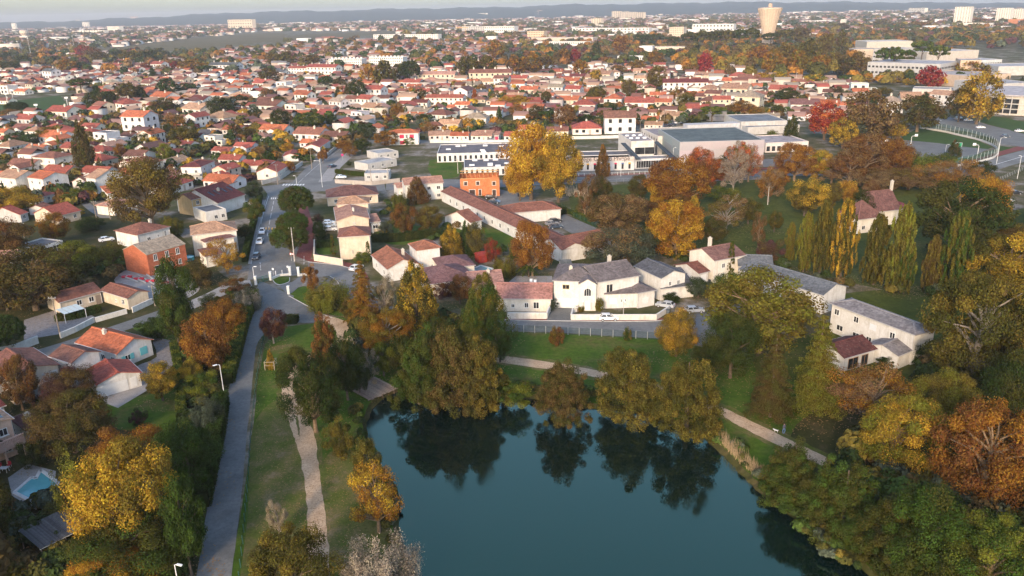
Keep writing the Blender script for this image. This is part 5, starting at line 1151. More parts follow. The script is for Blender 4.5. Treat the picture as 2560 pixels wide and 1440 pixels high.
NEAR = '''
338|1388|1118|238|oak|YE|big golden yellow tree with light feathery twigs at lower left
345|1435|1290|260|round|Og|dark olive tree just below the big golden yellow tree
218|1300|1092|118|bush|LO|feathery yellow green bamboo clump beside the lower left pool
330|1180|1060|170|shrub|RA|rust orange shrub above the big golden yellow tree
480|1230|1060|150|round|gG|dark green bushy tree between the path and the golden tree
480|1440|1200|110|round|Gg|tall dark green thicket along the lower left path edge
190|1130|992|180|oak|BO|dark brown green tree below the red roofed garage
290|1480|1384|190|oak|YA|yellow leaved shrub tree at the bottom left edge
-12|1390|1200|110|round|OG|dark olive tree at left edge below the pool
88|1165|1095|64|shrub|GO|dark evergreen shrub in front of the peach house balcony
408|1002|912|86|round|EY|small yellow green garden tree on the lawn by the red garage
182|1012|920|124|round|BP|dark brown red tree in front of the white garage
58|1025|893|92|oak|BR|tall dark brown tree before the cream house at far left
350|1066|1020|42|shrub|GP|trimmed dark shrub in the middle of the small lawn
455|842|652|92|round|gG|tall dark evergreen tree by the building site
448|862|725|80|round|gO|rounded evergreen tree just below the tall dark evergreen
530|762|732|52|shrub|GO|dark rounded shrub next to the concrete drive
530|930|790|124|round|RA|rust brown tree beside the asphalt path hedge
565|835|748|100|round|AR|orange brown tree at the top of the path hedge
485|960|905|60|round|YE|yellow bush under the rust brown path tree
512|985|925|80|shrub|Lg|lime green bush in front of the path lamp
522|1075|985|90|bush|K|grey green pampas bush beside the path lamp
620|775|712|75|bush|KS|silvery grass bush next to the green gate
590|735|690|66|shrub|BR|brown shrub left of the green gate
395|840|790|100|shrub|gG|low green shrub row by the left street
90|775|628|210|oak|BO|large dark brown green tree above the long cream bungalow
20|775|690|110|round|EO|olive gold tree at the left edge above the dark bush
28|650|552|110|round|BR|brown tree at left edge below the weathered old house
140|612|535|80|round|AE|orange gold tree left of the brown hipped house
190|700|608|120|round|LO|yellow green bushy tree left of the brick house
270|660|600|120|bush|LE|lime green bamboo thicket beside the orange brick house
225|575|540|70|shrub|Gg|dark hedge shrub before the brown hipped house
382|572|398|162|oak|BE|big spreading brown green oak on tall trunk at left
218|432|294|62|cone|BO|tall slim brown fir rising over the left houses
40|535|462|110|round|YE|yellow green tree at left edge before the tan house
180|545|520|56|round|Y|bright yellow tree beside the faded red bungalow
130|548|515|40|round|Lg|small lime tree between the left red roofs
200|505|468|80|shrub|gL|green clipped tree before the tall white house
25|882|784|92|dome|gG|round dark green pine at left edge above the street
430|588|528|60|bush|LE|yellow green bush beside the beige house
570|685|598|92|sparse|AY|thin orange tree in the corner garden by the road
500|715|640|70|shrub|OB|brown green shrub beside the building site
745|552|460|92|dome|gO|farthest of three dense round pines along the road
735|596|526|84|dome|gO|middle one of three dense round pines along the road
728|640|556|100|dome|gO|nearest of three dense round pines along the road
790|607|558|15|cypress|G|slim dark cypress right of the nearest round pine
834|637|582|16|cypress|gE|yellow green cypress by the cream villa front wall
922|655|600|17|cypress|gE|slim gold green cypress right of the cream villa
797|560|534|30|shrub|PG|dark purple round shrub above the parked white cars
800|585|552|34|shrub|G|dark green round shrub beside the parked white cars
810|600|580|36|shrub|G|low green shrub before the cream villa
640|500|455|46|round|KG|grey green tree at the junction beside the road
640|560|500|50|round|gE|green tree behind the roadside hedge
615|600|560|40|round|GO|dark tree left of the roadside hedge
905|655|628|44|shrub|Lg|lime green shrub at the cream villa gate
1128|643|556|72|cone|YE|golden egg shaped tree in the middle gardens
1168|635|548|50|cone|Gg|dark conifer behind the golden egg shaped tree
1192|642|560|52|round|EK|pale olive tree right of the golden egg shaped tree
1072|582|518|74|round|EB|round olive gold tree in the middle gardens
1010|590|512|66|round|RO|rust brown tree left of the round olive tree
965|585|550|36|shrub|K|grey olive shrub beside the villa pergola
1045|506|438|62|cone|BR|brown conifer in front of the pinkish roofed house
1000|525|470|40|bush|LO|lime green bush left of the brown conifer
920|505|475|34|shrub|K|grey shrub beside the mauve hipped bungalow
1332|690|553|96|oak|AR|orange brown tree beside the long low building
1322|692|650|60|palm|gL|palm clump behind the pale terrace
1262|690|630|60|bush|LE|green bamboo by the turquoise pool
1290|650|606|40|shrub|gL|green shrub near the red shed
1232|655|590|40|shrub|RD|red leaved shrub before the long low building
1328|500|316|140|round|YA|tall golden yellow tree before the school
1396|506|342|122|round|YE|olive gold tree beside the tall golden yellow tree
1300|502|400|76|round|YA|smaller yellow tree at foot of the tall golden tree
1462|545|436|52|sparse|BR|thin brown larch in the park by the avenue
1502|520|434|54|round|OB|olive brown tree right of the thin brown larch
1506|440|357|38|cone|BA|slim brown conifer standing before the school lettering
1545|588|487|142|oak|BT|wide brown olive tree in the park behind the yard
1630|560|500|80|round|BR|brown tree between the wide brown and golden trees
1545|672|563|160|round|KT|broad grey green tree behind the large white villa
1600|660|570|80|round|KO|grey olive tree right of the broad grey green tree
1688|650|504|130|oak|YA|golden orange tree in front of the small poplar
1690|530|398|146|oak|AR|big orange and red tree beside the avenue
1650|525|420|70|round|YA|yellow orange tree at left of the big orange red tree
1732|572|487|38|poplar|EY|slim golden poplar behind the golden orange tree
1813|580|488|110|sparse|TE|spreading tan tree with bare limbs on the park lawn
1812|502|464|74|shrub|Lg|bright lime green bush on the park lawn
1832|478|376|80|sparse|W|pale bare tree beside the avenue
1745|445|372|70|round|CR|coral red tree before the sports hall
1805|412|378|38|round|gO|small green tree before the sports hall
1855|425|362|50|round|EA|olive orange tree before the sports hall
1838|420|350|60|sparse|CW|pinkish bare tree against the sports hall
1920|505|412|74|sparse|TA|tan sparse tree beside the avenue, left of the bright yellow one
1895|620|533|42|sparse|BR|small reddish sparse tree at the park edge
1935|580|530|40|round|OE|small olive tree on the park lawn edge
2015|535|446|100|round|EY|round olive gold tree left of the orange ball tree
2116|515|447|54|round|AY|orange ball shaped tree in the park
2175|500|446|40|round|RT|small rust round tree beside the orange ball tree
1972|655|556|38|poplar|EL|small slim poplar at left of the poplar rows
2008|680|530|54|poplar|EL|left poplar of the first poplar row
2048|690|500|70|poplar|OE|middle poplar of the first poplar row
2100|698|496|80|poplar|OY|right poplar of the first poplar row
2182|712|534|86|poplar|OE|left poplar of the second poplar row
2238|725|508|92|poplar|EL|tall right poplar of the second poplar row
2258|735|610|54|poplar|gE|short poplar at the foot of the second row
2320|730|588|58|poplar|EB|slim brown poplar of the third row
2376|735|526|90|poplar|gE|green poplar right of the slim brown one
2385|640|458|205|oak|GO|huge dark green oak in the right park
2445|575|432|110|round|YA|golden tree behind the huge dark green oak
2335|480|400|120|sparse|TA|wide tan twiggy tree before the sports fence
2270|475|420|110|round|TE|tan gold tree left of the wide tan twiggy tree
2150|465|338|110|oak|RT|tall rust tan tree left of the bamboo
2220|455|338|90|round|RA|rust red tree right of the tall rust tan tree
1985|452|358|92|oak|AR|bright orange tree left of the bright yellow one
2042|452|378|74|round|YL|bright yellow tree before the rust tan tree
2300|432|372|90|bush|Lg|green bamboo grove before the sports fence
2120|470|372|100|sparse|TR|tan twiggy tree behind the orange ball tree
2078|460|390|80|sparse|TA|pale tan tree right of the bright yellow tree
2395|478|395|110|sparse|TA|second wide tan twiggy tree before the sports fence
2195|485|420|90|round|TB|brown tan tree left of the steep mauve roof
2470|520|450|90|round|AE|orange gold tree at the park corner by the avenue
2245|420|352|80|round|RT|rust brown tree before the sports court
1870|455|360|70|sparse|CT|pinkish rust sparse tree before the sports hall
1780|470|400|80|round|RC|dark rust tree right of the big orange red tree
2530|640|560|110|round|BE|brown gold tree at the right edge beside the park path
2010|540|470|60|round|OB|olive brown tree behind the first poplar row
2360|425|384|56|round|gL|green shrub tree right of the bamboo grove
2450|445|402|60|round|GO|dark green tree beside the avenue at right
2383|392|348|36|cone|GB|dark conifer standing on the sports court edge
2060|350|256|94|oak|CD|coral red maple behind the sports hall
2100|330|278|50|round|DR|deep red tree right of the coral red maple
2165|365|228|130|oak|TB|big tan brown tree behind the rust red trees
2105|372|294|66|round|YE|yellow olive tree in front of the coral red maple
2135|370|300|50|round|K|grey green tree beside the yellow olive tree
2190|340|272|60|round|YL|yellow green tree right of the big tan brown tree
2228|352|308|66|round|EY|rounded gold tree at the court lawn edge
2292|330|240|118|oak|OB|large dark olive oak left of the car park
2395|305|215|62|round|BO|brown tree beside the parked cars
2440|310|180|104|oak|YE|tall golden tree by the round hall
1975|360|284|46|cone|GO|dark green conifer right of the low white hall
1930|345|320|30|bush|gL|lime green bush right of the sports hall
1780|312|264|74|pine|gL|bright green umbrella pine near the low white hall
1850|290|250|66|round|AB|orange brown tree right of the umbrella pine
1365|312|276|44|pine|gG|green umbrella pine left of the white big house
1413|318|262|52|round|RT|rust brown tree behind the salmon roofed house
2322|225|165|64|round|D|vivid crimson tree before the campus
1760|190|128|36|round|D|crimson tree in the autumn grove by the pines
2310|270|228|38|cone|G|dark conifer behind the large dark olive oak
2510|745|595|180|oak|YO|gold and olive tree at right edge below the park
2430|965|688|250|oak|OE|giant golden brown oak with bare limbs at right
2530|960|745|150|oak|EO|golden brown oak cut by the right edge
2525|1080|880|180|round|GO|dark green tree at the right edge below the oaks
2175|1065|905|236|sparse|AT|wide rust tan twiggy tree before the dark red brown bungalow
2228|1180|985|190|oak|YL|bright yellow green tree above the shore at right
2345|1080|925|140|round|EL|yellow olive tree right of the rust tan twiggy tree
2450|1275|1015|240|oak|RA|big rust orange oak in the lower right
1978|1250|1085|170|bald|Og|olive shore tree below the stroller on the path
2100|1335|1140|195|bald|Og|second olive shore tree along the right bank
2225|1415|1215|205|bald|OG|third olive shore tree along the right bank
2310|1460|1230|210|round|gO|dark green tree on the lower right bank
2330|1330|1225|110|round|Gg|dark tree between the shore and the rust orange oak
2460|1520|1305|230|oak|gL|green tree in the bottom right corner
1925|1042|826|130|cedar|BO|tall brown green pine by the gravel path
2036|1028|778|150|cedar|EL|layered gold green cedar in front of the bungalow
1895|880|688|260|oak|EL|large gold green tree over the right end of the street
1825|945|780|130|round|GO|dark green tree below the large gold green one
1770|930|850|80|round|OG|dark olive tree at the lawn corner
1690|890|778|98|round|EY|round gold green tree at the road end
1825|770|688|92|round|gL|green tree in front of the slim cypress
1824|700|598|24|cypress|gE|slim green cypress beside the beige house
1745|745|692|60|round|KG|grey green olive tree beside the silver car
1990|820|740|90|round|EY|gold tree beside the long slate roofed house
1050|1005|805|165|bald|Og|left of three tall brown trees on the north shore
1135|1010|790|190|bald|OB|middle of three tall brown trees on the north shore
1208|1005|808|160|bald|OE|right of three tall brown trees on the north shore
1410|1048|880|150|bald|OB|conical tan brown tree standing at the water edge
1575|1030|845|190|bald|OE|wide brown tree over the lake bank in the centre
1715|1075|868|185|bald|OE|tall olive brown tree at right of the lake bank
1285|1010|948|90|shrub|Lg|lime green bush on the north shore
1046|835|645|135|cone|OY|gold tipped conifer left of the pink bungalow
1212|862|668|138|cone|gE|big gold and green conifer before the pink bungalow
1185|875|760|105|cone|gL|lime tipped low conifer below the big gold conifer
1150|760|690|60|round|RB|brown tree between the two gold conifers
1110|745|700|50|shrub|PR|dark red shrub between the two gold conifers
912|812|645|100|cedar|AE|layered cedar with orange tip beside the bend
965|800|690|60|sparse|WB|bare grey tree right of the layered cedar
825|770|690|120|bush|LE|lime green bamboo clump inside the road bend
780|725|655|40|shrub|AR|orange brown shrub by the white gate post
880|800|745|60|round|OB|olive shrub tree left of the layered cedar
822|945|758|92|bald|RO|rust orange pine beside the gravel path
790|1080|865|150|oak|GO|dark green pine over the gravel path
870|1000|850|90|round|GO|dark tree behind the two path pines
970|895|778|130|oak|AE|rust gold larch before the bare branches
930|965|875|56|sparse|WK|grey dead tree above the wooden deck
960|940|860|60|round|Lg|yellow green tree above the wooden deck
1010|930|838|90|round|OG|dark olive tree beside the wooden deck
900|985|905|60|round|GK|grey green thicket tree left of the wooden deck
1100|900|800|90|round|GO|dark green tree behind the brown shore trees
1250|905|830|70|round|gO|green tree right of the brown shore trees
2050|1310|1195|110|round|Og|small olive tree leaning over the right bank
2150|1385|1270|110|round|gO|small green tree leaning over the right bank
2265|1470|1330|130|round|GO|dark tree at the bottom of the right bank
2380|1540|1380|150|round|gO|low green tree at the bottom edge right
1700|560|490|70|round|BR|brown tree behind the golden orange tree
1600|500|440|60|round|OB|olive brown tree left of the big orange red tree
1870|560|500|60|round|OE|olive tree right of the spreading tan tree
1940|480|425|60|round|AB|rust orange tree left of the round olive gold tree
2150|560|480|60|round|OG|dark olive tree behind the second poplar row
2080|520|460|50|round|EB|small gold brown tree between the orange ball and olive gold trees
1780|610|550|70|round|OB|brown olive tree behind the beige house chimney
1920|660|590|70|shrub|BP|dark brown shrub mass beside the small slim poplar
685|858|775|68|round|PR|small purple leaved tree with white trunk on the lawn
678|922|870|24|cone|YE|yellow sapling inside a wooden stake frame
852|1142|1040|70|shrub|EO|olive yellow bush beside the gravel path
920|1240|1105|80|round|OE|olive bush on the west bank
948|1330|1145|140|sparse|YA|thin orange leaved tree on the west bank
960|1500|1322|200|bush|S|silvery white willow at the bottom of the lake
745|1530|1332|210|oak|OE|dark olive bush at the bottom beside the gravel path
700|1345|1250|56|sparse|W|small bare sapling on the worn lawn
1390|862|812|38|shrub|RE|small rust bush on the lawn below the villa
1568|852|815|22|shrub|gE|small green shrub behind the road fence
1098|865|810|60|shrub|OL|olive shrub behind the brown shore trees
1380|775|745|30|shrub|K|round grey shrub beside the villa driveway
1282|760|745|22|shrub|g|small round shrub before the pink bungalow
1450|778|760|22|bush|RL|spiky planter shrub beside the villa entrance
1497|778|742|22|shrub|LE|yellow green shrub at the villa entrance
1680|755|730|40|shrub|G|dark round shrub beside the silver car
2285|905|850|46|round|G|dark green tree before the low white annex
2210|920|890|40|shrub|G|dark shrub before the low white annex
'''
for ln in NEAR.strip().split('\n'):
    x, yb, yt, w, k, c, lab = ln.split('|')
    bk = (.27,.235,.20) if 'white trunk' in lab or 'bare' in lab or 'W' in c else (.24,.17,.11) if k in ('oak', 'sparse') else None
    T(float(x), float(yb), float(yt), float(w), k, c, lab, bark=bk)
MID = '''212 145 110 46 oak DR;235 147 118 40 round RB;170 183 148 54 round AE;205 180 152 44 round GO;120 185 165 30 round AR;150 160 138 46 round OB;60 165 138 46 round OG;30 182 150 50 round GO;95 150 128 40 round EO;255 160 128 44 round OB;290 152 125 40 round G
330 160 126 50 round OE;370 160 124 54 round OG;400 150 120 44 round GO;20 155 130 44 round G;480 182 147 66 round AE;518 187 163 54 pine Gg;384 198 167 26 cone G;362 178 158 30 round DR;440 178 152 28 round PD;410 182 160 40 sparse TA;205 240 195 66 pine Og;248 278 222 60 round GO;275 262 228 40 round OG
322 254 205 60 round BO;355 252 210 36 cone GO;420 238 196 48 round Gg;470 232 208 56 round gG;560 290 240 72 round GO;412 284 245 66 oak OB;440 326 278 62 sparse AT;462 362 315 72 round OE;370 362 325 50 round GO;122 354 318 64 oak EA;50 366 330 70 round gG;44 284 252 58 dome G;30 292 272 44 round TA
8 312 285 30 round A;150 372 345 40 shrub gE;290 300 280 30 shrub KG;345 312 288 34 shrub gK;600 262 236 40 round GO;640 300 270 36 round OG;520 378 356 44 round gG;620 345 318 40 round OB;700 262 240 36 round OE;676 208 170 54 round BO;815 218 188 42 dome Gg
850 220 194 34 round BO;922 208 160 42 round AY;962 214 150 66 poplar OE;1000 205 160 40 round OB;1025 208 148 58 dome GO;1195 182 153 34 round CA;1240 152 100 50 oak AE;1170 200 135 60 oak OE;1215 195 140 56 oak OE;775 168 138 60 round EB;718 165 128 50 round EO;690 165 132 50 round EB
1187 252 222 20 poplar CA;1050 254 220 32 round BO;1090 250 212 34 sparse BT;870 248 208 26 cone OB;896 252 196 42 round GO;846 244 216 20 cone OG;775 325 278 82 dome gL;825 318 286 40 round Gg;706 318 272 50 round GO;735 318 300 24 palm gO;908 326 300 36 sparse PB;883 352 300 18 cypress G;918 352 310 46 round KG
965 365 328 64 oak AB;990 348 320 40 round OE;760 262 242 34 round OA;1265 268 240 44 round YA;1170 320 294 24 round YA;1055 305 285 30 round OG;1020 362 340 30 shrub Lg;860 378 350 40 round RA;875 392 362 36 round AR;720 380 358 34 round YA;905 384 345 44 round GO;1490 206 172 32 round YE;1640 224 163 52 oak EB
1490 254 213 44 round EO;1572 246 196 42 round BE;1692 258 215 44 sparse AE;1712 268 230 38 round EO;1330 192 135 60 oak BA;1290 190 140 50 oak AB;1365 180 132 46 oak BE;1436 158 123 34 round D;1408 160 118 50 oak BA;1490 150 98 36 cone GO;1550 138 86 40 round AR;1600 122 85 44 pine GO;1640 122 84 50 pine OG
1680 124 90 40 pine OG;1722 138 78 48 pine OG;1752 136 76 48 pine OE;1784 136 74 46 pine OG;1815 134 72 48 pine OE;1846 134 70 46 pine OG;1874 134 68 46 pine OG;1700 170 145 28 round YA;1728 185 160 50 round EA;1640 170 128 44 oak AB;1590 180 150 50 oak AE;1545 190 160 46 oak BA;1450 190 145 44 oak AE
1895 165 112 60 oak AR;1930 195 125 56 oak AE;1960 170 100 54 oak BE;1990 190 118 60 oak EA;2020 165 92 56 oak EO;2050 190 130 60 oak AE;2085 185 125 60 oak EB;2110 195 140 56 oak OB;2060 150 78 44 round BE;2100 140 68 40 cone OB;1925 128 80 50 pine OG;1960 120 72 50 pine OE;2000 110 66 50 round EB
2140 190 130 56 oak BE;2175 195 155 50 oak TB;2228 196 116 52 pine gO;2205 185 118 44 pine gO;2262 190 122 44 pine gO;2300 168 100 56 pine gL;2342 176 112 52 pine gL;2390 186 155 40 round GO;2424 202 154 86 oak EA;2515 225 188 34 cedar GO;2550 232 190 40 cedar GO;1945 206 178 44 round YL;1905 208 182 40 round YA
2032 212 184 56 round YL;2165 206 188 40 shrub YT;2270 212 194 36 shrub YL;2245 208 192 34 shrub YT;1965 258 218 56 round OG;2095 240 215 26 round BO;2120 252 226 34 round Og;2205 240 218 44 round EO;2190 262 236 40 round gO;1890 300 268 40 round AE;1705 335 315 34 shrub YA;1990 310 290 30 shrub gK
1430 300 268 24 shrub G;1390 292 270 40 shrub gK;1585 312 290 36 shrub G;1470 308 285 40 round Gg;1510 302 276 34 round OE;1345 300 262 44 round BO;1290 290 262 40 round TA;1300 264 238 46 round YA;2450 62 44 40 round AR;2300 75 52 50 round AE;2200 70 50 50 round BE;2100 80 58 46 round OB'''
for rec in MID.replace('\n', ';').split(';'):
    x, yb, yt, w, k, c = rec.split(); T(float(x), float(yb), float(yt), float(w), k, c)
# garden trees between the town houses
cnt = 0; tries = 0
mixk = ['round']*6+['shrub']*4+['oak']*2+['cone','sparse','dome','cypress']
mixc = ['GO','OG','Gg','gG','OB','EO','BO','K','YE','AR','RA','TA','L','GO','OG','G']
NTREE = sum(1 for o in COL.objects if o.get('category') in ('tree', 'shrub'))
while cnt < 90 and tries < 6000:
    tries += 1
    y = 165+300*rng.random()**1.2; x = rng.uniform(0, 1950)
    if x > 930 and y > 345: continue
    if x > 1880 and y > 300: continue
    if 560 < x < 930 and y > 440: continue
    if x < 175 and 238 < y < 285: continue
    p = G(x, y)
    if any((p[0]-a)**2+(p[1]-b)**2 < (r+2.5)**2 for a, b, r in HOUSE_XY) or any((p[0]-a)**2+(p[1]-b)**2 < (r+1.5)**2 for a, b, r in TREE_XY): continue
    k = random.choice(mixk); w = rng.uniform(3.5, 8.5) if k != 'cypress' else 1.8; h = w*rng.uniform(.85, 1.35) if k not in ('cone', 'cypress') else rng.uniform(7, 12)
    if k == 'shrub': w *= .6; h = w*.8
    c = random.choice(mixc); tree_at(p, w, h, k, PAL[c[0]], PAL[c[-1]], None, 'trees and shrubs of the park and gardens', None, CW[c[0]]+' '+KW[k]); cnt += 1
print('trees', NTREE+cnt)
# ---------------------------------------------------------------- distant town and woods (one object each)
def inzone(x, y):            # photo-plan zones that stay open
    if 225 < x < 720 and 80 < y < 134 and y > 134-(x-200)*.11-6 and y < 158-(x-200)*.08: return 'field'
    if 640 < x < 1000 and 78 < y < 104: return 'field'
    return None
V, Fc, Cc = [], [], []
def add_boxes(P, L, Wd, Hh, rot, wc, rc, pitched):
    n = len(P); ca, sa = np.cos(rot), np.sin(rot); base = sum(len(v) for v in V); ov = .45*pitched
    loc = lambda x, y, z: np.stack([P[:,0]+x*ca-y*sa, P[:,1]+x*sa+y*ca, z], 1)
    z0 = np.zeros(n); rg = Hh+Wd*.24*pitched
    pts = [loc(-L/2,-Wd/2,z0),loc(L/2,-Wd/2,z0),loc(L/2,Wd/2,z0),loc(-L/2,Wd/2,z0),loc(-L/2,-Wd/2,Hh),loc(L/2,-Wd/2,Hh),loc(L/2,Wd/2,Hh),loc(-L/2,Wd/2,Hh),loc(-L/2,z0,rg),loc(L/2,z0,rg),loc(-L/2-ov,-Wd/2-ov,Hh-.1*pitched+.02),loc(L/2+ov,-Wd/2-ov,Hh-.1*pitched+.02),loc(L/2+ov,Wd/2+ov,Hh-.1*pitched+.02),loc(-L/2-ov,Wd/2+ov,Hh-.1*pitched+.02),loc(-L/2-ov,z0,rg+.12),loc(L/2+ov,z0,rg+.12)]
    v = np.stack(pts, 1).reshape(-1, 3); V.append(v); b = base+np.arange(n)[:, None]*16
    for q, isr in (((0,1,5,4),0),((1,2,6,5),0),((2,3,7,6),0),((3,0,4,7),0),((10,11,15,14),1),((12,13,14,15),1),((5,6,9,9),0),((7,4,8,8),0)):
        Fc.append(b+np.array(q)[None, :]); Cc.append(rc if isr else wc)
def pick(tab, n): t = np.array(tab); return t[rng.integers(len(t), size=n)]*rng.uniform(.8, 1.15, (n, 1))
def pxpts(n, ylo, yhi, pw, xlo=-80, xhi=2640):
    """points spread evenly over the ground between two picture rows"""
    out = []
    while len(out) < n:
        m = n*2; d0, d1 = G(1280, yhi)[1], G(1280, ylo)[1]
        Y = (rng.uniform(d0**pw, d1**pw, m))**(1/pw); X = rng.uniform(-.70, .70, m)*Y
        for a, b_ in zip(X, Y):
            p = (a, b_, 0.); x, y = PX(p)
            if xlo < x < xhi and ylo-30 < y < yhi+20 and not inzone(x, y): out.append((a, b_, x, y))
            if len(out) >= n: break
    return np.array(out)
WT = [(.62,.58,.54),(.6,.52,.44),(.52,.42,.35),(.70,.68,.66),(.45,.4,.38)]; RT = [(.38,.16,.11),(.32,.15,.12),(.44,.27,.2),(.25,.15,.13),(.42,.32,.26),(.45,.18,.12),(.24,.22,.21)]
pts = pxpts(2300, 96, 158, 1.2); HX = np.array([(a, b_, r) for a, b_, r in HOUSE_XY])
keep = np.array([((HX[:,0]-p[0])**2+(HX[:,1]-p[1])**2 > (HX[:,2]+9)**2).all() and not (p[2] > 1560 and 90 < p[3] < 200) and not (p[2] < 560 and p[3] > 112 and rng.random() < .8) and not (1250 < p[2] < 1560 and p[3] > 118) for p in pts]); pts = pts[keep]
n = len(pts); add_boxes(pts, rng.uniform(9, 18, n), rng.uniform(8, 11, n), rng.uniform(3, 6, n), rng.choice([-.3, 1.27, .1, -.6], n)+rng.normal(size=n)*.1, pick(WT, n), pick(RT, n), 1)
pts = pxpts(5200, 48, 98, .75); n = len(pts); add_boxes(pts, rng.uniform(10, 30, n), rng.uniform(9, 14, n), rng.uniform(4, 10, n), rng.uniform(-.6, .6, n), pick(WT, n), pick(RT, n), 1)
pts = pxpts(380, 44, 104, .55); n = len(pts); add_boxes(pts, rng.uniform(22, 70, n), rng.uniform(12, 20, n), rng.uniform(7, 15, n), rng.uniform(-.3, .3, n), pick(WT[:2]+WT[3:4], n), pick([(.5,.48,.46),(.4,.38,.37)], n), 0)
got = [(a, b_, r) for a, b_, r in HOUSE_XY]+[(a, b_, r*.6) for a, b_, r in TREE_XY]; new = []; GR = {}
def cell(a, b_): return (int(a//30), int(b_//30))
for q in got: GR.setdefault(cell(q[0], q[1]), []).append(q)
for k in range(6500):
    if rng.random() < .55: x, y = rng.uniform(0, 940), rng.uniform(163, 420 if rng.random() < .3 else 300)
    else: x, y = rng.uniform(940, 2150), rng.uniform(168, 300)
    if x < 190 and 232 < y < 292 or (x > 560 and y > 345) or (x < 430 and y < 176) or (x > 1850 and y < 200): continue
    p = G(x, y); c = cell(p[0], p[1]); ok = True
    for i in (-1, 0, 1):
        for j in (-1, 0, 1):
            for q in GR.get((c[0]+i, c[1]+j), ()):
                if (q[0]-p[0])**2+(q[1]-p[1])**2 < (q[2]+7.0)**2: ok = False
    if ok: new.append((p[0], p[1], x, y)); GR.setdefault(c, []).append((p[0], p[1], 6.5)); HOUSE_XY.append((p[0], p[1], 6.0))
pts = np.array(new); n = len(pts); print('stuff houses', n); rt = np.where(pts[:, 2] < 1000, -.35, -.2)+rng.choice([0, 0, 1.571], n)+rng.normal(size=n)*.08
add_boxes(pts, rng.uniform(8, 12.5, n), rng.uniform(7, 9, n), np.where(rng.random(n) < .25, 5.2, 2.7), rt, pick(WT+[(.78,.76,.73)]*4, n), pick([C[k] for k in 'oorrbkkmtttppc'], n)*.95, 1)
v = np.concatenate(V); f = np.concatenate(Fc); cc = np.concatenate(Cc)
def raw_mesh(name, v, f, col, mat):
    me = bpy.data.meshes.new(name); me.vertices.add(len(v)); me.vertices.foreach_set('co', v.astype(np.float32).ravel()); m = len(f)
    me.loops.add(m*4); me.loops.foreach_set('vertex_index', f.astype(np.int32).ravel()); me.polygons.add(m)
    me.polygons.foreach_set('loop_start', np.arange(0, m*4, 4, dtype=np.int32)); me.polygons.foreach_set('loop_total', np.full(m, 4, dtype=np.int32))
    a = me.attributes.new('col', 'FLOAT_COLOR', 'FACE'); a.data.foreach_set('color', np.concatenate([col, np.ones((m, 1))], 1).astype(np.float32).ravel())
    me.materials.append(mat); me.update(calc_edges=True); me.validate(); return me
bm_ = raw_mesh('distant_town', v, f, cc, TOWNM); o = link(bpy.data.objects.new('distant_town', bm_)); tag(o, 'distant city of countless small houses and blocks below the hills', 'town', None, 'stuff')
def woods(name, pts, wr, hr, nq, cols, lab, cat='woods'):
    n = len(pts); d = rng.normal(size=(n, nq, 3)); d /= np.linalg.norm(d, axis=2, keepdims=True); d[:, :, 2] = np.abs(d[:, :, 2])*1.2-.25
    w = rng.uniform(*wr, n); h = rng.uniform(*hr, n); lump = 1+.18*np.sin(d[:, :, 0]*7+rng.uniform(0, 6, (n, 1)))*np.cos(d[:, :, 1]*6)
    c = np.stack([pts[:, None, 0]+d[:, :, 0]*(w/2)[:, None]*lump, pts[:, None, 1]+d[:, :, 1]*(w/2)[:, None]*lump, (h*.52)[:, None]+d[:, :, 2]*(h*.46)[:, None]*lump], 2).reshape(-1, 3)
    nn = (d+rng.normal(size=d.shape)*.35).reshape(-1, 3); nn /= np.linalg.norm(nn, axis=1, keepdims=True); N_ = len(c)
    t = np.cross(nn, rng.normal(size=(N_, 3))); t /= np.linalg.norm(t, axis=1, keepdims=True); b_ = np.cross(nn, t); s = (np.repeat(w, nq)*1.55/math.sqrt(nq)*rng.uniform(.7, 1.3, N_))[:, None]
    v = np.stack([c-t*s, c-b_*s*.7, c+t*s, c+b_*s*.7], 1).reshape(-1, 3); f = np.arange(N_*4).reshape(-1, 4)
    base = pick(cols, n); col = np.repeat(base, nq, 0)*rng.uniform(.65, 1.35, (N_, 1))
    o = link(bpy.data.objects.new(name, raw_mesh(name, v, f, col, FOLFAR))); tag(o, lab, cat, None, 'stuff')
FC = [PAL[k] for k in 'GGOOBBKEEGOAR']+[PAL['A'], PAL['T'], PAL['P']]
HX = np.array([(a, b_, r) for a, b_, r in HOUSE_XY])
pts = pxpts(2600, 100, 172, 1.15); keep = []
for p in pts:
    x, y = p[2], p[3]; pr = .55
    if x > 1560 and 72 < y < 200: pr = 1.0
    if x > 2130 and 122 < y < 215: pr = .10
    if x > 2100 and 100 < y < 122: pr = .9
    if x < 520 and 118 < y < 165: pr = 1.0
    if 1250 < x < 1760 and 118 < y < 190: pr = 1.0
    if rng.random() < pr and ((HX[:,0]-p[0])**2+(HX[:,1]-p[1])**2 > (HX[:,2]+2)**2).all(): keep.append(p)
woods('distant_trees', np.array(keep), (8, 16), (6, 13), 110, FC, 'autumn trees mixed among the far houses beyond the town', 'trees')
woods('far_woods', pxpts(3600, 52, 100, .8), (10, 26), (8, 16), 34, [PAL[k] for k in 'GOBKGOEB'], 'hazy far woods between the city blocks', 'woods')
# pine grove and autumn grove by the water tower, gold trees
g = np.array([(*G(x, y)[:2], x, y) for x, y in zip(rng.uniform(1700, 2130, 110), rng.uniform(125, 200, 110))])
woods('autumn_grove', g, (9, 15), (10, 17), 220, [PAL[k] for k in 'EAOBEO'], 'dense autumn grove in front of the water tower', 'grove')

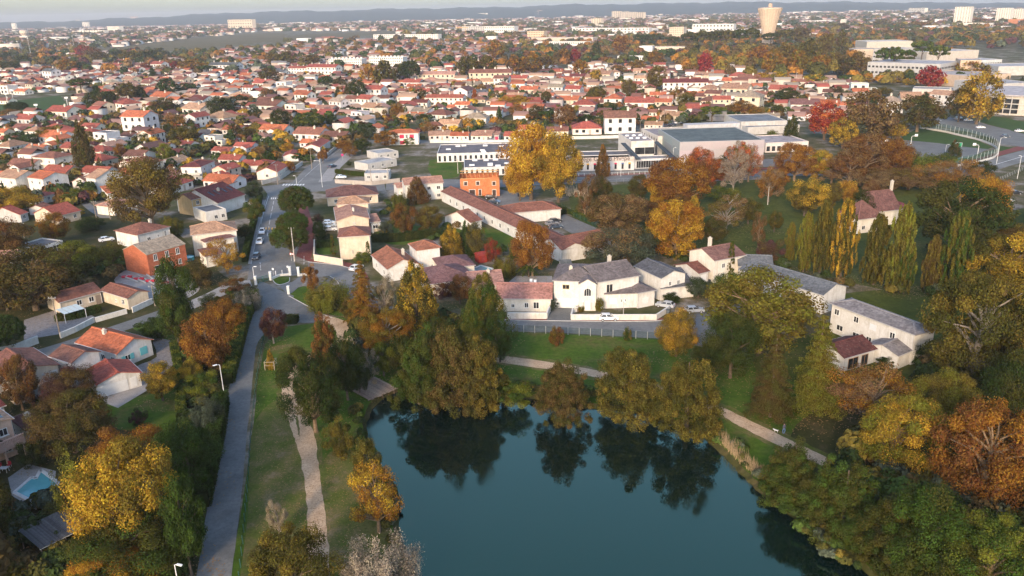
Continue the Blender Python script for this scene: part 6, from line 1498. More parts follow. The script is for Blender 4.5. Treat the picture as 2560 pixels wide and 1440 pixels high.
def zone_pts(polys, n):
    out = []
    for poly in polys:
        P = np.array(poly, float); k = 0; x0, x1, y0, y1 = P[:,0].min(), P[:,0].max(), P[:,1].min(), P[:,1].max()
        while k < n:
            x, y = rng.uniform(x0, x1), rng.uniform(y0, y1); ins = False
            for i in range(len(P)):
                a, b = P[i], P[i-1]
                if (a[1] > y) != (b[1] > y) and x < (b[0]-a[0])*(y-a[1])/(b[1]-a[1])+a[0]: ins = not ins
            if ins: out.append((*G(x, y)[:2], x, y)); k += 1
    return np.array(out)
HX = np.array([(a, b_, r) for a, b_, r in HOUSE_XY])
UG = [PAL[k] for k in 'GGOgKOGEB']
def clear(pts, near):
    return np.array([p for p in pts if ((HX[:,0]-p[0])**2+(HX[:,1]-p[1])**2 > (HX[:,2]*.85+near)**2).all()])
pts = clear(zone_pts([[(0,175),(900,165),(930,345),(640,450),(0,540)]], 1900), 0); pts = pts[(pts[:,3] < 345) | (rng.random(len(pts)) < .5)]; pts = pts[~((pts[:,2] < 190) & (pts[:,3] > 232) & (pts[:,3] < 292))]; woods('garden_shrubs', pts, (2.4, 7.0), (1.6, 5.6), 80, [PAL[k] for k in 'GGOgKOGEBPBYRA'], 'countless garden shrubs between the left town houses', 'shrubs')
pts = clear(zone_pts([[(930,180),(1900,190),(2150,230),(2150,290),(1830,300),(1430,335),(940,335)]], 1100), 0); woods('garden_shrubs', pts, (2.4, 6.6), (1.6, 5.2), 80, [PAL[k] for k in 'GGOgKOGEBPBYRA'], 'countless garden shrubs between the right town houses', 'shrubs')
pts = zone_pts([[(0,1290),(100,1250),(230,1290),(440,1190),(500,1190),(470,1440),(430,1540),(0,1560)]], 150); woods('undergrowth', pts, (2.0, 4.5), (1.2, 3.2), 420, UG, 'dark undergrowth round the pergola at lower left', 'undergrowth')
pts = zone_pts([[(460,880),(500,800),(600,720),(625,740),(560,900),(535,1000),(500,1160),(465,1160)]], 110); woods('undergrowth', pts, (1.6, 3.2), (1.0, 2.4), 300, [PAL[k] for k in 'GOgLEBO'], 'shrub strip between the path hedge and the ditch', 'undergrowth')
pts = zone_pts([[(2090,1160),(2180,1070),(2420,1180),(2560,1260),(2700,1500),(2480,1560),(2260,1430)]], 150); woods('undergrowth', pts, (2.5, 6), (1.5, 5), 420, UG, 'dark undergrowth below the right hand oaks', 'undergrowth')
pts = zone_pts([[(2300,900),(2560,880),(2700,1080),(2430,1060),(2290,960)]], 90); woods('undergrowth', pts, (2.5, 5.5), (1.5, 4), 300, UG, 'dark undergrowth behind the low white annex', 'undergrowth')
pts = zone_pts([[(880,800),(1000,780),(1240,810),(1240,880),(1000,880),(900,900),(870,960),(850,900)]], 120); woods('undergrowth', pts, (1.8, 4), (1.2, 3.4), 360, UG, 'dark undergrowth behind the brown shore trees', 'undergrowth')
pts = zone_pts([[(0,560),(60,640),(300,640),(310,680),(260,720),(110,740),(0,800),(-60,700)]], 130); woods('undergrowth', pts, (2.2, 4.5), (1.4, 3.8), 320, [PAL[k] for k in 'GOgLEBO'], 'bushy thicket left of the orange brick house', 'undergrowth')
pts = zone_pts([[(960,500),(1100,520),(1200,600),(1280,640),(1200,650),(1110,610),(960,590)]], 60); woods('undergrowth', pts, (1.6, 3.5), (1.2, 3.0), 260, [PAL[k] for k in 'GOgEBRO'], 'garden shrubs behind the terracotta roofed house', 'shrubs')
pts = zone_pts([[(905,1010),(940,1170),(985,1240),(985,1400),(955,1300),(900,1130),(885,1030)],[(1740,1065),(1850,1160),(1960,1290),(2060,1380),(2150,1440),(2080,1330),(1960,1220),(1860,1120)],[(1260,960),(1340,970),(1500,985),(1490,1003),(1330,985)]], 60); woods('bank_plants', pts, (.8, 2.2), (.5, 1.6), 200, [PAL[k] for k in 'OgKGOE'], 'low bank plants along the lake shore', 'plants')
pts = zone_pts([[(1440,500),(1520,560),(1640,600),(1730,640),(1700,660),(1560,600),(1440,540)],[(1880,640),(2140,720),(2320,740),(2420,700),(2330,600),(2330,745),(2100,715)]], 70); woods('undergrowth', pts, (1.8, 4), (1.0, 3.0), 240, UG, 'low undergrowth along the park edges', 'undergrowth')

g = zone_pts([[(1990,72),(2560,58),(2640,118),(2130,97)]], 230); woods('autumn_grove', g, (10, 17), (8, 14), 120, [PAL[k] for k in 'EAOBEOG'], 'autumn tree belt behind the campus halls', 'grove')
g = zone_pts([[(2100,160),(2230,165),(2320,200),(2420,214),(2100,218)]], 46); woods('autumn_grove', g, (7, 12), (6, 11), 200, [PAL[k] for k in 'EAOBEYG'], 'autumn trees in front of the campus halls', 'grove')

pts = zone_pts([[(2575,470),(2950,430),(3300,900),(3200,1700),(2720,1700),(2590,1000)]], 150); woods('woodland', pts, (7, 12), (7, 13), 420, [PAL[k] for k in 'GOgBEAOR'], 'woodland continuing past the right edge of the lake park', 'woods')
pts = zone_pts([[(-40,700),(-40,1500),(-700,1500),(-700,600),(-300,520)]], 110); woods('woodland', pts, (5, 10), (5, 10), 300, [PAL[k] for k in 'GOgBEAO'], 'garden trees continuing past the left edge', 'woods')
# ---------------------------------------------------------------- hedges, walls, fences
def hedge(label, pts, w, h, c, name='hedge', cat='hedge', leafs=260):
    A = catmull([G(*p) for p in pts], 5); L = sum(np.linalg.norm(A[i+1]-A[i]) for i in range(len(A)-1)); o = empty(name, A[0]); core = MB()
    cs, ns = [], []
    for i in range(len(A)-1):
        d = A[i+1]-A[i]; l = np.linalg.norm(d); d = d/max(l, 1e-6); s = np.array([-d[1], d[0], 0]); m = int(l*leafs*(w+2*h)/4)
        core.obox(A[i], d, s, (0, l), (-w/2*.8, w/2*.8), (0, h*.88))
        u = rng.random(m)*l; q = rng.random(m)*(w+2*h); lat = np.where(q < h, -w/2, np.where(q > h+w, w/2, q-h-w/2)); z = np.where(q < h, q, np.where(q > h+w, q-h-w, h))
        P = A[i]+u[:, None]*d+lat[:, None]*s+np.outer(z, [0,0,1.0])+rng.normal(size=(m, 3))*.09; nn = np.outer(np.sign(lat)*(np.abs(lat) > w/2-.01), s)+np.outer((z > h-.01)*1.0, [0,0,1])+rng.normal(size=(m, 3))*.4
        cs.append(P-A[0]); ns.append(nn)
    core.build('core', FOL, o, PAL['G']); c_ = np.concatenate(cs); n_ = np.concatenate(ns); m = len(c_)
    cl = .5+.5*np.sin(c_[:, 0]*1.3+c_[:, 1]*.9)*np.cos(c_[:, 1]*1.7); a = link(bpy.data.objects.new('leaves', quads_mesh('leaves', c_, n_, rng.uniform(.08, .17, m), cl, rng.random(m))), o)
    a.color = (*PAL[c[0]], 1); a['col2'] = list(PAL[c[-1]]); tag(o, label, cat, 'clipped hedges')
hedge('long clipped green hedge along the left edge of the asphalt path', [(637,745),(612,810),(588,895),(570,960)], 2.2, 2.2, 'gL')
hedge('dark hedge lining the lower part of the asphalt path', [(556,1010),(545,1080),(522,1190),(505,1270)], 2.4, 2.6, 'Gg')
hedge('narrow green hedge between the red garage lawn and the ditch', [(436,872),(448,930),(454,990),(455,1055)], 1.4, 1.8, 'gL')
hedge('long hedge beside the pavement left of the main road', [(612,655),(628,590),(640,540),(652,495)], 1.4, 2.0, 'gG')
hedge('hedge in the yard of the long cream bungalow', [(140,802),(190,795),(250,778)], 2.0, 1.5, 'gO')
hedge('tall dark hedge behind the terracotta roofed house', [(930,605),(1000,603),(1100,590)], 1.4, 2.4, 'GO')
hedge('clipped hedge beside the garden of the cream villa', [(793,618),(812,617),(834,616)], 2.0, 1.8, 'Gg')
hedge('dark brown hedge below the white garage', [(90,1012),(130,1030),(190,1020)], 1.5, 1.6, 'GP')
hedge('green hedge row by the white shuttered house', [(995,352),(1020,350),(1062,347)], 1.2, 1.6, 'gL')
hedge('clipped dark block hedge by the plaza gate', [(708,806),(745,806)], 2.4, 1.5, 'GO')
hedge('grey green hedge before the stepped flat roofed buildings', [(840,432),(905,440),(965,438)], 1.5, 1.6, 'gO')
hedge('low green hedge in the yard of the long low building', [(1330,532),(1375,537),(1408,532)], 4.0, 2.2, 'GO')
hedge('green hedge along the park fence by the yard', [(1412,530),(1440,540),(1475,555)], 1.2, 1.4, 'gL')
def wall(label, pts, h=1.2, w=.22, col=(.72,.70,.65), cap=True, name='garden_wall', group='garden walls'):
    A = [G(*p) for p in pts]; o = tag(empty(name, A[0]), label, 'wall', group); mb = MB()
    for i in range(len(A)-1):
        d = unit(A[i+1]-A[i]); mb.obox(A[i], d, np.array([-d[1],d[0],0]), (0,np.linalg.norm(A[i+1]-A[i])), (-w/2,w/2), (0,h))
    mb.build('wall', WALL, o, col)
    if cap:
        mb = MB()
        for i in range(len(A)-1):
            d = unit(A[i+1]-A[i]); mb.obox(A[i], d, np.array([-d[1],d[0],0]), (-.03,np.linalg.norm(A[i+1]-A[i])+.03), (-w/2-.05,w/2+.05), (h,h+.07))
        mb.build('coping', CONC, o, tuple(min(1, c*1.06) for c in col))
    return o
wall('white street wall along the cream bungalow yard', [(152,846),(190,830),(236,806)], 1.2); wall('white wall at left edge beside the round dark pine', [(-20,893),(40,880),(97,858)], 1.6)
wall('white wall with railing at the right end of the cream bungalow', [(332,782),(382,759)], 1.3); wall('white wall between bungalow yard and street', [(240,806),(318,784)], 1.1)
wall('cream wall in front of the cream villa', [(786,652),(858,664)], 1.8, col=(.72,.62,.5)); wall('side wall of the cream villa garden', [(786,651),(787,612)], 1.6, col=(.72,.62,.5))
wall('white front wall of the large white villa', [(1428,800),(1640,800),(1672,779)], 1.25); wall('small white planter wall at the villa entrance', [(1428,799),(1432,782),(1458,776)], 1.1)
wall('white street wall of the pink bungalow', [(1268,797),(1366,797)], 1.4); wall('white wall between bungalow and villa driveway', [(1367,797),(1378,770)], 1.4)
wall('grey wall behind the building site', [(215,678),(255,668),(310,655)], 1.8, col=(.4,.38,.35)); wall('concrete fence wall at the junction', [(838,458),(930,463),(1000,455)], 1.5, col=(.45,.4,.36))
wall('white roadside wall by the red roofed house', [(800,405),(845,368),(870,352)], 1.4); wall('grey block wall before the corner bungalow', [(655,462),(700,450),(757,412)], 1.6, col=(.5,.48,.45))
wall('long white wall in front of the row behind the school', [(1430,348),(1500,347),(1600,343)], 1.5); wall('white wall before the small street houses', [(1075,357),(1180,357),(1300,355)], 1.2)
def fence(label, pts, step, h, mesh, meshcol, post=(.5,.5,.48), pr=.05, group='fences', rail=False, base=0.0, name='fence', cat='fence', dens=8, maxn=120):
    A = catmull([G(*p) for p in pts], dens); cum = np.concatenate([[0], np.cumsum([np.linalg.norm(A[i+1]-A[i]) for i in range(len(A)-1)])]); L = cum[-1]
    at = lambda s: np.array([np.interp(s, cum, [a[k] for a in A]) for k in range(3)])
    o = tag(empty(name, A[0]), label, cat, group); n = min(maxn, max(2, int(L/step))); P = [at(L*i/n) for i in range(n+1)]
    pm = MB(); pm.tube([(0,0,0),(0,0,h)], [pr, pr], 6); pme = pm.mesh('post', METAL)
    for q in P:
        p_ = link(bpy.data.objects.new('post', pme), o); p_.location = tuple(q-A[0]); p_.color = (*post, 1)
    if mesh:
        for i in range(n):
            mb = MB(); a, b = P[i], P[i+1]; mb.poly([a+Zv*(base+.03), b+Zv*(base+.03), b+Zv*(h-.03), a+Zv*(h-.03)]); mb.build('mesh_panel', mesh, o, meshcol)
    if rail or base:
        for i in range(n):
            mb = MB(); a, b = P[i], P[i+1]
            if base: mb.bar(a+Zv*base/2, b+Zv*base/2, .12, base); mb.build('base_board', CONC, o, (.6,.58,.55))
            mb2 = MB()
            if rail: mb2.bar(a+Zv*h*.97, b+Zv*h*.97, .06); mb2.build('rail', METAL, o, post)
    return o
fence('wire fence with thin posts between the street and the park lawn', [(1255,829),(1400,836),(1640,850),(1700,862)], 2.2, 1.7, NETG, (.06,.09,.08), (.42,.42,.4))
fence('green mesh fence along the right side of the asphalt path', [(660,850),(646,925),(636,1010),(628,1090),(618,1240),(600,1440),(590,1520)], 2.4, 1.3, NETG, (.03,.14,.10), (.04,.12,.09), maxn=60)
fence('white railing before the school along the avenue', [(1433,441),(1560,437),(1700,432),(1775,429)], 2.2, 1.2, NETW, (.7,.7,.68), (.7,.7,.68), .07, rail=True)
fence('tall curved mesh fence round the sports court', [(2300,321),(2356,330),(2405,341),(2449,352),(2481,365),(2495,378),(2488,393),(2467,401),(2425,412),(2386,417)], 3.4, 4.0, NETG, (.05,.16,.12), (.55,.57,.55), .06, base=.9)
fence('green park fence beside the yard', [(1405,519),(1440,545),(1478,562),(1505,580)], 2.5, 1.6, NETG, (.03,.10,.06), (.04,.1,.06))
fence('low fence along the avenue at the park edge', [(1440,462),(1560,456),(1720,450),(1900,446)], 2.6, 1.2, NETW, (.1,.12,.1), (.25,.25,.24), .04)
fence('dark railing beside the red garage hedge ditch', [(452,880),(457,960),(459,1060)], 2.0, 1.2, NETG, (.03,.03,.03), (.04,.04,.04))
fence('railed fence at right edge by the avenue', [(2500,452),(2560,425),(2600,410)], 2.0, 1.6, NETG, (.1,.12,.12), (.4,.4,.4))
# gate with white posts
for i,(x,yb,h) in enumerate(((640,712,2.2),(677,700,2.2),(726,688,2.3),(747,690,2.3),(722,735,2.0))):
    lab = ('white gate post at the left end of the green gate','white gate post at the right end of the green gate','white post left of the small pedestrian gate','white post right of the small pedestrian gate','lone white post on the grass corner of the plaza')[i]
    o = tag(empty('gate_post', G(x,yb)), lab, 'post', 'white gate posts'); b=G(x,yb); mb=MB(); mb.box(b[0]-.28,b[0]+.28,b[1]-.28,b[1]+.28,0,h); mb.build('shaft',WALL,o,(.8,.8,.78)); mb=MB(); mb.box(b[0]-.34,b[0]+.34,b[1]-.34,b[1]+.34,h,h+.1); mb.build('cap',CONC,o,(.8,.8,.78))
a,b = G(641,711),G(676,700); o=tag(empty('gate',a),'green mesh double gate between two white posts','gate')
for k in range(2):
    p,q=a+(b-a)*(.04+.48*k),a+(b-a)*(.48+.48*k); mb=MB(); mb.poly([p+Zv*.1,q+Zv*.1,q+Zv*1.6,p+Zv*1.6]); mb.build('mesh_panel',NETG,o,(.03,.14,.1)); mb=MB()
    for z in (.1,1.6): mb.bar(p+Zv*z,q+Zv*z,.06)
    mb.bar(p,p+Zv*1.7,.06); mb.bar(q,q+Zv*1.7,.06); mb.build('frame',METAL,o,(.03,.12,.09))
wall('low white kerb wall between the gate posts', [(680,699),(700,690),(724,688)], .5, .3); wall('low white wall right of the pedestrian gate', [(748,690),(785,686)], .5, .3)
for i,(x,y) in enumerate(((690,689),(706,687))): tag(empty('bollard',G(x,y)),('white bollard','white bollard')[i]+(' nearer the green gate' if i==0 else ' nearer the pedestrian gate'),'bollard','white bollards'); b=G(x,y); mb=MB(); mb.tube([b,b+Zv*1.3],[.09,.09],8); mb.build('post',PAINT,COL.objects[-1],(.8,.8,.8))
# ---------------------------------------------------------------- pools, decks, sheds
def pool(label, pts, z, deck=None):
    L=[G(*p) for p in pts]; o=tag(empty('swimming_pool',L[0]),label,'swimming pool'); mb=MB(); mb.poly([p+Zv*z for p in L]); mb.build('water',POOLM,o)
    for i in range(len(L)):
        a,b=L[i],L[(i+1)%len(L)]; mb=MB(); mb.bar(a+Zv*(z+.02),b+Zv*(z+.02),.5,.14); mb.build('coping',CONC,o,(.62,.62,.6))
pool('turquoise swimming pool beside the low mauve roofed house', [(1182,672),(1202,664),(1232,672),(1224,682),(1190,680)], .05)
sheet('pool_deck', [(20,1195),(70,1160),(140,1178),(135,1235),(90,1275),(30,1240)], .03, PAVE)
pool('small green blue stepped pool in the lower left garden', [(36,1232),(80,1194),(90,1198),(102,1176),(146,1208),(106,1268)], .06)
sheet('terrace', [(1272,705),(1290,690),(1380,690),(1382,712),(1330,725)], .03, PAVE)
# pergola with corrugated roof
f=front((100,1372),(225,1310),6.0,2.6); o=tag(empty('pergola',f.p(0,0,0)),'old pergola with grey corrugated slats in the dark lower left garden','pergola')
for i in range(34):
    mb=MB(); x=f.L*(i+.5)/34; mb.bar(f.p(x,0,2.55),f.p(x,f.W,2.75),.16,.06); mb.build('slat',WOOD,o,ij((.10,.102,.108),.3))
mb=MB(); mb.bar(f.p(0,.1,2.45),f.p(f.L,.1,2.45),.1,.16); mb.build('beam',PAINT,o,(.5,.5,.48)); mb=MB(); mb.bar(f.p(0,f.W-.1,2.62),f.p(f.L,f.W-.1,2.62),.1,.16); mb.build('beam',PAINT,o,(.4,.4,.38))
for u in (.02,.5,.98):
    for v in (.1,f.W-.1): mb=MB(); mb.bar(f.p(f.L*u,v,0),f.p(f.L*u,v,2.45),.12); mb.build('post',WOOD,o,(.2,.16,.13))
# wooden deck on the bank
O=G(925,1000); f=front((918,997),(990,968),6.5,.35); o=tag(empty('wooden_deck',f.p(0,0,0)),'weathered wooden deck of long planks on the north west bank','deck')
pl=MB(); pl.box(0,f.L/14-.06,-.6,f.W,0,.07); pme=pl.mesh('plank',WOOD)
for i in range(14):
    p_=link(bpy.data.objects.new('plank',pme),o); ang=math.atan2(f.X[1],f.X[0]); p_.rotation_euler=(0,0,ang); p_.location=tuple(f.p(f.L*i/14,random.uniform(-.3,.2),.3+random.uniform(-.015,.03))-np.array(o.location)); p_.color=(*ij((.30,.235,.19),.22),1)
for u in (.1,.5,.9): mb=MB(); mb.bar(f.p(f.L*u,-.2,-1.3),f.p(f.L*u,-.2,.3),.2); mb.build('post',WOOD,o,(.12,.09,.07))
mb=MB(); mb.bar(f.p(0,-.25,.18),f.p(f.L,-.25,.18),.12,.2); mb.build('edge_beam',WOOD,o,(.2,.16,.13))
f=front((1196,640),(1220,636),3,2.2); t=house('shed','small red wooden shed in the garden above the turquoise pool','shed',None,f); block(t,f,2.2,'gable',25,(.30,.05,.045),(.28,.04,.03),.2); opening(t,f,'e',.5,.05,.8,1.8,'door',(.22,.03,.03))
f=front((1401,662),(1430,661),4,2.4); t=house('shed','small white shed with grey roof behind the large white villa','shed',None,f); block(t,f,2.4,'gable',22,(.13,.15,.165),'w',.2); opening(t,f,'e',.5,.6,.8,.8,'shutter')
# sapling stakes
b=G(678,921); o=tag(empty('tree_guard',b),'wooden stake frame round the yellow sapling','tree guard')
for dx,dy in ((-.9,-.9),(.9,-.9),(.9,.9),(-.9,.9)): mb=MB(); mb.bar(b+np.array([dx,dy,0]),b+np.array([dx,dy,1.8]),.09); mb.build('stake',WOOD,o,(.5,.42,.3))
for z in (1.0,1.7):
    mb=MB(); c4=[b+np.array([dx,dy,z]) for dx,dy in ((-.9,-.9),(.9,-.9),(.9,.9),(-.9,.9))]
    for i in range(4): mb.bar(c4[i],c4[(i+1)%4],.07)
    mb.build('rail',WOOD,o,(.5,.42,.3))
# reeds (nobody could count them)
c_,n_=[],[]
ed=catmull([G(*p) for p in ((1790,1100),(1825,1130),(1860,1165),(1900,1200))],20); mb=MB()
for k in range(520):
    p=ed[random.randrange(len(ed))]+np.array([random.uniform(-.3,1.6),random.uniform(-.2,1.0),-.3]); h=random.uniform(.9,2.3); d=np.array([random.uniform(-.5,.3),random.uniform(-.4,.4),h]); s=np.array([.03,.01,0]); mb.poly([p-s,p+s,p+d*.6+s*.8,p+d,p+d*.6-s*.8])
o=mb.build('reeds',PAINT,None,(.34,.25,.15)); tag(o,'dry tan reeds along the right bank of the lake','reeds',None,'stuff')
mb=MB(); b0=G(1440,480)
for k in range(160):
    p=G(random.uniform(1412,1470),random.uniform(476,492)); h=random.uniform(1.5,2.8); d=np.array([random.uniform(-.5,.5),random.uniform(-.4,.4),h]); s=np.array([.06,.01,0]); mb.poly([p-s,p+s,p+d*.6+s*.8,p+d,p+d*.6-s*.8])
o=mb.build('pampas_grass',PAINT,None,(.5,.4,.3)); tag(o,'tan pampas grass plumes at the foot of the golden trees','grass',None,'stuff')
# fallen leaves
LK=np.array(LAKE)
mb=MB()
for k in range(6000):
    y=random.uniform(900,1440); x=random.uniform(640,1000) if random.random()<.6 else random.uniform(1250,1950); 
    if y>1010 and 905<x<1990: continue
    p=G(x,y)+Zv*random.uniform(.03,.06); a=random.uniform(0,6.28); s=random.uniform(.05,.11); mb.poly([p+s*np.array([math.cos(a+k_*1.57),math.sin(a+k_*1.57),random.uniform(0,.3)]) for k_ in range(4)])
for a_,b_,r_ in TREE_XY:
    d_=math.hypot(a_,b_)
    if d_>260 or r_<2.0: continue
    if ((LK[:,0]-a_)**2+(LK[:,1]-b_)**2).min()<(r_+3)**2: continue
    for k in range(int(40*r_)):
        q_=random.uniform(0,6.28); w_=r_*1.5*math.sqrt(random.random()); p=np.array([a_+w_*math.cos(q_),b_+w_*math.sin(q_),random.uniform(.03,.06)]); a=random.uniform(0,6.28); s=random.uniform(.07,.16); mb.poly([p+s*np.array([math.cos(a+k_*1.57),math.sin(a+k_*1.57),random.uniform(0,.25)]) for k_ in range(4)])
o=mb.build('fallen_leaves',PAINT,None,(.26,.15,.055)); tag(o,'fallen autumn leaves scattered over the park grass','leaves',None,'stuff')
# ---------------------------------------------------------------- lamps, poles, signs, court gear
def lamp(label, x, yb, yt, d=(1,0), arm=1.2, col=(.75,.75,.74), r=.07):
    b=G(x,yb); h=height_at(b,yt); o=tag(empty('street_lamp',b),label,'street lamp','street lamps'); mb=MB(); mb.tube([b,b+Zv*h],[r*1.2,r*.8],8); mb.build('pole',METAL,o,col)
    dv=unit(np.array([d[0],d[1],0])); e=b+Zv*(h+.15)+dv*arm; mb=MB(); mb.tube([b+Zv*h*.985,b+Zv*(h+.1)+dv*arm*.3,e],[r*.7,r*.6,r*.6],6); mb.build('arm',METAL,o,col)
    mb=MB(); mb.hexa([e+dv*u*.36+np.array([-dv[1],dv[0],0])*v*.13+Zv*z for z in (-.05,.06) for u,v in ((-1,-1),(1,-1),(1,1),(-1,1))]); mb.build('lamp_head',PAINT,o,(.85,.85,.84)); return o
lamp('white street lamp beside the long path hedge',561,990,912,(-.6,-.4),.8); lamp('white street lamp at the bottom edge beside the path',453,1500,1412,(.6,-.2),.7)
lamp('street lamp in front of the large white villa',1558,800,754,(.3,-1),.3,(.45,.42,.4)); lamp('white street lamp beside the green gate',637,708,668,(.8,0),.6); lamp('tall white lamp by the zebra crossing on the main road',806,468,402,(-1,-.2),2.0)
lamp('white lamp in the middle of the road junction',742,462,440,(-1,0),.7); lamp('lamp rising through the farthest round pine',739,532,486,(-1,-.1),1.0)
lamp('white lamp before the sports hall',1682,412,370,(.6,0),.7); lamp('white lamp right of the orange red avenue tree',1870,420,363,(.6,0),.7); lamp('tall white lamp at the curve of the sports fence',2491,409,345,(1,0),2.0); lamp('lamp post near the right edge beside the avenue',2543,447,390,(-.6,0),.6)
lamp('lamp on the round hall lawn',2449,306,290,(1,0),.4); lamp('white lamp before the school entrance railing',1552,441,400,(.6,0),.6); lamp('thin lamp beside the sports court',2363,383,362,(1,0),1.0)
lamp('lamp at the left side of the car park',2346,322,302,(1,0),.6); lamp('lamp among the yellow trees on the campus road left',1990,203,182,(1,0),.8); lamp('lamp beside the vivid crimson tree',2328,206,184,(1,0),.8); lamp('lamp left of the campus pines',2200,208,186,(1,0),.8)
def pole(label,x,yb,yt,arms=1,col=(.30,.25,.2),conc=False):
    b=G(x,yb); h=height_at(b,yt); o=tag(empty('utility_pole',b),label,'utility pole','utility poles'); mb=MB(); mb.tube([b,b+Zv*h],[.17,.10],7); mb.build('pole',BARK,o,(.5,.47,.42) if conc else col)
    for i in range(arms): mb=MB(); mb.bar(b+np.array([-.8,0,h-.4-.6*i]),b+np.array([.8,0,h-.4-.6*i]),.09); mb.build('crossarm',METAL,o,(.3,.3,.3))
    for k in (-.7,0,.7): mb=MB(); mb.tube([b+np.array([k,0,h-.36]),b+np.array([k,0,h-.1])],[.06,.05],5); mb.build('insulator',PAINT,o,(.5,.5,.48))
    return b+Zv*(h-.2)
P1=pole('tall brown utility pole beside the cream bungalow street wall',152,845,741); P2=pole('utility pole at the right of the cream bungalow',388,765,713)
pole('concrete pole with sign at the foot of the round pines',737,653,568,0,conc=True); pole('pole right of the faded red bungalow',243,555,502); pole('pole left of the oak trunk',276,548,508); pole('pole between the tall white house and the oak',232,474,440)
pole('pole left of the tall white house',197,467,443); pole('pole above the tall white house',211,436,408); pole('pole by the left edge houses',39,422,380); pole('pole left of the brown hedge at left',61,595,556); pole('dark pole at the roadside red roofed house',780,422,368); pole('pole beside the stepped flat buildings',929,462,423); pole('pole before the nearest stepped flat building',970,452,409,conc=True)
pole('pole beside the rust wing tree of the school',1145,434,396,conc=True); pole('pole above the oak crown at left',286,432,408); pole('pole before the modern red roofed house',577,450,418); pole('pole behind the red shuttered house',1172,350,314); pole('pole left of the fir tree',168,415,380); pole('thin pole right of the large left white house',410,345,312); pole('pole beside the corner bungalow',695,462,410); pole('pole on the park lawn before the bare tree',1919,512,466,0,conc=True); pole('pole behind the white big house',1660,310,278); pole('double pole among the left centre roofs',900,248,214); pole('pole right of the salmon roofed house',1600,345,300); pole('pole at the bend beside the mansion hedge',1340,266,240)
for i,(x,yb,yt) in enumerate(((78,140,95),(48,130,104),(186,122,90),(164,112,95),(20,262,234),(35,258,226),(170,268,244),(95,290,262))):
    b=G(x,yb); h=height_at(b,yt); o=tag(empty('floodlight_mast',b),('tallest floodlight mast at far left','floodlight mast left of the tallest one','floodlight mast beside the crimson tree','thin floodlight mast behind the far left wood','left floodlight mast by the green pitch','second floodlight mast by the green pitch','floodlight mast at the right end of the green pitch','thin pole in front of the green pitch')[i],'mast','floodlight masts'); mb=MB(); mb.tube([b,b+Zv*h],[.35,.2],6); mb.build('mast',METAL,o,(.5,.5,.5)); mb=MB(); mb.box(b[0]-1.3,b[0]+1.3,b[1]-.2,b[1]+.2,h-.6,h+.5); mb.build('floodlight',PAINT,o,(.7,.7,.7))
def hoop(label,x,yb,yt,dx):
    b=G(x,yb); h=height_at(b,yt); o=tag(empty('basketball_hoop',b),label,'basketball hoop','basketball hoops on the court'); W_=(.78,.78,.77); mb=MB(); mb.tube([b,b+Zv*h*.8,b+Zv*h*.9+np.array([dx*.3,0,0]),b+Zv*h*.95+np.array([dx*2.0,0,0])],[.12,.11,.1,.08],8); mb.build('post',METAL,o,W_)
    e=b+Zv*h*.97+np.array([dx*2.05,0,0]); mb=MB(); mb.box(e[0]-.05 if 0 else e[0]-.7,e[0]+.7,e[1]-.05,e[1]+.05,e[2]-.5,e[2]+.6); mb.build('backboard',PAINT,o,W_); mb=MB(); mb.tube([e+np.array([.25*math.cos(k),-.4+.25*math.sin(k),-.2]) for k in np.linspace(0,6.28,13)],[.03]*13,4); mb.build('rim',METAL,o,(.6,.2,.1))
hoop('white basketball hoop at the left rear of the court',2277,360,338,1); hoop('white basketball hoop near the right mesh fence',2444,385,360,-1); hoop('white basketball hoop half behind the rust red tree',2203,372,352,1)
b=G(2396,368); o=tag(empty('goal',b),'small goal with green net on the sports court','goal'); mb=MB()
for x in (0,3.0): mb.bar(b+np.array([x-1.5,0,0]),b+np.array([x-1.5,0,2.0]),.1)
mb.bar(b+np.array([-1.5,0,2]),b+np.array([1.5,0,2]),.1); mb.build('frame',METAL,o,(.75,.78,.78)); mb=MB(); mb.poly([b+np.array(q) for q in ((-1.5,.6,.02),(1.5,.6,.02),(1.5,.05,1.95),(-1.5,.05,1.95))]); mb.build('net',PAINT,o,(.03,.32,.16))
def sign(label,x,yb,h,shape,col,edge=None,w=.6,cat='road sign'):
    b=G(x,yb); o=tag(empty('road_sign',b),label,cat,'road signs'); mb=MB(); mb.tube([b,b+Zv*h],[.04,.04],6); mb.build('pole',METAL,o,(.5,.5,.5)); n=dict(tri=3,disc=16,rect=4)[shape]; a0=dict(tri=math.pi/2,disc=0,rect=math.pi/4)[shape]
    for i,(k,c_) in enumerate(((1,edge or col),(.72,col))):
        mb=MB(); fr=[b+np.array([w*.6*k*math.cos(a0+j*2*math.pi/n),-.06-.02*i,h-.3+w*.6*k*math.sin(a0+j*2*math.pi/n)]) for j in range(n)]; bk=[p+np.array([0,.03,0]) for p in fr]; mb.poly(fr); mb.poly(bk[::-1])
        for j in range(n): mb.poly([fr[j],fr[(j+1)%n],bk[(j+1)%n],bk[j]])
        mb.build('face' if i else 'plate',PAINT,o,c_)
sign('red and white round sign beside the concrete pole',729,652,2.3,'disc',(.75,.75,.74),(.5,.04,.04)); sign('white warning triangle on the concrete pole foot',735,655,2.6,'tri',(.78,.78,.77),(.55,.05,.05),.7)
sign('white square sign behind the bollards',684,688,2.0,'rect',(.75,.78,.78),None,.6); sign('white board sign at the pedestrian gate',721,684,2.2,'rect',(.78,.78,.78),None,.6); sign('small red road sign at the crossing island',707,493,1.2,'rect',(.5,.03,.06),(.75,.75,.75),.9); sign('magenta banner sign beside the main road',857,402,3.0,'rect',(.45,.03,.15),None,1.2); sign('white board sign by the avenue at right',2417,431,2.2,'rect',(.8,.8,.8),None,1.2)
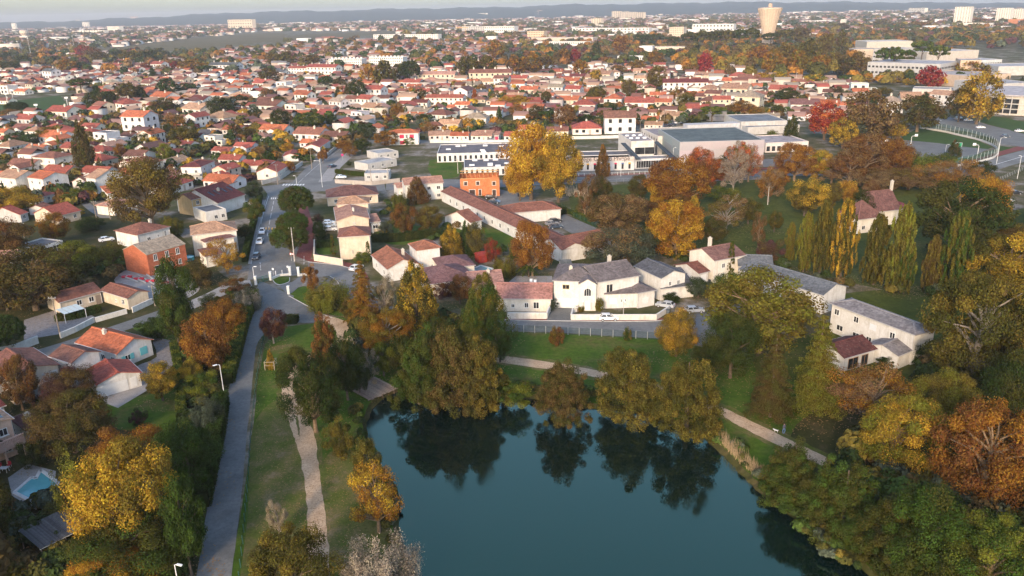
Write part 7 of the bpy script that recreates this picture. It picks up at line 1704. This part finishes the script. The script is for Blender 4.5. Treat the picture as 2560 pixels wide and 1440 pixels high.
def bin_(label,x,y,col):
    b=G(x,y); o=tag(empty('waste_bin',b),label,'bin','wheeled bins'); mb=MB(); mb.hexa([b+np.array(q) for q in ((-.25,-.28,0.1),(.25,-.28,.1),(.25,.28,.1),(-.25,.28,.1),(-.3,-.35,1),(.3,-.35,1),(.3,.35,1),(-.3,.35,1))]); mb.build('body',PAINT,o,col); mb=MB(); mb.hexa([b+np.array(q) for q in ((-.32,-.38,1.0),(.32,-.38,1.0),(.32,.37,1.0),(-.32,.37,1.0),(-.28,-.33,1.08),(.28,-.33,1.08),(.28,.37,1.12),(-.28,.37,1.12))]); mb.build('lid',PAINT,o,tuple(c*.7 for c in col))
    for k in (-.2,.2): mb=MB(); mb.tube([b+np.array([k-.04,.3,.12]),b+np.array([k+.04,.3,.12])],[.12,.12],8); mb.build('wheel',RUBBER,o,(.02,.02,.02))
bin_('dark bin before the villa front wall',1451,798,(.10,.05,.05)); bin_('black bin at the corner of the white garage',1773,710,(.04,.045,.05)); bin_('grey bin by the villa corner gate',1668,785,(.12,.14,.15)); bin_('green bin beside the yard of the unfinished house',1303,494,(.05,.12,.08)); bin_('black bin beside the green yard bin',1296,492,(.04,.04,.05))
# loungers on terrace, patio set
for i,(x,y) in enumerate(((1328,708),(1338,710))):
    b=G(x,y); o=tag(empty('sun_lounger',b),('left','right')[i]+' white lounger on the pale terrace behind the pink bungalow','sun lounger','terrace loungers'); mb=MB(); mb.box(b[0]-.35,b[0]+.35,b[1]-.9,b[1]+.4,.3,.38); mb.build('seat',PAINT,o,(.75,.74,.72)); mb=MB(); mb.hexa([b+np.array(q) for q in ((-.35,.4,.3),(.35,.4,.3),(.35,.48,.36),(-.35,.48,.36),(-.35,.9,.85),(.35,.9,.85),(.35,.98,.85),(-.35,.98,.85))]); mb.build('backrest',PAINT,o,(.75,.74,.72))
    for dx in (-.3,.3):
        for dy in (-.8,.3): mb=MB(); mb.bar(b+np.array([dx,dy,0]),b+np.array([dx,dy,.3]),.06); mb.build('leg',PAINT,o,(.7,.7,.68))
b=G(12,1180); o=tag(empty('table',b),'white garden table beside the stepped pool','table'); mb=MB(); mb.box(b[0]-.6,b[0]+.6,b[1]-.4,b[1]+.4,.7,.76); mb.build('table_top',PAINT,o,(.7,.7,.7))
for dx in (-.5,.5):
    for dy in (-.3,.3): mb=MB(); mb.bar(b+np.array([dx,dy,0]),b+np.array([dx,dy,.7]),.06); mb.build('leg',PAINT,o,(.6,.6,.6))
for i,(x,y) in enumerate(((0,1172),(24,1168))):
    b=G(x,y); o=tag(empty('chair',b),('left','right')[i]+' red chair at the garden table by the stepped pool','chair','red garden chairs'); mb=MB(); mb.box(b[0]-.25,b[0]+.25,b[1]-.25,b[1]+.25,.42,.48); mb.build('seat',PAINT,o,(.45,.04,.06)); mb=MB(); mb.box(b[0]-.25,b[0]+.25,b[1]+.2,b[1]+.26,.48,.95); mb.build('backrest',PAINT,o,(.45,.04,.06))
    for dx in (-.2,.2):
        for dy in (-.2,.2): mb=MB(); mb.bar(b+np.array([dx,dy,0]),b+np.array([dx,dy,.42]),.04); mb.build('leg',METAL,o,(.5,.5,.5))
f=front((160,785),(212,770),4.0,2.3); o=tag(empty('awning',f.p(0,0,0)),'pale blue glazed awning in the cream bungalow yard','awning')
for i in range(4): mb=MB(); mb.poly([f.p(f.L*i/4+.04,0,2.2),f.p(f.L*(i+1)/4-.04,0,2.2),f.p(f.L*(i+1)/4-.04,f.W,2.5),f.p(f.L*i/4+.04,f.W,2.5)]); mb.build('panel',PAINT,o,(.55,.65,.66))
for u in (0,1):
    for v in (0,1): mb=MB(); mb.bar(f.p(f.L*u,f.W*v,0),f.p(f.L*u,f.W*v,2.2+.3*v),.09); mb.build('post',METAL,o,(.7,.7,.7))
# foundation beams of the building site
for i in range(7):
    a,b=G(300+i*22,690-i*1),G(345+i*20,706+i*3); o=tag(empty('floor_beam',a),('grey floor beam lying on the building site, %s from the left'%('first','second','third','fourth','fifth','sixth','seventh')[i]),'beam','floor beams on the building site'); mb=MB(); mb.bar(a+Zv*.25,b+Zv*.25,.25,.3); mb.build('beam',CONC,o,(.42,.43,.43))
for i in range(4):
    a=G(318+i*30,694+i*5); o=tag(empty('material_stack',a),'red insulation stack on the building site, %s from the left'%('first','second','third','fourth')[i],'stack','red stacks on the building site'); mb=MB(); mb.box(a[0]-1.3,a[0]+1.3,a[1]-.4,a[1]+.4,0,.5); mb.build('bundle',PAINT,o,(.5,.03,.06)); mb=MB(); mb.box(a[0]-.1,a[0]+.1,a[1]-.42,a[1]+.42,.5,.53); mb.build('strap',PAINT,o,(.6,.6,.6))
b=G(470,640+10); o=tag(empty('round_pool',b),'round turquoise paddling pool beside the orange brick house','pool'); mb=MB(); mb.tube([b,b+Zv*1.0],[1.7,1.75],20,cap=False); mb.build('side',PAINT,o,(.06,.35,.42)); mb=MB(); mb.poly([b+np.array([1.68*math.cos(k*.314),1.68*math.sin(k*.314),.85]) for k in range(20)]); mb.build('water',POOLM,o)
# ---------------------------------------------------------------- cars
def car_mesh():
    t=empty('parked_car',(0,0,0)); prof=[(-2.1,.35),(-2.12,.75),(-1.95,.98),(-1.2,1.03),(.85,1.0),(1.75,.86),(2.08,.66),(2.1,.35)]
    def loft(prof,hw,taper,z0):
        mb=MB(); n=len(prof); Lp=[np.array([x,-hw*(1-taper*max(0,z-.7)),z]) for x,z in prof]; Rp=[np.array([p[0],-p[1],p[2]]) for p in Lp]; k=.93
        for i in range(n-1): mb.poly([Lp[i],Lp[i+1],Rp[i+1],Rp[i]])
        mb.poly(Lp); mb.poly(Rp[::-1]); mb.poly([Lp[0],Rp[0],Rp[-1],Lp[-1]]); return mb
    loft(prof,.88,.12,0).build('body',CARP,t,(.8,.8,.8))
    cab=MB(); lo=[(-1.85,.99),(1.0,.99)]; B=[np.array(q) for q in ((-1.8,-.8,.99),(1.05,-.8,.99),(1.05,.8,.99),(-1.8,.8,.99),(-1.35,-.62,1.47),(.2,-.62,1.47),(.2,.62,1.47),(-1.35,.62,1.47))]; cab.hexa(B); cab.build('cabin',CARP,t,(.8,.8,.8))
    def pane(name,a,b,c,d,off):
        P=[np.array(q,float) for q in (a,b,c,d)]; cc=sum(P)/4; mb=MB(); mb.poly([cc+(p-cc)*.86+np.array(off) for p in P]); mb.build(name,GLASS,t)
    pane('windscreen',B[1],B[2],B[6],B[5],(.015,0,.01)); pane('rear_window',B[3],B[0],B[4],B[7],(-.015,0,.01))
    for s,(i0,i1,j0,j1) in ((-1,(0,1,4,5)),(1,(3,2,7,6))):
        m0=(B[i0]+B[i1])/2; m1=(B[j0]+B[j1])/2; pane('side_window',B[i0],m0,m1,B[j0],(0,s*.012,0)); pane('side_window',m0,B[i1],B[j1],m1,(0,s*.012,0))
    for x in (-1.3,1.32):
        for s in (-1,1):
            mb=MB(); mb.tube([(x,s*.72,.32),(x,s*.9,.32)],[.33,.33],14); w=mb.build('wheel',RUBBER,t,(.02,.02,.022)); mb=MB(); mb.tube([(x,s*.895,.32),(x,s*.91,.32)],[.2,.19],10); w['_off']=(0,0,0); mb.build('rim',METAL,w,(.5,.5,.52))
    for s in (-1,1):
        mb=MB(); mb.box(2.0,2.1,s*.62-.18,s*.62+.18,.62,.76); mb.build('headlight',PAINT,t,(.7,.72,.74)); mb=MB(); mb.box(-2.13,-2.05,s*.66-.14,s*.66+.14,.72,.9); mb.build('tail_light',PAINT,t,(.35,.02,.02)); mb=MB(); mb.box(.75,.9,s*.92-.1,s*.92+.1,.98,1.1); mb.build('mirror',CARP,t,(.3,.3,.3))
    mb=MB(); mb.box(-2.14,-2.1,-.26,.26,.5,.61); mb.build('number_plate',PAINT,t,(.7,.7,.7)); mb=MB(); mb.box(2.09,2.13,-.26,.26,.42,.53); mb.build('number_plate',PAINT,t,(.7,.7,.7)); return t
CAR=car_mesh(); K_=dict(w=(.78,.79,.8),s=(.42,.44,.46),g=(.2,.21,.23),k=(.025,.028,.032),b=(.04,.06,.09),l=(.62,.66,.68))
CARS='''1521|800|1|0|w|white hatchback parked on the street before the villa wall
1735|781|1|.10|s|silver grey car with dark roof beside the grey wooden fence
1663|768|-.9|.5|s|silver car on the driveway beside the villa corner
891|674|.5|1|l|light grey car parked on the bend by the cream villa gate
641|646|.1|-1|k|black car parked on the left at the road end
650|608|.15|-1|l|pale car parked on the left, middle of three
656|583|.18|-1|w|white car parked on the left, farthest of three
826|577|1|.1|w|nearest of three white cars parked by the cream villa
825|568|1|.1|l|middle of three white cars parked by the cream villa
823|561|1|.1|w|farthest of three white cars parked by the cream villa
853|446|1|.1|w|white car behind the concrete fence at the junction
831|419|.5|1|b|dark van coming down the main road
267|603|.8|.6|w|white car beside the hipped brown roof house
617|513|1|.2|w|white car behind the roadside hedge
1388|556|1|.3|k|black car in the yard of the long low building
1380|563|1|.2|g|grey car in the yard of the long low building
1390|571|1|.2|b|dark car closest in the yard of the long low building
1226|497|1|-.1|k|dark car left of the unfinished house yard
1236|508|1|-.3|b|dark blue car near the long roof at the unfinished house
1672|317|.8|.5|k|dark car first in the row by the white big house
1684|314|.8|.5|b|second dark car in the row by the white big house
1695|309|.8|.5|w|white car in the row by the white big house
1722|303|.8|.5|s|silver car farther up the row by the white wall
1734|299|.8|.5|w|white car at the upper end of the white wall row
1334|255|.8|.6|k|dark car first in the back street row
1342|251|.8|.6|b|dark blue car second in the back street row
1350|262|1|-.2|w|white car across from the back street row
2357|296|1|0|k|dark car under the olive oak in the car park
2389|299|.3|1|s|grey car beside two others at the car park edge
2402|301|.3|1|k|black car beside two others at the car park edge
2420|303|1|.1|w|white car right of the black one at the car park edge
2451|321|1|-.1|w|white car alone in the middle of the car park
2515|343|1|-.1|b|dark green blue car alone in the car park
2548|330|1|0|w|white car cut by the right edge of the car park
2537|486|1|.1|k|black car at the right edge below the avenue
2516|505|1|-.1|s|silver car on the grass near the right edge
1228|352|1|0|g|grey car on the street before the salmon roofed house
590|350|1|.1|s|silver car between the left town houses
420|355|1|.1|w|white car on the left town street
1560|292|1|0|k|dark car before the red terrace roof in the town'''
for ln in CARS.split('\n'):
    x,y,dx,dy,c,lab=ln.split('|'); p=G(float(x),float(y)); o=copy_tree(CAR,None,{'body':(*K_[c],1),'cabin':(*K_[c],1),'mirror':(*K_[c],1)}); o.location=(p[0],p[1],.02); o.rotation_euler=(0,0,math.atan2(float(dy),float(dx))); o.scale=(1.02,1.0,1.0); tag(o,lab,'car','parked cars')
# ---------------------------------------------------------------- person and small dog on the path
def person(x,y,label,coat,trous,hair):
    b=G(x,y); o=tag(empty('person',b),label,'person'); me=bpy.data.meshes.new('body')
    vs=[(0,0,.95),(0,.0,1.2),(0,.01,1.42),(0,.02,1.52),(0,.03,1.66),(-.1,0,.9),(-.11,.12,.5),(-.11,.05,.08),(-.11,-.12,.04),(.1,0,.9),(.11,-.14,.5),(.11,-.02,.08),(.11,-.19,.04),(-.2,0,1.4),(-.26,.05,1.13),(-.24,-.1,.92),(.2,0,1.4),(.27,-.03,1.13),(.25,-.2,.95)]
    es=[(0,1),(1,2),(2,3),(3,4),(0,5),(5,6),(6,7),(7,8),(0,9),(9,10),(10,11),(11,12),(2,13),(13,14),(14,15),(2,16),(16,17),(17,18)]
    me.from_pydata(vs,es,[]); ob=link(bpy.data.objects.new('body',me),o); me.materials.append(PAINT); ob.color=(*coat,1)
    sk=ob.modifiers.new('skin','SKIN'); R_=[.15,.15,.17,.06,.1,.095,.07,.05,.045,.095,.07,.05,.045,.07,.05,.04,.07,.05,.04]
    for i,r in enumerate(R_): me.skin_vertices[0].data[i].radius=(r,r)
    me.skin_vertices[0].data[0].use_root=True; ob.modifiers.new('sub','SUBSURF').levels=1
    dg=bpy.context.evaluated_depsgraph_get(); nm=bpy.data.meshes.new_from_object(ob.evaluated_get(dg)); ob.modifiers.clear(); ob.data=nm
    nm.materials.clear()
    for c_ in (coat,trous,(.45,.28,.2)):
        m,n_,ou=newmat('cloth'); principled(n_,ou,c_,.9,.1); nm.materials.append(m)
    for p in nm.polygons:
        z=p.center.z; p.material_index=1 if z<.88 and abs(p.center.x)<.2 else 2 if z>1.5 or (abs(p.center.x)>.2 and z<.98) else 0; p.use_smooth=True
    mb=MB(); lathe(mb,[(.0,1.79),(.07,1.78),(.115,1.70),(.118,1.62),(.10,1.58)],10,(b[0],b[1]+.05)); mb.build('hair',PAINT,o,hair); o.rotation_euler=(0,0,.6); o.scale=(1.02,1.02,1.02); return o
person(1959,1083,'person in blue jeans and dark top strolling on the gravel path',(.10,.10,.13),(.16,.24,.4),(.05,.03,.02))
b=G(1940,1080); o=tag(empty('dog',b),'small white dog on the gravel path beside the stroller','dog'); me=bpy.data.meshes.new('body'); me.from_pydata([(0,0,.34),(.22,0,.33),(-.22,0,.32),(.34,0,.42),(.46,0,.44),(.56,0,.41),(.2,.08,.3),(.21,.08,.15),(.22,.08,.02),(.2,-.08,.3),(.17,-.08,.15),(.16,-.08,.02),(-.2,.08,.28),(-.26,.08,.14),(-.22,.08,.02),(-.2,-.08,.28),(-.24,-.08,.14),(-.2,-.08,.02),(-.34,0,.42),(-.4,0,.5)],[(0,1),(0,2),(1,3),(3,4),(4,5),(1,6),(6,7),(7,8),(1,9),(9,10),(10,11),(2,12),(12,13),(13,14),(2,15),(15,16),(16,17),(2,18),(18,19)],[])
ob=link(bpy.data.objects.new('body',me),o); me.materials.append(PAINT); ob.color=(.7,.68,.64,1); ob.modifiers.new('skin','SKIN')
for i,r in enumerate([.11,.12,.1,.08,.075,.045]+[.05,.035,.03]*4+[.035,.02]): me.skin_vertices[0].data[i].radius=(r,r)
me.skin_vertices[0].data[0].use_root=True; ob.modifiers.new('sub','SUBSURF').levels=1; dg=bpy.context.evaluated_depsgraph_get(); nm=bpy.data.meshes.new_from_object(ob.evaluated_get(dg)); ob.modifiers.clear(); ob.data=nm; o.rotation_euler=(0,0,2.6)
# ---------------------------------------------------------------- remove library originals
def kill(o):
    for ch in list(o.children): kill(ch)
    bpy.data.objects.remove(o)
for o in list(PROTO.values())+[CAR]: kill(o)
for o in COL.objects:
    if '_off' in o: del o['_off']
# ---------------------------------------------------------------- haze
mb=MB(); mb.box(-13000,13000,-650,13000,-2.6,135.0); hz=mb.build('haze',[],None); hz['kind']='stuff'; tag(hz,'thin pale haze over the whole town','haze')
m=bpy.data.materials.new('haze_air'); m.use_nodes=True; n=m.node_tree; n.nodes.clear(); ou=n.nodes.new('ShaderNodeOutputMaterial'); pv=n.nodes.new('ShaderNodeVolumePrincipled'); pv.inputs['Color'].default_value=(.93,.92,.97,1); pv.inputs['Density'].default_value=.000095; pv.inputs['Anisotropy'].default_value=.2; n.links.new(pv.outputs[0],ou.inputs['Volume']); hz.data.materials.append(m)
# ---------------------------------------------------------------- labels of the many town houses and trees
LM=[('the white apartment slabs',916,158),('the large left house',355,305),('the green pitch',90,262),('the vineyard',470,110),('the tall slim fir',218,365),('the large round pine',775,300),('the red shuttered house',1005,332),('the school',1515,390),('the sports hall',1790,370),('the umbrella pine',1780,285),('the water tower',1925,70),('the campus',2330,125),('the fiery tree',1187,238),('the white tower house',1535,255),('the crimson tree',2322,195),('the orange tower crane',1165,85),('the round hall',2530,265),('the main road',850,385),('the stepped buildings',950,400),('the dark red tree',212,128),('the big white house',1548,310)]
items=[]
for o,desc,p in AUTO:
    x,y=PX(p); l=min(LM,key=lambda q:((q[1]-x)**2+(2.2*(q[2]-y))**2)); dx,dy=x-l[1],(y-l[2])*2.2
    rel=('left of ' if dx<0 else 'right of ') if abs(dx)>abs(dy) else ('behind ' if dy<0 else 'in front of ')
    items.append((desc,rel+l[0],x,y,o))
groups={}
for it in items: groups.setdefault((it[0],it[1]),[]).append(it)
ORD=['leftmost','second','third','fourth','fifth','sixth','seventh','eighth','ninth','tenth','eleventh','twelfth']
for (d,r),L_ in groups.items():
    L_.sort(key=lambda q:q[2])
    for i,it in enumerate(L_):
        lab=f'{d} {r}' if len(L_)==1 else f'{ORD[min(i,11)]} {d} {r}' if i==0 else f'{ORD[min(i,11)]} {d} from left {r}'
        if len(lab.split())>16: lab=lab.replace(' from left','')
        it[4]['label']=lab
